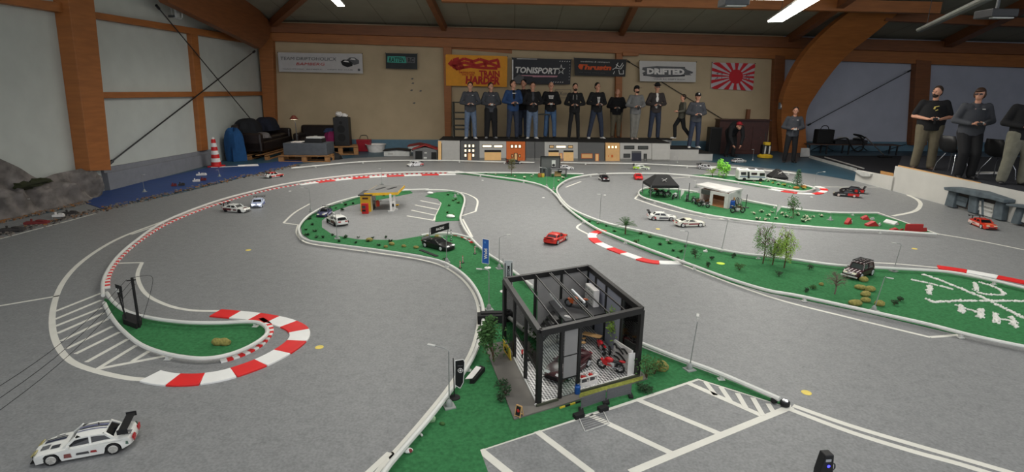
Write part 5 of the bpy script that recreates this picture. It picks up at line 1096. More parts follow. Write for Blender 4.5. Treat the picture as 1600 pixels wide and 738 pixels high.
def motorbike(p, rz, rgb, label, k=1.0, lean=0):
    t = thing('motorbike', label, 'toy motorbike', p, rz); t.rotation_euler = (lean, 0, rz); m = mat('bike_%d_%d_%d' % rgb, rgb, .3)
    for x in (-.052, .056):
        w_ = MB(); vs = []; r, q = .024 * k, .0065 * k
        pts = [(x * k + (r) * math.cos(a * math.pi / 8), 0, r + q + r * math.sin(a * math.pi / 8)) for a in range(17)]
        w = w_.tube(pts, q, 8).build('wheel', mtyre, t, smooth=True); sp_ = MB()
        for a in range(6): sp_.bar((x * k, 0, r + q), pts[a * 16 // 6], .003 * k)
        sp_.cyl((x * k, -.006 * k, r + q), (x * k, .006 * k, r + q), .008 * k, n=10).build('rim', mchr, w)
    z = .03 * k
    MB().ball((.012 * k, 0, z + .038 * k), (.026 * k, .014 * k, .015 * k), 12).build('fuel_tank', m, t, smooth=True)
    MB().ball((-.034 * k, 0, z + .034 * k), (.03 * k, .012 * k, .008 * k), 10).build('seat', mblk, t, smooth=True)
    MB().box((0, 0, z + .012 * k), (.04 * k, .022 * k, .026 * k)).build('engine', mhous, t, bevel=.002)
    MB().hexa([Vector(v) * k for v in ((-.02, -.011, .03), (.04, -.011, .035), (.06, -.008, .066), (.01, -.011, .06))], (0, .022 * k, 0)).build('fairing', m, t)
    MB().ball((-.064 * k, 0, z + .045 * k), (.02 * k, .009 * k, .007 * k), 8).build('tail', m, t)
    MB().bar((.056 * k, -.008 * k, z), (.036 * k, -.008 * k, z + .055 * k), .004 * k).bar((.056 * k, .008 * k, z), (.036 * k, .008 * k, z + .055 * k), .004 * k).build('fork', mchr, t)
    MB().bar((.034 * k, -.028 * k, z + .058 * k), (.034 * k, .028 * k, z + .058 * k), .004 * k).build('handlebar', mblk, t)
    MB().cyl((-.01 * k, .014 * k, z), (-.066 * k, .016 * k, z + .014 * k), .005 * k, n=8).build('exhaust', mchr, t)
    return t
motorbike(HS(.8, .14, ZG), math.radians(150), (190, 24, 30), 'red motorbike on the checkered floor beside the white crate', 1.35)
motorbike(HS(.86, .42, ZG), math.radians(100), (184, 26, 34), 'upright red motorbike behind the first one inside the glass garage', 1.2)
motorbike(HS(.72, .74, ZM + .014), math.radians(155), (176, 84, 40), 'orange motorbike on the upper floor of the glass garage', 1.25)
o = MB().box((0, 0, .004), (.07, .02, .008)).box((.0, .0, .01), (.05, .012, .004)).build('white_plank', mwt); o.location = HS(.56, .6, ZM + .015); o.rotation_euler = (0, 0, -.6); tag(o, 'small white plank on the upper floor of the garage', 'plank')
t = thing('drawer_cabinet', 'white drawer cabinet on the upper floor against the garage side wall', 'cabinet', HS(.93, .78, ZM + .014), math.atan2((BR - FR).y, (BR - FR).x)); MB().box((0, 0, .075), (.2, .05, .15)).build('body', mwt, t, bevel=.002)
for i in range(3):
    for j in range(4): d_ = MB().box(((i - 1) * .062, .0265, .02 + j * .036), (.056, .003, .03)).build('drawer', mhous, t); MB().box(((i - 1) * .062, .0295, .02 + j * .036), (.02, .003, .004)).build('handle', mgr, d_)
t = thing('parts_rack', 'white display rack with black car parts at the right front of the garage', 'rack', HS(.955, .12, ZG), math.atan2((BR - FR).y, (BR - FR).x))
MB().hexa([(-.1, 0, 0), (.2, 0, 0), (.2, 0, .15), (-.1, 0, .2)], (0, .012, 0)).build('board', mwt, t)
for z in (.03, .075, .12, .15): MB().bar((-.09, .02, z), (.19, .02, z - .005), .006, .014).build('rail', mhous, t)
for x, z, w_ in ((-.02, .16, .09), (.06, .125, .12), (.04, .085, .16), (.08, .04, .14), (.14, .13, .05)): MB().tube(crv([(x - w_ / 2, .03, z), (x, .034, z + .014), (x + w_ / 2, .03, z - .004)], 4), .007, 6).build('black_part', mbl, t)
MB().box((-.1, .01, .09), (.012, .05, .18)).build('side_board', mwt, t)
t = thing('parts_crate', 'white open crate with red engine parts near the front planter', 'crate', HS(.5, .07, ZG), math.atan2((FR - FL).y, (FR - FL).x))
MB().box((0, 0, .014), (.15, .07, .028)).build('base', mwt, t)
cr = MB()
for x in (-.072, 0, .072): [cr.bar((x, s * .032, .02), (x, s * .032, .07), .008) for s in (-1, 1)]
for s in (-1, 1): cr.bar((-.075, s * .032, .07), (.075, s * .032, .07), .008)
for x in (-.072, 0, .072): cr.bar((x, -.032, .07), (x, .032, .07), .008)
cr.build('frame', mwt, t)
for x in (-.036, .036): MB().ball((x, 0, .06), (.024, .018, .014), 8, jit=.3).build('engine_part', mpk, t); MB().box((x, 0, .036), (.05, .04, .02)).build('engine_block', mdg, t)
t = thing('gas_bottle', 'small blue gas bottle standing at the front planter of the garage', 'gas bottle', P(902, 615, .02)); MB().lathe((0, 0, 0), [(.019, 0), (.021, .006), (.021, .055), (.01, .066), (.007, .072)], 14).build('body', mat('gas_blue', (24, 84, 160), .4), t, smooth=True); MB().cyl((0, 0, .07), (0, 0, .08), .008, n=8).build('valve', mhous, t); MB().lathe((0, 0, .064), [(.014, 0), (.014, .012), (.012, .012), (.012, 0)], 12).build('collar', mat('gas_blue', (1, 1, 1)), t)
t = thing('workbench_plank', 'pale wooden workbench against the garage side wall', 'workbench', HS(.84, .58, ZG), math.radians(150)); MB().box((0, 0, .085), (.16, .06, .008)).build('top', mtan, t)
for sx in (-1, 1):
    for sy in (-1, 1): MB().box((sx * .07, sy * .02, .042), (.008, .008, .084)).build('leg', mdg, t)
for s_, t_, l in ((.72, .55, 'left'), (.76, .62, 'right')):
    q = thing('round_stool', 'small pale round stool by the workbench, the %s one' % l, 'stool', HS(s_, t_, ZG)); MB().cyl((0, 0, .05), (0, 0, .056), .02, n=14).build('seat', mtan, q); MB().cyl((0, 0, 0), (0, 0, .05), .004, n=8).build('leg', mchr, q); MB().cyl((0, 0, 0), (0, 0, .004), .016, n=12).build('foot', mchr, q)
for s_, t_, r, l in ((.92, .36, .03, 'chrome wheel leaning in the glass garage behind the red motorbikes'), (.5, .72, .03, 'tyre lying under the garage stairs')):
    o = thing('spare_wheel', l, 'wheel', HS(s_, t_, ZG)); pts = [(0, r * math.cos(a * math.pi / 8), r + .008 + r * math.sin(a * math.pi / 8)) for a in range(17)]; MB().tube(pts, .008, 8).build('tyre', mtyre, o, smooth=True); MB().cyl((-.006, 0, r + .008), (.006, 0, r + .008), r * .8, n=14).build('rim', mchr, o)
t = thing('statue', 'grey seated figurine in the back of the glass garage', 'figurine', HS(.66, .66, ZG)); MB().ball((0, 0, .05), (.03, .03, .05), 10, jit=.1).build('body', mhous, t, smooth=True); MB().ball((0, 0, .11), .018, 10).build('head', mhous, t, smooth=True); MB().tube([(.02, 0, .08), (.05, -.02, .06), (.06, -.04, .08)], .008, 6).build('arm', mhous, t)
# yellow sign, figure, tree, A-board left of the garage
q = [P(784, 541, .10), P(794, 536, .12)]; 
t = thing('yellow_signboard', 'tilted yellow signboard with black writing beside the garage corner post', 'sign', P(795, 563, .02)); o0 = t.location
a, b = P(787, 548, .02), P(798, 564, .02); dz = Vector((-.01, .0, .1)); MB().hexa([a, b, b + dz, a + dz], Vector((.006, .004, 0))).build('board', mat('sign_yellow', (214, 184, 44), .5), t)
lettering('PIZZA'[:0] or 'SALE', (a + b + dz) / 2 + Vector((-.005, -.004, 0)), (b - a), dz, .03, mbl, t, width=.08, height=.035); MB().bar(a, a + dz * .5 + Vector((.03, .02, 0)), .006).build('stay', mbl, t); rebase(t)
t = thing('miniature_figure', 'tiny red and white figurine at the left glass wall of the garage', 'figurine', HS(.07, .62, ZG)); MB().box((0, 0, .02), (.012, .018, .04)).build('legs', mbl, t, bevel=.003); MB().box((0, 0, .055), (.016, .026, .034)).build('torso', mpk, t, bevel=.004); MB().ball((0, 0, .082), .01, 8).build('head', mwt, t)
t = thing('mini_motor_scooter', 'tiny dark scooter behind the glass beside the red and white figurine', 'toy scooter', HS(.1, .52, ZG)); MB().box((0, 0, .03), (.06, .02, .02)).build('body', mblk, t, bevel=.004); [MB().cyl((x, -.005, .012), (x, .005, .012), .012, n=12).build('wheel', mtyre, t) for x in (-.028, .028)]; MB().bar((.02, 0, .03), (.03, 0, .065), .005).build('fork', mhous, t)
c = P(811, 650, .02); t = thing('a_board', 'small wooden A-board with a red and black panel at the front corner of the base', 'sign', c, math.radians(-35))
for s in (-1, 1): MB().bar((-.02, s * .02, 0), (-.02 * 1, s * .002, .075), .005).bar((.02, s * .02, 0), (.02, s * .002, .075), .005).bar((-.02, s * .002, .075), (.02, s * .002, .075), .005).bar((-.02, s * .018, .008), (.02, s * .018, .008), .005).build('frame', mtan, t)
MB().hexa([(-.018, -.018, .01), (.018, -.018, .01), (.018, -.003, .07), (-.018, -.003, .07)], (0, -.0015, 0)).build('panel', mbl, t); MB().ball((0, -.012, .042), (.012, .003, .014), 8).build('emblem', mpk, t)

# ================================================================ BARRIERS, FLAGS, LAMPS, POLES
def barrier(bot, toph, label, nslat=5, m=mdg):
    a, b = P(*bot[0], G), P(*bot[1], G); t = thing('road_barrier', label, 'barrier', (a + b) / 2, 0, 'grey louvre barriers'); h = toph
    for p in (a, b): MB().bar(p, p + Vector((0, 0, h)), .006).build('upright', mgr, t); MB().box(p + Vector((0, 0, .008)), (.03, .06, .016)).build('foot', mbl, t)
    for k in range(nslat): z = .03 + (h - .035) * k / (nslat - 1); MB().bar(a + Vector((0, 0, z)), b + Vector((0, 0, z)), .003, .014).build('slat', mgr, t)
    return rebase(t)
barrier(((908, 643), (945, 630)), .1, 'grey louvre barrier standing in front of the garage, the left one')
barrier(((948, 629), (985, 620)), .1, 'grey louvre barrier standing in front of the garage, the right one')
q = [P(*c, TZ + .004) for c in ((904, 652), (942, 641), (952, 662), (914, 675))]; t = thing('fallen_barrier', 'grey mesh barrier lying flat on the taped car park', 'barrier', q[0]); mb = MB()
for a, b in zip(q, q[1:] + q[:1]): mb.bar(a, b, .005)
mb.build('frame', mhous, t); mb = MB()
for k in range(1, 7): mb.bar(q[0].lerp(q[3], k / 7), q[1].lerp(q[2], k / 7), .002)
mb.build('wire', mgr, t); [MB().box(p_ + Vector((0, 0, .012)), (.07, .04, .03), .5).build('foot', mbl, t) for p_ in q[:2]]; rebase(t)
mpole = mat('pole_grey', (150, 152, 150), .4, .4); mfoot = mat('foot_grey', (146, 150, 146), .5)
def street_lamp(base, topy, label, arm=(-1, 0), al=.12, bottle=True, m=None, z=G, topx=None):
    p = P(*base, z); h = zat(p.x, p.y, topy) - z; t = thing('street_lamp', label, 'street lamp', p); m = m or mpole
    MB().box((0, 0, .004), (.075, .075, .008), .4).build('base_plate', mfoot, t)
    if bottle: MB().lathe((0, 0, .008), [(.022, 0), (.022, .03), (.012, .045), (.008, .05)], 12).build('socket', mfoot, t, smooth=True)
    lx = 0
    if topx is not None: lx = (topx - base[0]) / ppm(p)
    top = Vector((lx, 0, h)); MB().cyl((0, 0, .01), top, .0045, .0035, 8).build('pole', m, t)
    ad = Vector((arm[0], arm[1], .25)).normalized() * al
    MB().tube([top, top + ad * .3 + Vector((0, 0, .01)), top + ad], .0035, 6).build('arm', m, t)
    hd = Vector((arm[0], arm[1], .05)).normalized(); MB().bar(top + ad, top + ad + hd * .055, .02, .008).build('lamp_head', mhous, t, bevel=.002)
    return t
for bp, ty, l, kw in (
    ((702, 636), 549, 'street lamp on the near guard rail left of the black flag', dict(arm=(-1, .3), al=.1, topx=703)),
    ((1077, 578), 503, 'street lamp on the straight rail right of the glass garage', dict(arm=(.3, .9), al=.06, topx=1082)),
    ((764, 484), 424, 'street lamp on the turf left of the garage back corner', dict(arm=(-1, .1), al=.07)),
    ((1365, 486), 434, 'street lamp between the mossy boulders and the near rail', dict(arm=(.5, -.6), al=.02, topx=1372)),
    ((698, 410), 371, 'street lamp in front of the matt black car', dict(arm=(-1, .1), al=.04)),
    ((780, 420), 372, 'street lamp at the rail right of the blue flag', dict(arm=(1, .6), al=.1)),
    ((1396, 424), 383, 'street lamp at the far rail above the white pebble letters', dict(arm=(-1, .8), al=.05, topx=1400)),
    ((1127, 393), 345, 'street lamp at the far rail left of the birch trees', dict(arm=(-1, 0), al=.05, topx=1132)),
    ((1067, 412), 363, 'street lamp at the right end of the central kerb', dict(arm=(-1, 0), al=.05, topx=1071)),
    ((937, 348), 304, 'thin street lamp at the far rail behind the palm tree', dict(arm=(-1, 0), al=.01)),
    ((486, 330), 296, 'street lamp at the left side of the turf ring', dict(arm=(-1, .1), al=.1)),
    ((527, 373), 335, 'thin street lamp in front of the rally-striped hatchback', dict(arm=(-.5, .5), al=.02)),
    ((854, 292), 264, 'street lamp left of the dark grey billboard, the left of two', dict(arm=(-1, 0), al=.12)),
    ((865, 297), 269, 'street lamp in front of the dark grey billboard', dict(arm=(1, .3), al=.12)),
    ((1273, 291), 271, 'street lamp at the tip of the camper island', dict(arm=(1, 0), al=.14)),
    ((1088, 293), 283, 'short thin lamp between the black tent and the workshop', dict(arm=(-1, 0), al=.01)),
    ((1297, 344), 333, 'small white post lamp on the workshop island near the red ramps', dict(arm=(-1, 0), al=.01)),
    ((1176, 251), 234, 'small white lamp post behind the toy camper', dict(arm=(-.5, 0), al=.01)),
    ((1058, 255), 246, 'small lamp at the right end of the far rail by the facades', dict(arm=(-1, 0), al=.06)),
    ((1044, 273), 258, 'white post on the far middle rail behind the black tent', dict(arm=(-1, 0), al=.01)),
    ((711, 308), 299, 'short white post on the small curved turf island', dict(arm=(-1, 0), al=.01)),
    ((597, 288), 264, 'thin lamp on the far rail behind the petrol station', dict(arm=(-1, 0), al=.01)),
    ((39, 334), 313, 'faint lamp with a lit white head before the rock landscape', dict(arm=(1, 0), al=.08)),
    ((226, 300), 274, 'faint lamp with white head before the grey plinth', dict(arm=(.3, 0), al=.01)),
    ((343, 276), 266, 'tiny post at the blue mat below the traffic cone', dict(arm=(-1, 0), al=.01)),
    ((1361, 271), 259, 'small white post on the low end of the white board wall', dict(arm=(-1, 0), al=.01))):
    zz = G if ty < 640 else G
    if bp == (1361, 271):
        p = WW.px(1361, 271, -.03); continue
    street_lamp(bp, ty, l, **kw)
def flag(base, pts_top, quad, label, m, pole_top, base_r=.04, basem=None, emb=None, z=G):
    p = P(*base, z); d = Vector((0, -1, 0)); t = thing('feather_flag', label, 'flag', p)
    MB().lathe(p, [(base_r, 0), (base_r, .006), (base_r * .3, .012)], 20).build('base', basem or mwt, t)
    tp = PP(*pole_top, p, d); MB().cyl(p + Vector((0, 0, .005)), tp, .004, .003, 8).build('pole', basem or mpole, t)
    c = [PP(x, y, p + d * .006, d) for x, y in quad]; MB().hexa(c, (0, .002, 0)).build('cloth', m, t)
    e = MB()
    for a, b in zip(c, c[1:] + c[:1]): e.bar(a, b, .004)
    e.build('hem', mwt, t)
    return t, c
t, c = flag((762, 419), 0, [(754, 373), (764, 375), (764, 413), (753, 411)], 'narrow blue upright flag with white writing by the centre rail', mat('flag_blue', (28, 84, 160), .6), (764, 374))
lettering('Wold', (c[0] + c[1] + c[2] + c[3]) / 4 + Vector((0, -.004, -.03)), (0, 0, 1), (-1, 0, 0), .05, mwt, t, width=.13, height=.04, off=.001); MB().hexa([c[0] + Vector((.02, -.004, -.03)), c[0] + Vector((.04, -.004, -.035)), c[0] + Vector((.04, -.004, -.06)), c[0] + Vector((.018, -.004, -.055))], (0, -.001, 0)).build('emblem', mat('flag_light_blue', (70, 130, 196), .6), t); rebase(t)
t, c = flag((787, 456), 0, [(788, 407), (801, 407), (801, 448), (788, 448)], 'white and grey upright flag with black edges behind the garage corner', mat('flag_grey', (176, 178, 180), .6), (786, 404))
lettering('CUSTOM', (c[0] + c[1] + c[2] + c[3]) / 4 + Vector((0, -.004, 0)), (0, 0, 1), (-1, 0, 0), .05, mbl, t, width=.17, height=.03, off=.001)
for s in (0, 1): MB().bar(c[0 + s].lerp(c[3 - s], .1) + Vector((.008 * (1 - 2 * s), -.004, 0)), c[0 + s].lerp(c[3 - s], .95) + Vector((.008 * (1 - 2 * s), -.004, 0)), .009, .002).build('edge_print', mbl, t)
rebase(t)
t, c = flag((710, 622), 0, [(711, 564), (724, 562), (726, 566), (724, 598), (719, 607), (711, 602)], 'black feather flag with a round white emblem near the curling rail', mbl, (708, 560), basem=mbl)
cc = (c[0] + c[1] + c[3] + c[4]) / 4 + Vector((0, -.005, .02)); ring = MB()
for k in range(16): a_, b_ = k * math.pi / 8, (k + 1) * math.pi / 8; ring.bar(cc + Vector((math.cos(a_), 0, math.sin(a_))) * .016, cc + Vector((math.cos(b_), 0, math.sin(b_))) * .016, .005, .002)
ring.ball(cc, (.008, .002, .009), 8); ring.build('emblem', mwt, t); lettering('DRIFT', cc + Vector((0, 0, .035)), (1, 0, 0), (0, 0, 1), .02, mgr, t, width=.035, height=.008); rebase(t)
t = thing('white_ramp', 'small white board lying on a dark block at the rail by the black flag', 'ramp', P(742, 590, G)); q = [P(*c, .05) for c in ((727, 593), (738, 592), (752, 575), (744, 573))]; MB().hexa(q, (0, 0, .004)).build('board', mwt, t); MB().hexa([P(*c, G) for c in ((734, 600), (741, 600), (758, 580), (750, 577))], (0, 0, .034)).build('block', mbl, t); rebase(t)
o = MB().box((0, 0, .04), (.26, .1, .08)).box((0, .02, .085), (.2, .06, .012)).build('black_block', mbl, bevel=.004); o.location = P(768, 503, G); o.rotation_euler = (0, 0, .1); tag(o, 'low black block on the turf behind the leafy tree of the garage', 'block')
# banner bridge over the black car
a, b = P(670, 383, G), P(697, 378, G); ha = zat(a.x, a.y, 362); t = thing('banner_gantry', 'black banner with white lettering held above the matt black car', 'banner', a)
la, lb = PP(673, 356, a, Vector((0, -1, 0))), PP(702, 348, b, Vector((0, -1, 0))); la2, lb2 = PP(673, 367, a, Vector((0, -1, 0))), PP(702, 358, b, Vector((0, -1, 0)))
MB().hexa([la2, lb2, lb, la], (0, .003, 0)).build('cloth', mbl, t); MB().cyl(a, (la + Vector((-.01, 0, 0))), .006, n=8).build('pole', mpole, t); MB().cyl(b, lb, .006, n=8).build('pole', mpole, t)
MB().bar(P(657, 391, G), P(683, 401, G), .05, .016).build('foot', mbl, t); lettering('RACING', (la + lb + la2 + lb2) / 4 + Vector((.0, -.006, 0)), lb - la, (0, 0, 1), .05, mwt, t, width=.13, height=.035, off=.001, shear=.3); rebase(t)
for x, yb, yt, l in ((719, 419, 408, 'striped marker post left of the pair before the blue flag'), (723, 411, 400, 'striped marker post right of the pair before the blue flag'), (742, 397, 386, 'striped marker post between the black car and the blue flag'), (705, 376, 359, 'tall black and white marker post behind the matt black car')):
    p = P(x, yb, G); h = zat(p.x, p.y, yt) - G; t = thing('marker_post', l, 'marker post', p, 0, 'striped marker posts'); MB().cyl((0, 0, 0), (0, 0, .006), .022, n=12).build('base', mbl, t)
    mb = MB(); [mb.cyl((0, 0, h * k / 8), (0, 0, h * (k + 1) / 8), .006, n=8, mi=k % 2) for k in range(8)]; mb.build('post', [mwt, mpk if x != 705 else mbl], t)
# toy utility poles with wires
t = thing('utility_pole', 'black toy utility pole standing in a box on the leaf-shaped island', 'utility pole', P(206, 508, G)); p = P(218, 512, G)
q = [P(*c, G) for c in ((193, 507), (214, 515), (222, 508), (222, 497), (200, 494), (192, 500))]; MB().hexa(q, (0, 0, .05)).build('box_base', mbl, t, bevel=.004)
tp = PP(206, 434, p, Vector((0, -1, 0))); MB().bar(p, tp, .016).build('pole', mbl, t)
p2 = P(197, 498, G + .05); t2 = PP(181, 446, p2, Vector((0, -1, 0))); MB().bar(p2, t2, .01).build('small_pole', mbl, t)
c = [PP(x, y, p2 + Vector((0, -.008, 0)), Vector((0, -1, 0))) for x, y in ((179, 444), (190, 448), (192, 468), (194, 484), (190, 468))]; MB().hexa(c, (0, .003, 0)).build('pennant', mbl, t)
lettering('R6', c[0].lerp(c[2], .4) + Vector((0, -.006, 0)), (1, 0, -.3), (.2, 0, 1), .03, mhous, t, width=.03, height=.035, off=.001)
MB().bar(tp + Vector((-.05, 0, -.03)), tp + Vector((.03, 0, -.02)), .008).build('crossarm', mbl, t); rebase(t)
for i, (e, m_) in enumerate((((-60, 640), (190, 466)), ((-60, 662), (196, 470)), ((-60, 684), (200, 474)))):
    s0 = tp + Vector((-.05 + .035 * i, .0, -.02 - .02 * i)); s1 = P(*e, .3); pts = [s0.lerp(s1, k / 12) - Vector((0, 0, .08 * math.sin(math.pi * k / 12))) for k in range(13)]
    o = MB().tube(pts, .0018, 6).build('wire', mbl); tag(o, 'thin black wire from the toy utility pole, %s of three' % ('highest', 'middle', 'lowest')[i], 'wire', 'wires of the toy utility pole')
o = MB().tube(crv([tp, tp + Vector((.1, .1, -.02)), tp + Vector((.12, .05, -.12)), p + Vector((.03, .02, .08))], 8), .0018, 6).build('wire', mbl); tag(o, 'loose looped black wire hanging beside the toy utility pole', 'wire')
# wheels at the rail end
for x, y, r, l in ((1226, 634, .032, 'black toy wheel with a chrome hub at the end of the straight rail'), (1209, 629, .022, 'small black wheel against the rail left of the chrome-hubbed one')):
    p = P(x, y, G); t = thing('rail_end_roller', l, 'wheel', p, .5); MB().lathe((0, 0, 0), [(r * .8, 0), (r, .006), (r, .03), (r * .8, .036)], 18).build('tyre', mtyre, t, smooth=30); MB().lathe((0, 0, .034), [(r * .65, 0), (r * .6, .004), (r * .15, .003)], 14).build('rim', mchr, t)
# transmitter at the frame bottom
p = P(1286, 768, TZ); t = thing('handheld_transmitter', 'black handheld transmitter with a blue light at the bottom frame edge', 'transmitter', p, .12)
hT = zat(p.x, p.y, 712) - TZ; MB().hexa([(-.035, 0, 0), (.03, 0, 0), (.04, 0, hT * .5), (.028, 0, hT), (-.022, 0, hT), (-.04, 0, hT * .5)], (0, .05, 0)).build('housing', mblk, t, bevel=.005)
MB().box((-.002, -.002, hT * .86), (.03, .004, .014)).build('display', mat('lcd', (176, 178, 184), .3), t); MB().ball((.005, -.002, hT * .7), (.009, .003, .009), 8).build('indicator_light', mat('blue_led', (60, 60, 255), .4, emit=3, var=0), t)
MB().tube(crv([(.03, .02, hT * .7), (.055, .02, hT * .68), (.06, .02, hT * .55), (.04, .02, hT * .5)], 5), .004).build('trigger_guard', mdg, t); MB().box((0, .02, .006), (.12, .1, .012)).build('stand', mblk, t)

# ================================================================ PETROL STATION
py = mat('station_yellow', (222, 172, 34), .5); pcr = mat('station_cream', (206, 190, 150), .6)
a, b = P(564, 331, TZ), P(580, 331, TZ); pl = Plane(a, b); h = pl.px(572, 306).z
t = thing('petrol_station', 'yellow toy petrol station with a flat canopy inside the turf ring', 'toy petrol station', a)
sd = (P(586, 325, TZ) - b); sd = Vector((sd.x, sd.y, 0)) * 1.3
MB().hexa([a, b, b + Vector((0, 0, h)), a + Vector((0, 0, h))], sd).build('kiosk', py, t)
MB().hexa([b + Vector((.002, 0, 0)), b + sd, b + sd + Vector((0, 0, h)), b + Vector((.002, 0, h))], Vector((.004, -.002, 0))).build('side_wall', pcr, t)
MB().hexa([pl.px(x, y, .004) for x, y in ((566, 311.5), (575, 311.5), (575, 308.8), (566, 308.8))], pl.n * .004).build('sign_panel', mat('sign_brown', (70, 30, 20), .5), t)
MB().hexa([(b + sd * k + Vector((.007, -.003, z))) for k, z in ((.3, 0), (.8, 0), (.8, h * .86), (.3, h * .86))], Vector((.004, -.002, 0))).build('glass_door', mglass, t)
MB().hexa([a + Vector((-.03, -.03, h)), b + Vector((.03, -.03, h)), b + sd + Vector((.03, .03, h)), a + sd + Vector((-.03, .03, h))], (0, 0, .015)).build('kiosk_roof', mblk, t)
zc = h + .03; cq = [P(569, 303, zc), P(621, 301.5, zc), P(632, 290.5, zc), P(590, 290.5, zc)]
cn = MB().hexa(cq, (0, 0, .012)).build('canopy', mat('canopy_grey', (112, 112, 110), .7), t)
for i, j in ((0, 1), (1, 2), (2, 3), (3, 0)): MB().bar(cq[i] - Vector((0, 0, .012)), cq[j] - Vector((0, 0, .012)), .012, .045).build('canopy_edge', py, cn)
for k in (.3, .68): e0_ = cq[3].lerp(cq[2], k).lerp(cq[0].lerp(cq[1], k), .45); MB().box(e0_ + Vector((0, 0, .016)), (.05, .26, .008), -.35).build('roof_vent', mblk, cn)
for x, y in ((611, 331), (617, 328)): q = P(x, y, TZ); MB().bar(q, fl(q, zc), .03).build('column', mwt, t); MB().box(q + Vector((0, 0, .01)), (.1, .05, .02)).build('plinth', mhous, t)
q = P(614, 330, TZ); MB().box(q + Vector((0, .05, .08)), (.05, .04, .16)).build('fuel_pump', mwt, t); MB().box(q + Vector((0, .025, .1)), (.03, .01, .05)).build('pump_display', mbl, t)
rebase(t)
p = P(571, 334, TZ); t = thing('vending_machine', 'red toy vending machine in front of the yellow kiosk', 'vending machine', p); MB().box((0, 0, .09), (.11, .06, .18)).build('housing', mat('vend_red', (186, 24, 24), .4), t, bevel=.004); MB().box((-.015, -.032, .12), (.06, .006, .05)).build('display', mdw, t); MB().box((-.015, -.032, .06), (.06, .006, .03)).build('tray', mbl, t)
p = P(589, 322, TZ); t = thing('drinks_barrel', 'round orange-red bin beside the petrol kiosk', 'bin', p); MB().lathe((0, 0, 0), [(.05, 0), (.055, .08), (.045, .1), (.01, .105)], 14).build('body', mat('bin_red', (200, 60, 30), .5), t, smooth=True); MB().box((.06, 0, .09), (.05, .03, .02)).build('flap', mwt, t)
p = P(620, 322, TZ); t = thing('yellow_bollard', 'yellow bollard right of the petrol canopy column', 'bollard', p); MB().box((0, 0, .02), (.08, .02, .02), .6).build('bar', py, t); MB().box((0, 0, .006), (.04, .04, .012)).build('base', mbl, t)

# ================================================================ BILLBOARD BUILDING, TENTS, WORKSHOP, CAMPER
a, b = P(844.5, 276, G), P(874, 276, G); pl = Plane(a, b); t = thing('billboard', 'dark grey billboard wall with a small picture on the triangular island', 'billboard', a)
zb0, zb1 = pl.px(860, 262.5).z, pl.px(860, 245).z; L = pl.L
MB().hexa([pl.at(0, zb0), pl.at(L, zb0), pl.at(L, zb1), pl.at(0, zb1)], -pl.n * .05).build('panel', mdk, t); MB().bar(pl.at(-.01, zb1), pl.at(L + .01, zb1), .03).bar(pl.at(0, 0), pl.at(0, zb1), .025).bar(pl.at(L, zb0), pl.at(L, zb1), .02).build('frame', mbl, t)
MB().hexa([pl.at(0, G), pl.at(L * .5, G), pl.at(L * .5, zb0), pl.at(0, zb0)], -pl.n * .05).build('lower_panel', mdg, t); MB().hexa([pl.px(x, y, .01) for x, y in ((849, 269), (851, 269), (851, 264), (849, 264))], pl.n * .005).build('window', mbl, t)
MB().hexa([pl.px(x, y, .01) for x, y in ((862, 260.5), (868, 260.5), (868, 250.5), (862, 250.5))], pl.n * .004).build('poster', mhous, t); MB().ball(pl.px(865, 258, .02), (.04, .004, .03), 8).build('poster_picture', mblk, t); rebase(t)
a = P(866, 277, G); t = thing('roadside_shelter', 'open grey roadside shelter beside the billboard', 'shelter', a)
MB().box((.11, .12, .2), (.42, .3, .015), .05).build('roof', mgr, t); [MB().box((x, y, .1), (.015, .015, .2)).build('post', mgr, t) for x in (-.08, .3) for y in (0, .24)]; MB().box((.1, .2, .06), (.16, .1, .12)).build('counter', mtan, t); MB().box((.14, .1, .14), (.1, .06, .07)).build('machine', mbl, t)
for x, y, m, l in ((843, 277, mat('barrel_wood', (150, 96, 50), .7), 'brown barrel on the triangular island'), (848, 277, mat('barrel_yellow', (190, 160, 60), .7), 'yellow barrel on the triangular island')):
    q = P(x, y, G); t = thing('barrel', l, 'barrel', q); MB().lathe((0, 0, 0), [(.035, 0), (.045, .05), (.035, .1)], 12).build('body', m, t, smooth=True); MB().lathe((0, 0, .1), [(.034, 0), (.034, .004), (.01, .004)], 12).build('lid', mdr, t)
def tent(bl, br, ytop, x0t, x1t, yeave, label, depth=.5, emb=True, z=G):
    a, b = P(*bl, z), P(*br, z); pl = Plane(a, b); t = thing('pavilion_tent', label, 'tent', a); ze = pl.px((bl[0] + br[0]) / 2, yeave).z; L = pl.L
    mid = -depth / 2; 
    zt_ = ze + .17; E = [pl.at(-.02, ze, .02), pl.at(L + .02, ze, .02), pl.at(L + .02, ze, -depth), pl.at(-.02, ze, -depth)]
    T = [pl.at(L * x0t, zt_, mid + .06), pl.at(L * x1t, zt_, mid + .06), pl.at(L * x1t, zt_, mid - .06), pl.at(L * x0t, zt_, mid - .06)]
    E2 = [e - Vector((0, 0, .05)) for e in E]
    MB().add(E2 + E + T, [(0, 1, 5, 4), (1, 2, 6, 5), (2, 3, 7, 6), (3, 0, 4, 7), (4, 5, 9, 8), (5, 6, 10, 9), (6, 7, 11, 10), (7, 4, 8, 11), (8, 9, 10, 11)]).build('canopy', mbl, t)
    for e in E: MB().bar(Vector((e.x, e.y, z)), e, .014).build('leg', mgr, t)
    if emb: q = (E[0] + E[1] + T[0] + T[1]) / 4 + pl.n * .012 + Vector((0, 0, .01)); MB().bar(q + Vector((-.05, 0, -.03)), q + Vector((.05, 0, .03)), .014, .006).bar(q + Vector((.05, 0, -.03)), q + Vector((-.05, 0, .03)), .014, .006).build('emblem', mwt, t)
    return rebase(t)
tent((1017, 311), (1057, 311), 281, .28, .8, 290, 'black pavilion tent with a white cross emblem on the pointed island', .55)
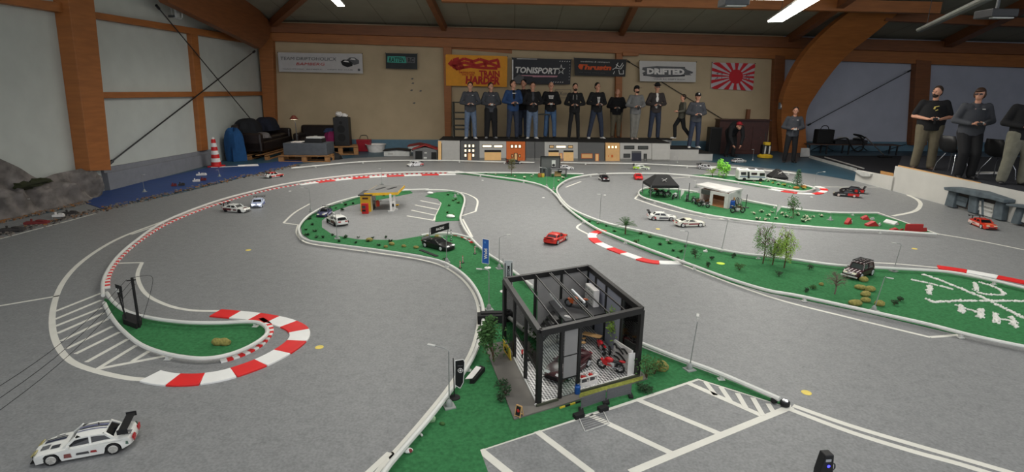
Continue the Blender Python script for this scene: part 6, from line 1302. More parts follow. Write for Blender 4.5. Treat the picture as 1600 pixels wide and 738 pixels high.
tent((1208, 281.5), (1229, 282), 270, .4, .6, 277, 'small black pavilion tent on the camper island', .4)
# workshop
a, b, c_ = P(1092, 317, G), P(1137, 327, G), P(1157, 318, G); pl = Plane(a, b); h0, h1 = pl.px(1092, 296).z, pl.px(1136, 301.5).z; hh = (h0 + h1) / 2
t = thing('model_workshop_building', 'white toy workshop with a flat roof and an open wooden-floored door', 'model building', a); dv = fl(c_ - b) ; L = pl.L
mwk = mat('workshop_white', (200, 198, 194), .7)
def wb(u0, u1, z0, z1, nm, m, th=-.012): MB().hexa([pl.at(u0 * L, z0), pl.at(u1 * L, z0), pl.at(u1 * L, z1), pl.at(u0 * L, z1)], pl.n * th).build(nm, m, t)
wb(.0, .04, G, hh, 'wall', mwk); wb(.36, .46, G, hh, 'wall', mwk); wb(.86, 1, G, hh, 'wall', mwk); wb(.46, .86, hh * .8, hh, 'lintel', mwk); wb(.04, .36, hh * .68, hh, 'window_band', mdw); wb(.04, .36, G, hh * .1, 'sill', mwk)
MB().hexa([b, b + dv, b + dv + Vector((0, 0, hh)), b + Vector((0, 0, hh))], -pl.u * .012).build('side_wall', mwk, t); MB().hexa([a, a + dv, a + dv + Vector((0, 0, hh)), a + Vector((0, 0, hh))], pl.u * .012).build('side_wall', mwk, t)
MB().hexa([a + dv, b + dv, b + dv + Vector((0, 0, hh)), a + dv + Vector((0, 0, hh))], pl.n * .012).build('back_wall', mat('workshop_wood', (150, 104, 66), .7), t)
MB().hexa([a, b, b + dv, a + dv], (0, 0, .008)).build('floor_board', mat('workshop_wood', (1, 1, 1)), t)
rq = [P(1087, 290, hh), P(1136, 302.5, hh), P(1161, 297.5, hh), P(1106, 287, hh)]; MB().hexa(rq, (0, 0, .03)).build('roof', mwk, t)
MB().box(b + dv * .35 + Vector((.02, 0, hh * .5)), (.01, .06, .08)).build('wall_sign', mtan, t); rebase(t)
q = P(1143, 325, G); t = thing('blue_container', 'blue drum beside the right wall of the white workshop', 'drum', q); MB().lathe((0, 0, 0), [(.05, 0), (.055, .01), (.055, .13), (.045, .14)], 14).build('body', mat('drum_blue', (30, 80, 170), .4), t, smooth=True); MB().cyl((0, 0, .14), (0, 0, .148), .03, n=12).build('lid', mblk, t)
for k, (x, y, rgb, l) in enumerate(((1022, 303, (140, 60, 40), 'red-brown'), (1032, 306, (30, 30, 32), 'black, second from left'), (1042, 308, (60, 60, 62), 'grey'), (1054, 311, (220, 220, 220), 'white-wheeled'))):
    motorbike(P(x, y, G), .3 * k, rgb, 'toy motorbike under the black pavilion tent, the %s one' % l, 1.5)
for k, (x, y, rgb, l) in enumerate(((1073, 314, (40, 44, 40), 'leftmost'), (1084, 318, (40, 60, 44), 'second from left'), (1093, 321, (90, 60, 44), 'third'), (1099, 324, (30, 30, 30), 'rightmost and nearest the rail'))):
    motorbike(P(x, y, G), 1.2 + .4 * k, rgb, 'dark toy motorbike left of the workshop door, the %s' % l, 1.5)
q = P(1152, 333, G); motorbike(q, 0.1, (70, 60, 30), 'dark olive toy motorbike right of the workshop near the rail', 1.7)
for x, yb, yt, l in ((1075, 315, 286, 'dark mast between the black tent and the workshop'), (1165, 325, 304, 'dark mast on the turf right of the workshop'), (1150, 331, 311, 'black looped banner pole beside the blue drum')):
    p = P(x, yb, G); h = zat(p.x, p.y, yt) - G; t = thing('mast', l, 'mast', p); MB().cyl((0, 0, 0), (0, 0, h), .008, .006, 8).build('pole', mblk, t); MB().box((0, 0, .006), (.1, .06, .012)).build('base', mblk, t)
    if x == 1150: MB().tube([(.03 * math.cos(k * math.pi / 6), 0, h * .8 + .07 * math.sin(k * math.pi / 6)) for k in range(13)], .008, 6).build('loop', mblk, t)
q = P(1157, 325, G); t = thing('bent_lamp', 'small bent grey lamp by the workshop side wall', 'street lamp', q); MB().tube(crv([(0, 0, 0), (0, 0, .14), (-.02, 0, .18), (-.05, 0, .16)], 5), .006, 6).build('pole', mpole, t); MB().box((-.055, 0, .155), (.03, .02, .01)).build('lamp_head', mhous, t)
for x, y, l in ((1063, 311, 'white pennant flag in front of the black pavilion tent'), (1213, 336, 'white pennant flag on the flower turf of the workshop island')):
    p = P(x, y, G); t = thing('pennant_flag', l, 'flag', p); MB().cyl((0, 0, 0), (0, 0, .2), .005, n=6).build('pole', mhous, t); MB().hexa([(0, -.003, .2), (.07, -.003, .17), (.05, -.003, .1), (.0, -.003, .04)], (0, .003, 0)).build('cloth', mwt, t)
# camper
a, b = P(1153, 282.5, G), P(1197, 284, G); pl = Plane(a, b); L = pl.L; h = pl.px(1175, 266).z
t = thing('toy_camper', 'white toy camper van with dark windows on the far turf island', 'toy camper', a); sec = [(0, .04), (L * .97, .04), (L, h * .35), (L * .9, h * .94), (L * .86, h), (.02, h), (0, h * .9)]
MB().hexa([pl.at(u, z) for u, z in sec], -pl.n * .34).build('body', mwt, t, bevel=.01); zz = lambda x, y: pl.px(x, y, .002)
for x0, x1, y0, y1 in ((1158, 1166, 269, 273.6), (1174, 1183, 270, 273.5), (1187, 1195, 270.5, 275)): MB().hexa([zz(x0, y1), zz(x1, y1), zz(x1, y0), zz(x0, y0)], pl.n * .006).build('window', mglass, t)
MB().hexa([zz(1168, 279), (zz(1171.3, 279)), zz(1171.3, 268.5), zz(1168, 268.5)], pl.n * .006).build('door', mblk, t); MB().hexa([zz(1156, 276.5), zz(1196, 278), zz(1196, 276.6), zz(1156, 275.2)], pl.n * .004).build('side_stripe', mat('stripe_blue', (96, 110, 140), .5), t)
for u in (.22, .8):
    for o_ in (0, -.3): MB().cyl(pl.at(L * u, .045, .005 + o_), pl.at(L * u, .045, -.03 + o_), .042, n=14).build('wheel', mtyre, t)
for u in (.2, .5, .8): MB().box(pl.at(L * u, h + .01, -.17), (.12, .12, .02)).build('roof_hatch', mdg if u > .4 else mhous, t)
rebase(t)
# ================================================================ PLANTS
def leafy(name_m, rgb, var=.35): return mat(name_m, rgb, .8, var=var, scale=30)
mleaf = leafy('leaf_mid', (58, 96, 44)); mleafd = leafy('leaf_dark', (34, 66, 34)); mleafl = leafy('leaf_light', (120, 152, 54)); mbark = mat('bark', (84, 64, 44), .9); mboul = mat('boulder_moss', (140, 132, 72), .95, var=.3, scale=50, bump=.5)
def leaves(mb, c, r, n, s, rr, mi=0):
    c = Vector(c)
    for _ in range(n):
        d = Vector((rr.gauss(0, 1), rr.gauss(0, 1), rr.gauss(0, 1))).normalized() * (rr.random() ** .4)
        p = c + Vector((d.x * r[0], d.y * r[1], d.z * r[2])); u = Vector((rr.gauss(0, 1), rr.gauss(0, 1), rr.gauss(0, .6))).normalized(); v = u.orthogonal().normalized() * s * .5; u = u * s
        mb.add([p - u, p - v * .9 + Vector((0, 0, s * .1)), p + u, p + v * .9 + Vector((0, 0, s * .1))], [(0, 1, 2, 3)], mi)
def bush(p, r, h, m, label, n=120, s=.012, name='bush', group=None, seed=0, cat='bush', tops=None):
    rr = random.Random(seed + int(p.x * 91 + p.y * 37)); t = thing(name, label, cat, p, 0, group); st = MB(); fo = MB()
    for k in range(4):
        a = rr.uniform(0, 6.28); e = Vector((math.cos(a) * r * .5, math.sin(a) * r * .5, h * rr.uniform(.5, .85))); st.tube([(0, 0, 0), e * .5 + Vector((0, 0, h * .1)), e], [.004, .003, .002], 5)
        leaves(fo, e, (r * .55, r * .55, h * .32), n // 5, s, rr)
    leaves(fo, (0, 0, h * .5), (r, r, h * .5), n // 5 + 4, s, rr)
    st.build('stem', mbark, t); fo.build('foliage', m, t); return t
def tuft_proto(m, flowers=None, seed=1):
    rr = random.Random(seed); fo = MB()
    for _ in range(26):
        a = rr.uniform(0, 6.28); l = rr.uniform(.5, 1) * .05; u = Vector((math.cos(a), math.sin(a), rr.uniform(.3, 1.4))).normalized() * l; v = Vector((-math.sin(a), math.cos(a), 0)) * .008
        fo.add([(0, 0, 0), u * .6 + v, u, u * .6 - v], [(0, 1, 2, 3)])
    t = thing('turf_tuft', 'x', 'plant'); fo.build('leaves', m, t)
    if flowers:
        fl_ = MB()
        for _ in range(7): fl_.ball((rr.uniform(-.035, .035), rr.uniform(-.035, .035), rr.uniform(.02, .04)), .008, 6)
        fl_.build('blossoms', flowers, t)
    return t
def tufts(pts, protos, label, group, z=G, k=1):
    for i, (x, y) in enumerate(pts):
        pr = protos[i % len(protos)]; c = pr if 'used' not in pr else copy_tree(pr); pr['used'] = 1
        c.location = P(x, y, z); s = R_.uniform(.8, 1.5) * k; c.scale = (s, s, s * R_.uniform(.8, 1.1)); c.rotation_euler = (0, 0, R_.uniform(0, 6)); tag(c, label, 'plant', group)
        pr_ = pr
    for pr in protos: pr['used'] = 1
A_ = [tuft_proto(mleafd, None, 1), tuft_proto(mleafd, None, 2)]
tufts([(497, 335), (483, 343), (488, 352), (478, 360), (492, 362), (505, 372), (520, 368), (480, 368), (510, 330), (525, 326), (540, 321), (552, 319), (565, 314), (535, 329), (580, 311), (600, 306), (540, 372), (556, 380), (575, 378), (592, 384), (610, 378), (530, 378), (560, 372), (582, 373), (603, 372), (495, 372)], A_, 'small dark green tuft on the turf ring round the petrol station', 'tufts on the turf ring')
B_ = [tuft_proto(mleafd, None, 3), tuft_proto(mleaf, None, 4)]
tufts([(921, 347), (934, 350), (947, 354), (960, 362), (1031, 383), (1046, 381), (1052, 393), (1064, 394), (1071, 386), (1015, 371), (1059, 405), (1001, 366)], B_, 'small green tuft on the left half of the long turf strip', 'tufts on the left half of the turf strip')
tufts([(700, 305), (708, 314), (702, 322), (712, 312), (699, 333), (707, 339), (716, 318)], [tuft_proto(mleaf, None, 5)], 'small green tuft on the small curved turf island', 'tufts on the curved island')
mwf = mat('blossom_white', (220, 216, 190), .7)
tufts([(1178, 335), (1190, 332), (1200, 338), (1207, 333), (1222, 335), (1228, 340), (1236, 341), (1246, 337), (1258, 341), (1262, 345), (1270, 340), (1255, 347), (1283, 339), (1212, 343), (1196, 345), (1183, 344)], [tuft_proto(mleaf, mwf, 6), tuft_proto(mleafd, mwf, 7)], 'green tuft with whitish blossoms right of the white workshop', 'flower tufts on the workshop island')
tufts([(1187, 287), (1200, 284), (1208, 287), (1216, 289), (1226, 291), (1178, 285), (1211, 283), (1234, 293), (1255, 296)], [tuft_proto(mleaf, mat('blossom_yellow', (200, 170, 70), .7), 8), tuft_proto(mleafd, mwf, 9)], 'small flowering tuft between the camper and the pine', 'tufts on the camper island')
tufts([(760, 272), (775, 274), (790, 276), (805, 277), (820, 279), (831, 277), (884, 274), (893, 273), (880, 280), (872, 284)], [tuft_proto(mleaf, mwf, 10)], 'small flowering tuft on the triangular billboard island', 'tufts on the triangular island')
for x, y, r, h, m, l in ((1087, 404, .07, .12, mleafd, 'dark leafy bush on the long turf strip right of the central kerb'), (1112, 406, .03, .05, mleafd, 'small dark bush left of the birch trees'), (1145, 403, .035, .06, mleafd, 'dark bush at the far side left of the birch trees'), (1106, 418, .035, .07, mleafd, 'dark bush close to the near rail, left of the white-flowered one'), (1155, 423, .07, .09, mleaf, 'leafy bush with pale tips in front of the birch trees'), (1217, 432, .05, .06, mleafd, 'dark green bush at the foot of the birch trees'), (1264, 421, .05, .06, mleafd, 'dark bush between the birch trees and the truck'), (1270, 452, .04, .05, mleaf, 'small green bush left of the yellow boulder'), (1259, 457, .03, .05, mleafd, 'tiny bush near the rail left of the bare tree'), (1397, 477, .035, .05, mleafd, 'dark bush right of the near street lamp, the left one'), (1406, 471, .035, .05, mleafd, 'dark bush right of the near street lamp, the right one'), (994, 380, .05, .06, mleaf, 'pale green bush with white dots below the palm tree'),
    (1010, 592, .1, .2, mleaf, 'tall leafy bush at the right front corner of the garage'), (1022, 585, .09, .12, mleaf, 'bright green bush beside the yellow boulder near the garage'), (1008, 611, .07, .05, mleafd, 'low dark bush with white flowers below the garage corner'), (790, 618, .05, .07, mleafd, 'dark bush leaning on the left edge of the garage base'), (781, 605, .06, .05, mleafd, 'brownish low bush beside the garage base, farther back'), (783, 628, .035, .07, mleafd, 'small dark sprig beside the garage base, nearest'), (696, 408, .04, .04, mleafd, 'dark patch plant right of the matt black car')):
    bush(P(x, y, G if x not in (790,) else .02), r, h, m, l, 150 if r > .06 else 70, .012)
t = bush(P(772, 566, .022), .13, .34, mleaf, 'broad leafy tree at the back left corner of the garage base', 700, .016, 'leafy_tree', cat='tree')
bush(HS(.97, .45, .02) + Vector((.05, -.02, 0)), .1, .42, mleafl, 'tall light green tree behind the right garage wall', 500, .014, 'leafy_tree', cat='tree')
for x, y, rx, rz_, l in ((340, 539, .05, .035, 'mossy boulder on the leaf-shaped island, the left one'), (351, 539, .055, .035, 'mossy boulder on the leaf-shaped island, the right one'), (1032, 579, .06, .05, 'yellow mossy boulder right of the garage'),
    (1283, 446, .028, .02, 'single yellow boulder left of the bare tree'), (1349, 440, .05, .035, 'mossy boulder under the truck nose'), (1344, 452, .06, .03, 'mossy boulder of the group, left in the second row'), (1359, 455, .055, .035, 'mossy boulder of the group, right in the second row'), (1352, 463, .06, .035, 'mossy boulder in the middle of the group'), (1352, 472, .05, .03, 'mossy boulder left of the near street lamp'), (1336, 477, .07, .035, 'leftmost brown mossy boulder by the near rail'), (1374, 478, .05, .035, 'mossy boulder right of the near street lamp'),
    (577, 377, .05, .03, 'small mossy boulder on the ring above the others'), (612, 383, .045, .025, 'mossy boulder on the ring, left of three'), (603, 387, .03, .02, 'tiny mossy boulder on the ring beside the rail'), (631, 386, .035, .02, 'mossy boulder on the ring, middle of three'), (650, 388, .04, .02, 'mossy boulder on the ring left of the matt black car'), (684, 373, .05, .035, 'mossy boulder behind the matt black car'), (666, 371, .04, .03, 'mossy boulder left behind the banner post'), (674, 659, .03, .03, 'pale green ball beside the near rail'), (691, 664, .02, .012, 'faint green lump on the near turf'),
    (704, 340, .08, .03, 'white flat stone on the small curved turf island'), (672, 303, .07, .025, 'white flat stone at the tip of the curved island'), (1244, 295, .07, .03, 'orange stone right of the pine, left'), (1256, 293, .07, .03, 'orange stone right of the pine, right')):
    m = mkw if 'white flat' in l else (mat('stone_orange', (180, 120, 60), .9) if 'orange' in l else (mat('ball_green', (150, 180, 140), .5) if 'pale' in l else (mleaf if 'faint' in l else mboul)))
    o = MB().ball((0, 0, rz_ * .7), (rx, rx * .62, rz_), 14, jit=.07).build('boulder', m, smooth=True); o.location = P(x, y, G); o.rotation_euler = (0, 0, R_.uniform(-.5, .5)); tag(o, l, 'boulder')
o = MB().lathe((0, 0, 0), [(.05, 0), (.05, .003), (.03, .005)], 14).build('lime_patch', mat('lime', (190, 220, 60), .7)); o.location = P(1126, 412, G); tag(o, 'lime green disc on the turf left of the birch trees', 'disc')
o = MB().box((0, 0, .012), (.05, .03, .02)).ball((.01, 0, .03), .012, 8).build('rock_chip', mwt); o.location = P(1102, 394, G); tag(o, 'white rock beside the dark leafy bush on the turf strip', 'rock')
# palm tree
def palm(p, h, fr, n, label, seed, m=mleaf, droop=.5):
    rr = random.Random(seed); t = thing('palm_tree', label, 'tree', p); MB().cyl((0, 0, 0), (0, 0, h), .012, .008, 8).build('trunk', mbark, t); fo = MB()
    for k in range(n):
        a = 6.283 * k / n + rr.uniform(-.2, .2); el = rr.uniform(.1, 1.3); d = Vector((math.cos(a) * math.cos(el), math.sin(a) * math.cos(el), math.sin(el))); pts = [Vector((0, 0, h)) + d * fr * q / 5 - Vector((0, 0, droop * fr * (q / 5) ** 2 * .5)) for q in range(6)]
        fo.tube(pts, .0018, 4); s = Vector((-math.sin(a), math.cos(a), 0))
        for q in range(1, 6):
            for sg in (-1, 1):
                for e in (0, .5):
                    b0 = pts[q - 1].lerp(pts[q], e); tip = b0 + s * sg * fr * .2 + d * fr * .12 - Vector((0, 0, .01)); fo.add([b0, b0 + d * .007, tip], [(0, 1, 2)])
    fo.build('fronds', m, t); return t
palm(P(977, 366, G), .14, .17, 24, 'fan palm tree on the turf strip above the central kerb', 4)
palm(P(1113, 277, G), .1, .28, 12, 'drooping bright green palm left of the camper', 5, mleafl, 1.3); 
bush(P(1129, 278, G), .16, .42, mat('grass_bright', (120, 190, 60), .8), 'upright bright green grass clump next to the drooping palm', 500, .03, 'grass_clump', cat='plant')
# pine by the camper, shrub tree, bare tree, birches
t = thing('pine_tree', 'dark green pine on the camper island', 'tree', P(1245, 293, G)); MB().cyl((0, 0, 0), (0, 0, .4), .012, .004, 8).build('trunk', mbark, t); fo = MB(); rr = random.Random(3)
for k in range(9): z = .06 + k * .04; leaves(fo, (0, 0, z), (.15 * (1 - k / 11), .15 * (1 - k / 11), .03), 70, .016, rr)
fo.build('foliage', leafy('pine', (52, 92, 58)), t)
bush(P(1239, 341, G), .13, .36, mleaf, 'leafy dark green sapling on the flower turf right of the workshop', 260, .02, 'sapling', cat='tree')
def twig_tree(p, h, r, label, mbk, seed, leafm=None, nl=0, weep=0, name='birch_tree', s=.009):
    rr = random.Random(seed); t = thing(name, label, 'tree', p); br = MB(); tips = []
    br.tube([(0, 0, 0), (r * .05, 0, h * .3), (-r * .05, r * .05, h * .6), (0, 0, h * .92)], [.008, .007, .005, .002], 6)
    for k in range(22 if leafm else 34):
        z = h * rr.uniform(.35, .92); a = rr.uniform(0, 6.283); l = r * rr.uniform(.4, 1.0); e = Vector((math.cos(a) * l, math.sin(a) * l, z + rr.uniform(.05, .2) * h * (.4 if weep else 1))); b0 = Vector((0, 0, z * .85))
        br.tube([b0, b0.lerp(e, .5) + Vector((0, 0, .02)), e], [.0035, .0025, .0012], 4); tips.append(e)
        for q in range(4):
            e2 = e.lerp(b0, rr.uniform(0, .5)) + Vector((rr.gauss(0, .25), rr.gauss(0, .25), rr.uniform(-.1, .35) if not weep else -rr.uniform(.2, 1.2) * 1.0)) * r * .8; e2.z = max(.02, e2.z); br.tube([e.lerp(b0, .2), e2], [.0016, .0008], 3); tips.append(e2)
    br.build('branches', mbk, t)
    if leafm:
        fo = MB()
        for e in tips: leaves(fo, e, (.03, .03, .05), nl, s, rr)
        fo.build('foliage', leafm, t)
    return t
mbir = leafy('leaf_birch', (140, 176, 70))
twig_tree(P(1192, 412, G), .52, .13, 'slim birch tree on the turf strip, the left of the three', mbark, 11, leafy('leaf_birch2', (90, 140, 60)), 10, 1)
twig_tree(P(1225, 419, G), .52, .13, 'birch tree with the densest yellow-green leaves, right of the three', mbark, 12, mbir, 20, 1)
twig_tree(P(1207, 414, G), .36, .11, 'shortest birch tree, between the other two', mbark, 13, leafy('leaf_birch3', (96, 140, 56)), 7, 1)
twig_tree(P(1304, 460, G), .24, .13, 'bare grey-brown twiggy tree in front of the dark truck', mat('twig_grey', (112, 100, 88), .9), 14, mat('twig_haze', (128, 112, 98), .9), 8, 0, 'bare_tree', .003)
twig_tree(P(799, 275, G), .4, .1, 'thin leafless sapling on the triangular island below the orange facade', mbark, 15, leafy('leaf_brown', (92, 92, 50)), 5, 0, 'sapling', .012)
# white pebble writing on the turf
rr = random.Random(9)
def pebbles(lines, label, dens=.0055, w=.012):
    mb = MB()
    for l in lines:
        ww = w
        if isinstance(l[0], (int, float)): ww = l[0]; l = l[1:]
        g = [P(x, y, G) for x, y in l]
        for a, b in zip(g, g[1:]):
            n = max(2, int((b - a).length / dens * (1 + ww / .014) * .6))
            for k in range(n): p = a.lerp(b, rr.random()) + Vector((rr.gauss(0, ww * .55), rr.gauss(0, ww * .55), .004)); mb.ball(p, rr.uniform(.008, .012), 5, jit=.25)
    tag(mb.build('pebble_writing', mstone), label, 'pebbles', kind='stuff')
pebbles([(( 1443, 430), (1475, 441), (1540, 468), (1600, 498), (1640, 520)), ((1448, 468), (1458, 473), (1500, 471), (1560, 471), (1640, 472))], 'two long crossing bars of white pebbles on the turf', w=.016)
pebbles([((1424, 438), (1450, 443), (1489, 453)), (.022, (1453, 447), (1452, 461))], 'letter T laid in white pebbles at the left of the crossing bars')
pebbles([(.02, (1524, 443), (1525, 455)), ((1530, 442), (1545, 446), (1562, 453), (1569, 460)), ((1525, 457), (1540, 461), (1565, 462), (1569, 459))], 'letter D laid in white pebbles above the crossing bars')
pebbles([(.022, (1501, 477), (1501, 490)), ((1504, 482), (1528, 489)), (.022, (1533, 484), (1531, 498))], 'left letter H laid in white pebbles below the crossing bars')
pebbles([(.022, (1556, 490), (1557, 505)), ((1560, 499), (1580, 502)), (.022, (1580, 496), (1588, 513))], 'right letter H laid in white pebbles below the crossing bars')
# red ramp pieces
def wedge(x, y, w_, d, h, rz, label, m=mpk, m2=mhous, slope=True):
    t = thing('ramp_piece', label, 'ramp', P(x, y, G), rz)
    MB().hexa([(-w_ / 2, -d / 2, 0), (w_ / 2, -d / 2, 0), (w_ / 2 * (.2 if slope else 1), -d / 2, h), (-w_ / 2, -d / 2, h * (.3 if slope else 1))], (0, d, 0)).build('red_block', m, t); MB().hexa([(w_ / 2, -d / 2, 0.002), (w_ / 2 + .1, d / 2, .002), (w_ / 2 + .08, d / 2, h * .5), (w_ / 2, -d / 2, h * .5)], (-.01, .01, 0)).build('grey_plate', m2, t)
mrw = mat('ramp_red', (170, 34, 34), .6)
wedge(1325, 350, .14, .06, .1, .6, 'dark red leaning ramp piece, leftmost on the turf tip', mrw); wedge(1352, 343, .12, .12, .07, -.3, 'red and grey ramp piece at the far rail', mrw); wedge(1362, 353, .2, .08, .08, .1, 'red peaked ramp piece with a grey plate in the middle', mrw); wedge(1392, 350, .1, .2, .06, .3, 'pale grey slanted ramp piece with a red edge', mhous, mrw); wedge(1398, 360, .14, .06, .04, 0, 'low red ramp strip at the near rail', mrw, mrw); wedge(1427, 362, .26, .03, .12, 0, 'upright red board at the tip of the workshop island', mrw, mrw, False)
for x, y, c_, l, a_ in ((638, 707, mkw, 'white and red ball-like marker on the near turf', .02),): o = MB().ball((0, 0, .012), (.03, .022, .014), 10).ball((.012, -.006, .014), (.016, .014, .012), 8, 1).build('marker_ball', [mkw, mrd]); o.location = P(x, y, G); tag(o, l, 'marker')
t = thing('white_peg', 'small white and black peg lying by the near rail', 'peg', P(656, 679, G), -.9); MB().cyl((-.03, 0, .008), (.03, 0, .008), .007, n=8).build('rod', mwt, t); MB().cyl((-.008, 0, .008), (.008, 0, .008), .008, n=8).build('band', mbl, t)

# ================================================================ PEOPLE
def blob(mb, name, m, parent, vox=.012, sm=4):
    me = bpy.data.meshes.new('tmp'); me.from_pydata(mb.v, [], mb.f); o = bpy.data.objects.new('tmp', me); COL.objects.link(o)
    r = o.modifiers.new('r', 'REMESH'); r.mode = 'VOXEL'; r.voxel_size = vox; s = o.modifiers.new('s', 'SMOOTH'); s.factor = .5; s.iterations = sm
    dg = bpy.context.evaluated_depsgraph_get(); me2 = bpy.data.meshes.new_from_object(o.evaluated_get(dg)); bpy.data.objects.remove(o)
    me2.name = name; me2.materials.clear(); me2.materials.append(m); me2.polygons.foreach_set('use_smooth', [True] * len(me2.polygons))
    ob = bpy.data.objects.new(name, me2); COL.objects.link(ob); ob.parent = parent; return ob
def cap(mb, a, b, ra, rb, n=12):
    a, b = Vector(a), Vector(b); mb.cyl(a, b, ra, rb, n); mb.ball(a, ra, n); mb.ball(b, rb, n); return mb
mskin = mat('skin', (206, 150, 124), .55, var=.06, scale=6)
mjean = mat('jeans', (96, 112, 136), .9, var=.2, scale=14); mjeand = mat('jeans_dark', (44, 52, 70), .9, var=.2, scale=14); mpants = mat('trousers_black', (22, 22, 25), .9); mkhaki = mat('trousers_khaki', (104, 96, 78), .9); mgrt = mat('trousers_grey', (120, 118, 112), .9, var=.15)
mhood = mat('hoodie_grey', (66, 68, 74), .9); mblack = mat('top_black', (20, 20, 23), .9); mnavy = mat('jacket_blue', (38, 66, 108), .9); mgsw = mat('sweater_grey', (112, 112, 112), .9); mcard = mat('cardigan', (56, 50, 50), .9); mgrey2 = mat('jacket_greyish', (86, 84, 74), .9)
mshw = mat('shoe_white', (214, 212, 208), .6); mshb = mat('shoe_black', (26, 26, 28), .6); mshg = mat('shoe_beige', (168, 148, 136), .6); mhb = mat('hair_brown', (52, 36, 26), .7); mhk = mat('hair_black', (26, 22, 20), .7); mhr = mat('hair_ginger', (150, 104, 80), .7); mbeard = mat('beard', (44, 32, 26), .9)
def person(base, ytop, z, rz, label, top, trou, shoe, hair=mhb, bw=1.0, stance=.1, pose='hold', hat=None, beard=False, print_=None, short=False, inner=None, headyaw=0, strings=False, ctrl=True, hairk='short', glasses=False, leg_w=1.0, ctl_white=False, who=''):
    p = P(*base, z); Ht = zat(p.x, p.y, ytop) - z
    if pose == 'bend': Ht = 1.76
    if pose == 'walk': Ht *= 1.04
    if hat: Ht -= .02
    S = Ht / 1.80; t = thing('person', label, 'person', p, rz); V = lambda x, y, zz: Vector((x * S, y * S, zz * S))
    # joints (facing -y)
    pel = V(0, 0, .95); che = V(0, .0, 1.30); nek = V(0, .0, 1.50); hed = V(0, -.015, 1.665); sh = [V(s * .185 * (bw * .4 + .6), .01, 1.43) for s in (-1, 1)]
    hip = [V(s * .085 * bw, 0, .93) for s in (-1, 1)]; kn = [V(s * (.05 + stance * .6), -.02, .50) for s in (-1, 1)]; an = [V(s * stance * 1.15, .02, .085) for s in (-1, 1)]
    bx = max(0, bw - 1) * .12
    el = [V(s * (.3 + bx), .03, 1.15) for s in (-1, 1)]; wr = [V(s * .105, -.22 - bx, 1.1) for s in (-1, 1)]; hd = [V(s * .05, -.26 - bx, 1.105) for s in (-1, 1)]
    toe = [Vector((0, -1, 0))] * 2
    if pose == 'walk':
        kn = [V(-.09, -.22, .56), V(.08, .1, .5)]; an = [V(-.09, -.18, .14), V(.08, .42, .12)]; el = [V(-.25, .06, 1.18), V(.25, .02, 1.16)]; wr = [V(-.22, -.16, 1.1), V(.2, -.2, 1.12)]; hd = [V(-.2, -.24, 1.12), V(.18, -.28, 1.14)]
    if pose == 'bend':
        pel = V(0, .28, .86); hip = [V(s * .085, .28, .84) for s in (-1, 1)]; che = V(0, -.02, .98); nek = V(0, -.2, 1.02); hed = V(0, -.31, 1.06); sh = [V(s * .185, -.13, 1.0) for s in (-1, 1)]
        kn = [V(s * .1, .1, .46) for s in (-1, 1)]; an = [V(s * .12, .2, .085) for s in (-1, 1)]; el = [V(s * .22, -.2, .72) for s in (-1, 1)]; wr = [V(s * .13, -.3, .45) for s in (-1, 1)]; hd = [V(s * .1, -.33, .36) for s in (-1, 1)]
    if pose == 'lean': kn = [V(s * .1, -.16, .5) for s in (-1, 1)]; an = [V(s * .1, -.12, .085) for s in (-1, 1)]; pel = V(0, .06, .93); hip = [V(s * .09, .06, .92) for s in (-1, 1)]
    HR = Matrix.Rotation(headyaw, 3, 'Z')
    b = MB(); cap(b, nek - (nek - che) * .2, hed, .055 * S, .052 * S)
    b.ball(hed + HR @ V(0, .012, .02), V(.084, .102, .113), 16); b.ball(hed + HR @ V(0, -.03, -.045), V(.058, .062, .07), 14)
    b.ball(hed + HR @ V(0, -.098, -.01), V(.013, .02, .024), 10); b.ball(hed + HR @ V(0, -.082, -.052), V(.026, .014, .01), 8)
    for s in (-1, 1): b.ball(hed + HR @ V(s * .082, .01, -.005), V(.012, .022, .032), 8); b.ball(hed + HR @ V(s * .045, -.062, -.012), V(.022, .02, .02), 8)
    cap(b, pel, che, .09 * S, .1 * S); cap(b, che, nek, .08 * S, .05 * S)
    for i, s in enumerate((-1, 1)):
        cap(b, sh[i], el[i], .048 * S, .04 * S); cap(b, el[i], wr[i], .04 * S * (1.15 if short else 1), .028 * S); cap(b, hip[i], kn[i], .075 * S, .052 * S); cap(b, kn[i], an[i], .05 * S, .036 * S)
        d = (hd[i] - wr[i]).normalized(); side = Vector((-s, 0, 0)); side = (side - d * side.dot(d)).normalized(); upv = d.cross(side) * (1 if d.cross(side).z > 0 else -1)
        pc = wr[i] + d * .05 * S; b.ball(pc, (.034 * S, .036 * S, .022 * S), 10)
        for q in range(4):
            o_ = pc + d * .03 * S + upv * ((q - 1.5) * .018 * S) * 1.0; l_ = (.034, .04, .037, .028)[q] * S; m1 = o_ + d * l_ + side * .008 * S; m2 = m1 + (d * .3 + side).normalized() * l_ * .8
            cap(b, o_, m1, .0095 * S, .009 * S, 8); cap(b, m1, m2, .009 * S, .0075 * S, 8)
        th = pc + upv * .03 * S; cap(b, th, th + (d + side * .6 + upv * .4).normalized() * .045 * S, .011 * S, .009 * S, 8)
    blob(b, 'body', mskin, t, .0095, 2)
    # clothing
    c = MB(); k = bw; ax = (che - pel).normalized()
    fwd = Vector((0, -1, 0)) if pose != 'bend' else Vector((0, -.2, -1))
    if pose in ('hold', 'lean', 'walk'):
        off = pel.y * .6
        c.lathe(V(0, 0, 0) + Vector((0, off, 0)), [(r_ * S, z_ * S) for r_, z_ in ((.19 * k, .85), (.195 * k, .95), (.19 * k ** 1.35, 1.1), (.19 * k, 1.25), (.19 * (k * .5 + .5), 1.38), (.13, 1.46))], 24, ax=Matrix(((1, 0, 0), (0, .7, 0), (0, 0, 1))))
    if pose == 'bend': c.ball(che + V(0, 0, .04), V(.195 * (k * .5 + .5), .13 * k, .19), 18)
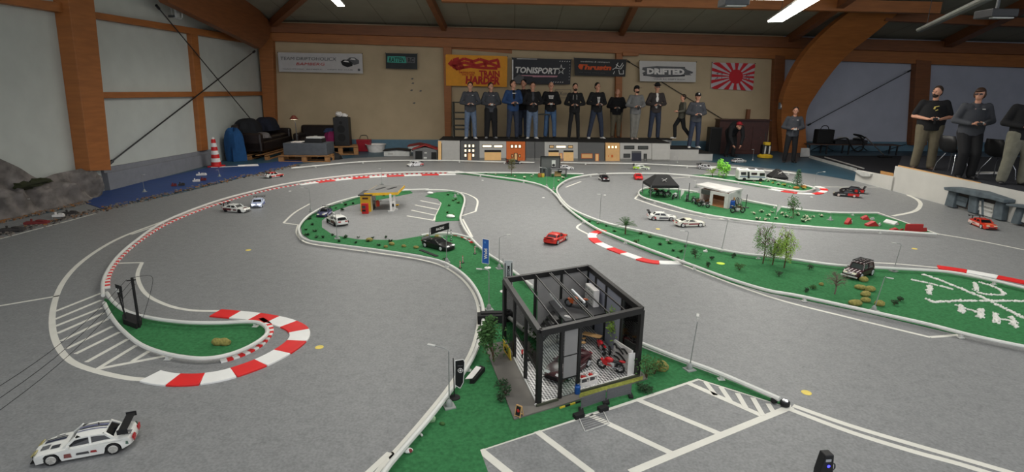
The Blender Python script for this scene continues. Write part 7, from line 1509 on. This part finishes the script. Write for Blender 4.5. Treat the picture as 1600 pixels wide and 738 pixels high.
    if pose == 'bend': c.ball(che * .55 + pel * .45 + fwd * .012 * S * k, V(.18 * k, .14 * k ** 1.3, .22), 18); c.ball(pel - ax * .0 * S, V(.182 * k, .14 * k, .13), 18)
    if pose == 'bend': cap(c, pel, che, .15 * S, .15 * S, 14); cap(c, che, nek, .15 * S, .09 * S, 14)
    for i in (0, 1):
        cap(c, che + (sh[i] - che) * .55 + V(0, 0, .02), sh[i], .1 * S, .078 * S); cap(c, sh[i], sh[i] + (el[i] - sh[i]) * (.78 if short else 1), .076 * S * (1 + (k - 1) * .3), (.07 if short else .062) * S)
        if not short: cap(c, el[i], wr[i] - (wr[i] - el[i]) * .06, .065 * S, .045 * S)
    cap(c, che + (nek - che) * .55, nek - (nek - che) * .12, .09 * S, .062 * S)
    if strings or top is mhood: c.ball(nek + V(0, .045, -.02) if pose != 'bend' else nek, V(.1, .07, .06), 12)
    blob(c, 'top', top, t, .014, 4)
    g = MB(); g.ball(pel + V(0, .01, -.03), V(.15 * k, .105 * k, .12), 16)
    for i in (0, 1): cap(g, hip[i], kn[i], .108 * S * (.5 + .5 * k) * leg_w, .08 * S * leg_w); cap(g, kn[i], an[i] + V(0, 0, .0), .078 * S * leg_w, .068 * S * leg_w)
    blob(g, 'trousers', trou, t, .014, 4)
    for i, s in enumerate((-1, 1)):
        f = MB(); a = an[i]; zf = a.z - .085 * S; fd = Vector((s * .25, -1, 0)).normalized(); f.ball(Vector((a.x, a.y, zf + .045 * S)), V(.045, .05, .045), 12); f.ball(Vector((a.x, a.y, zf + .03 * S)) + fd * .1 * S, V(.048, .09, .03), 14)
        Msh = Matrix.Rotation(math.atan2(fd.x, -fd.y), 3, 'Z'); f.box(Vector((a.x, a.y, zf + .012 * S)) + fd * .06 * S, V(.085, .24, .022), M=Msh); blob(f, 'shoe', shoe, t, .01, 2)
    # head details
    e = MB(); bro = MB()
    for s in (-1, 1): e.ball(hed + HR @ V(s * .03, -.084, .005), V(.011, .006, .006), 8); bro.ball(hed + HR @ V(s * .03, -.088, .024), V(.018, .006, .004), 8)
    e.build('eyes', mat('eye_dark', (30, 26, 24), .3), t); bro.build('eyebrows', hair or mhr, t)
    if hair:
        h = MB(); hl = {'short': 0, 'bob': 1}[hairk]
        h.ball(hed + HR @ V(0, .026, .045), V(.092, .102, .1), 18); h.ball(hed + HR @ V(0, .05, -.01), V(.08, .07, .08 + .03 * hl), 14)
        if hl: h.ball(hed + HR @ V(0, -.035, .075), V(.078, .07, .045), 14); [h.ball(hed + HR @ V(s * .07, .01, -.0), V(.03, .06, .07), 10) for s in (-1, 1)]
        blob(h, 'hair', hair, t, .01, 2)
    if beard: blob(MB().ball(hed + HR @ V(0, -.04, -.07), V(.06, .06, .05), 12).ball(hed + HR @ V(0, -.09, -.035), V(.03, .012, .008), 8), 'beard', mbeard, t, .009, 1)
    if glasses: MB().box(hed + HR @ V(0, -.1, .006), V(.13, .006, .03)).build('glasses', mat('glasses_dark', (40, 20, 22), .3), t)
    if hat:
        hm = {'red': mat('cap_red', (150, 22, 34), .8)}.get(hat, mblack)
        q = MB(); q.ball(hed + HR @ V(0, .01, .07), V(.094, .11, .085 if hat != 'fedora' else .1), 16)
        if hat == 'fedora': q.lathe(hed + V(0, .005, .07), [(.15 * S, 0), (.15 * S, .008), (.09 * S, .02)], 20)
        else: q.box(hed + HR @ V(0, -.13, .06), V(.13, .11, .012))
        blob(q, 'hat' if hat == 'fedora' else 'cap', hm, t, .0095, 2)
        if hat in ('black_emblem',): MB().ball(hed + HR @ V(0, -.095, .1), V(.026, .008, .022), 10).build('cap_emblem', mwt, t)
    fy = -(.132 * k + .006)
    if inner: blob(MB().ball(che + V(0, -.042, .0), V(.085, .105 * k, .2), 14).ball(pel + V(0, -.05, .12), V(.085, .108 * k, .12), 14), 'shirt', inner, t, .012, 3)
    if print_:
        kind = print_; pm = MB(); y = fy - .012
        if kind == 'logo': MB().box(V(.07, y + .006, 1.385), V(.05, .012, .016)).build('chest_logo', mwt, t); MB().box(V(-.07, y + .006, 1.39), V(.016, .012, .02)).build('chest_badge', mat('badge_grey', (150, 120, 120), .7), t)
        elif kind == 'yellow':
            MB().bar(V(.0, y - .01, 1.28), V(.04, y - .01, 1.30), .03 * S, .014).bar(V(-.02, y - .01, 1.36), V(.05, y - .01, 1.375), .03 * S, .014).bar(V(-.03, y - .01, 1.31), V(-.02, y - .01, 1.36), .03 * S, .014).build('chest_print', mat('print_yellow', (220, 200, 110), .7), t)
        else:
            w_, zc, rows_ = {'band': (.12, 1.37, 1), 'block': (.17, 1.33, 3), 'tall': (.1, 1.3, 5)}[kind]
            for r_ in range(rows_): lettering(('RACE', 'DRIFT CREW', 'CLUB', 'TEAM', 'DRIFT')[r_ % 5] if kind != 'band' else 'DRIFT', V(0, y - .004, zc + .03 - r_ * .04), (1, 0, 0), (0, 0, 1), .03, mwt, t, name='chest_print', width=w_ * S * (1, .9, .8, .7, .5)[r_], height=.03 * S, off=.002, depth=.006)
    if strings: MB().tube([V(-.05, fy + .05, 1.45), V(-.06, fy - .006, 1.38), V(-.06, fy - .012, 1.28)], .006, 6).tube([V(.05, fy + .05, 1.45), V(.06, fy - .006, 1.38), V(.06, fy - .012, 1.28)], .006, 6).build('hood_strings', mwt, t)
    if ctrl:
        c0 = (hd[0] + hd[1]) / 2 + V(0, -.03, .0); M = Matrix.Rotation(rz, 3, 'Z'); tt = thing('radio_transmitter', 'handheld radio transmitter held by the ' + who, 'transmitter', p + M @ c0, rz)
        mm = mhous if ctl_white else mblk; MB().box((0, 0, 0), (.085, .06, .05)).build('housing', mm, tt, bevel=.008); MB().bar((0, 0, -.02), (0, .01, -.1), .035, .035).build('grip', mblk, tt); MB().cyl((.045, 0, .01), (.065, 0, .01), .026, n=14).build('steering_wheel', mhous if not ctl_white else mblk, tt); MB().cyl((0, .0, .025), (0, .0, .035), .012, n=8).build('dial', mgr, tt)
    return t
ZD = ZS
person((735.5, 216.5), 128, ZD, .1, 'person in dark grey hoodie, light jeans and white shoes, leftmost on the stage', mhood, mjean, mshw, mhb, print_='logo', stance=.12, who='leftmost person on the stage')
person((767, 216), 129, ZD, .15, 'person in dark grey hoodie and wide black trousers, second on the stage', mhood, mpants, mat('shoe_grey', (130, 130, 130), .6), mhb, print_='logo', stance=.12, headyaw=.4, leg_w=1.25, ctl_white=True, who='person in hoodie and black trousers')
person((801, 216.5), 125, ZD, .25, 'person in open blue jacket over a black printed shirt and jeans', mnavy, mjeand, mshb, mhb, inner=mblack, print_='band', stance=.12, headyaw=.5, who='person in the blue jacket')
person((817, 213.8), 124, ZD, -.3, 'person in black standing half hidden behind the blue jacket', mblack, mjeand, mshb, mhk, stance=.08, ctrl=False, who='')
person((831, 216.5), 128, ZD, .1, 'person in black jacket over grey shirt with pale blue jeans', mblack, mjean, mshw, mhb, inner=mhood, stance=.11, headyaw=-.1, who='person with pale jeans and grey shirt')
person((859, 215.5), 128, ZD, 0, 'person with shaved head in black hoodie with white block print and blue jeans', mblack, mat('jeans_mid', (70, 98, 134), .9, var=.2), mshb, None, print_='block', stance=.13, ctl_white=True, who='person with the block print hoodie')
person((896, 217), 130, ZD, -.1, 'slim bearded person in black zip hoodie with white strings', mblack, mpants, mshb, mhk, strings=True, beard=True, stance=.13, bw=.92, leg_w=.85, headyaw=.2, who='bearded person with hood strings')
person((930, 216.5), 129, ZD, .2, 'person in black hoodie with tall white print standing legs apart in jeans', mblack, mjeand, mshw, mhk, print_='tall', stance=.2, headyaw=.3, who='person with the tall white print')
person((961, 214.5), 139, ZD, -.1, 'stout balding person in black sweatshirt and khaki trousers', mblack, mkhaki, mat('shoe_brown', (70, 54, 44), .7), None, bw=1.25, stance=.1, leg_w=1.15, headyaw=-.2, who='stout balding person')
person((990, 217.5), 133, ZD, .1, 'person in light grey sweater, grey trousers and black cap, feet together', mgsw, mgrt, mshg, mhk, hat='black', beard=True, stance=.05, headyaw=.5, who='person in the light grey sweater')
person((1021, 217), 129, ZD, 0, 'person in long dark cardigan over a white shirt with a black hat', mcard, mjeand, mshb, None, hat='fedora', inner=mwt, glasses=True, stance=.12, who='person with the hat and cardigan', bw=.98)
person((1062, 219), 150, ZD, -math.pi / 2, 'person in greyish jacket and black trousers striding to the left behind the stage end', mgrey2, mpants, mshw, mhb, pose='walk', ctrl=False)
person((1083, 231), 144, ZST, 0, 'person in dark grey hoodie and black cap standing on the stage step', mhood, mjeand, mshw, mhb, hat='black_emblem', print_='logo', stance=.12, who='person on the stage step')
person((1143, 246), 186, 0.0, .05, 'person in dark clothes and red cap bending down to the track', mblack, mblack, mshb, mhb, hat='red', pose='bend', ctrl=False)
person((1232, 254), 167, 0.0, -.25, 'person in dark grey hoodie and black trousers standing alone before the arch', mhood, mpants, mshb, mhb, print_='logo', stance=.12, headyaw=-.3, ctl_white=True, who='person before the arch')
person((1440, 264), 134, ZP, -.45, 'stout man in black polo shirt with yellow print and khaki trousers', mblack, mkhaki, mat('shoe_brown', (1, 1, 1)), mhb, bw=1.3, short=True, print_='yellow', stance=.13, headyaw=-.7, leg_w=1.25, beard=True, who='man in the black polo shirt')
person((1502, 277), 137, ZP, -.35, 'youth in dark grey hoodie and black trousers with bobbed brown hair and glasses', mhood, mpants, mshb, mat('hair_bob', (66, 44, 32), .6), bw=1.15, print_='logo', pose='lean', headyaw=-.5, hairk='bob', glasses=True, leg_w=1.2, who='youth with bobbed hair')
person((1580, 288), 135, ZP, -.4, 'man in black cap, black printed sweatshirt and grey cargo trousers at the right edge', mblack, mat('cargo_grey', (120, 118, 104), .9, var=.2), mshb, mhk, bw=1.15, hat='black_emblem', beard=True, print_='block', stance=.14, headyaw=-.6, leg_w=1.3, ctl_white=True, who='man at the right edge')
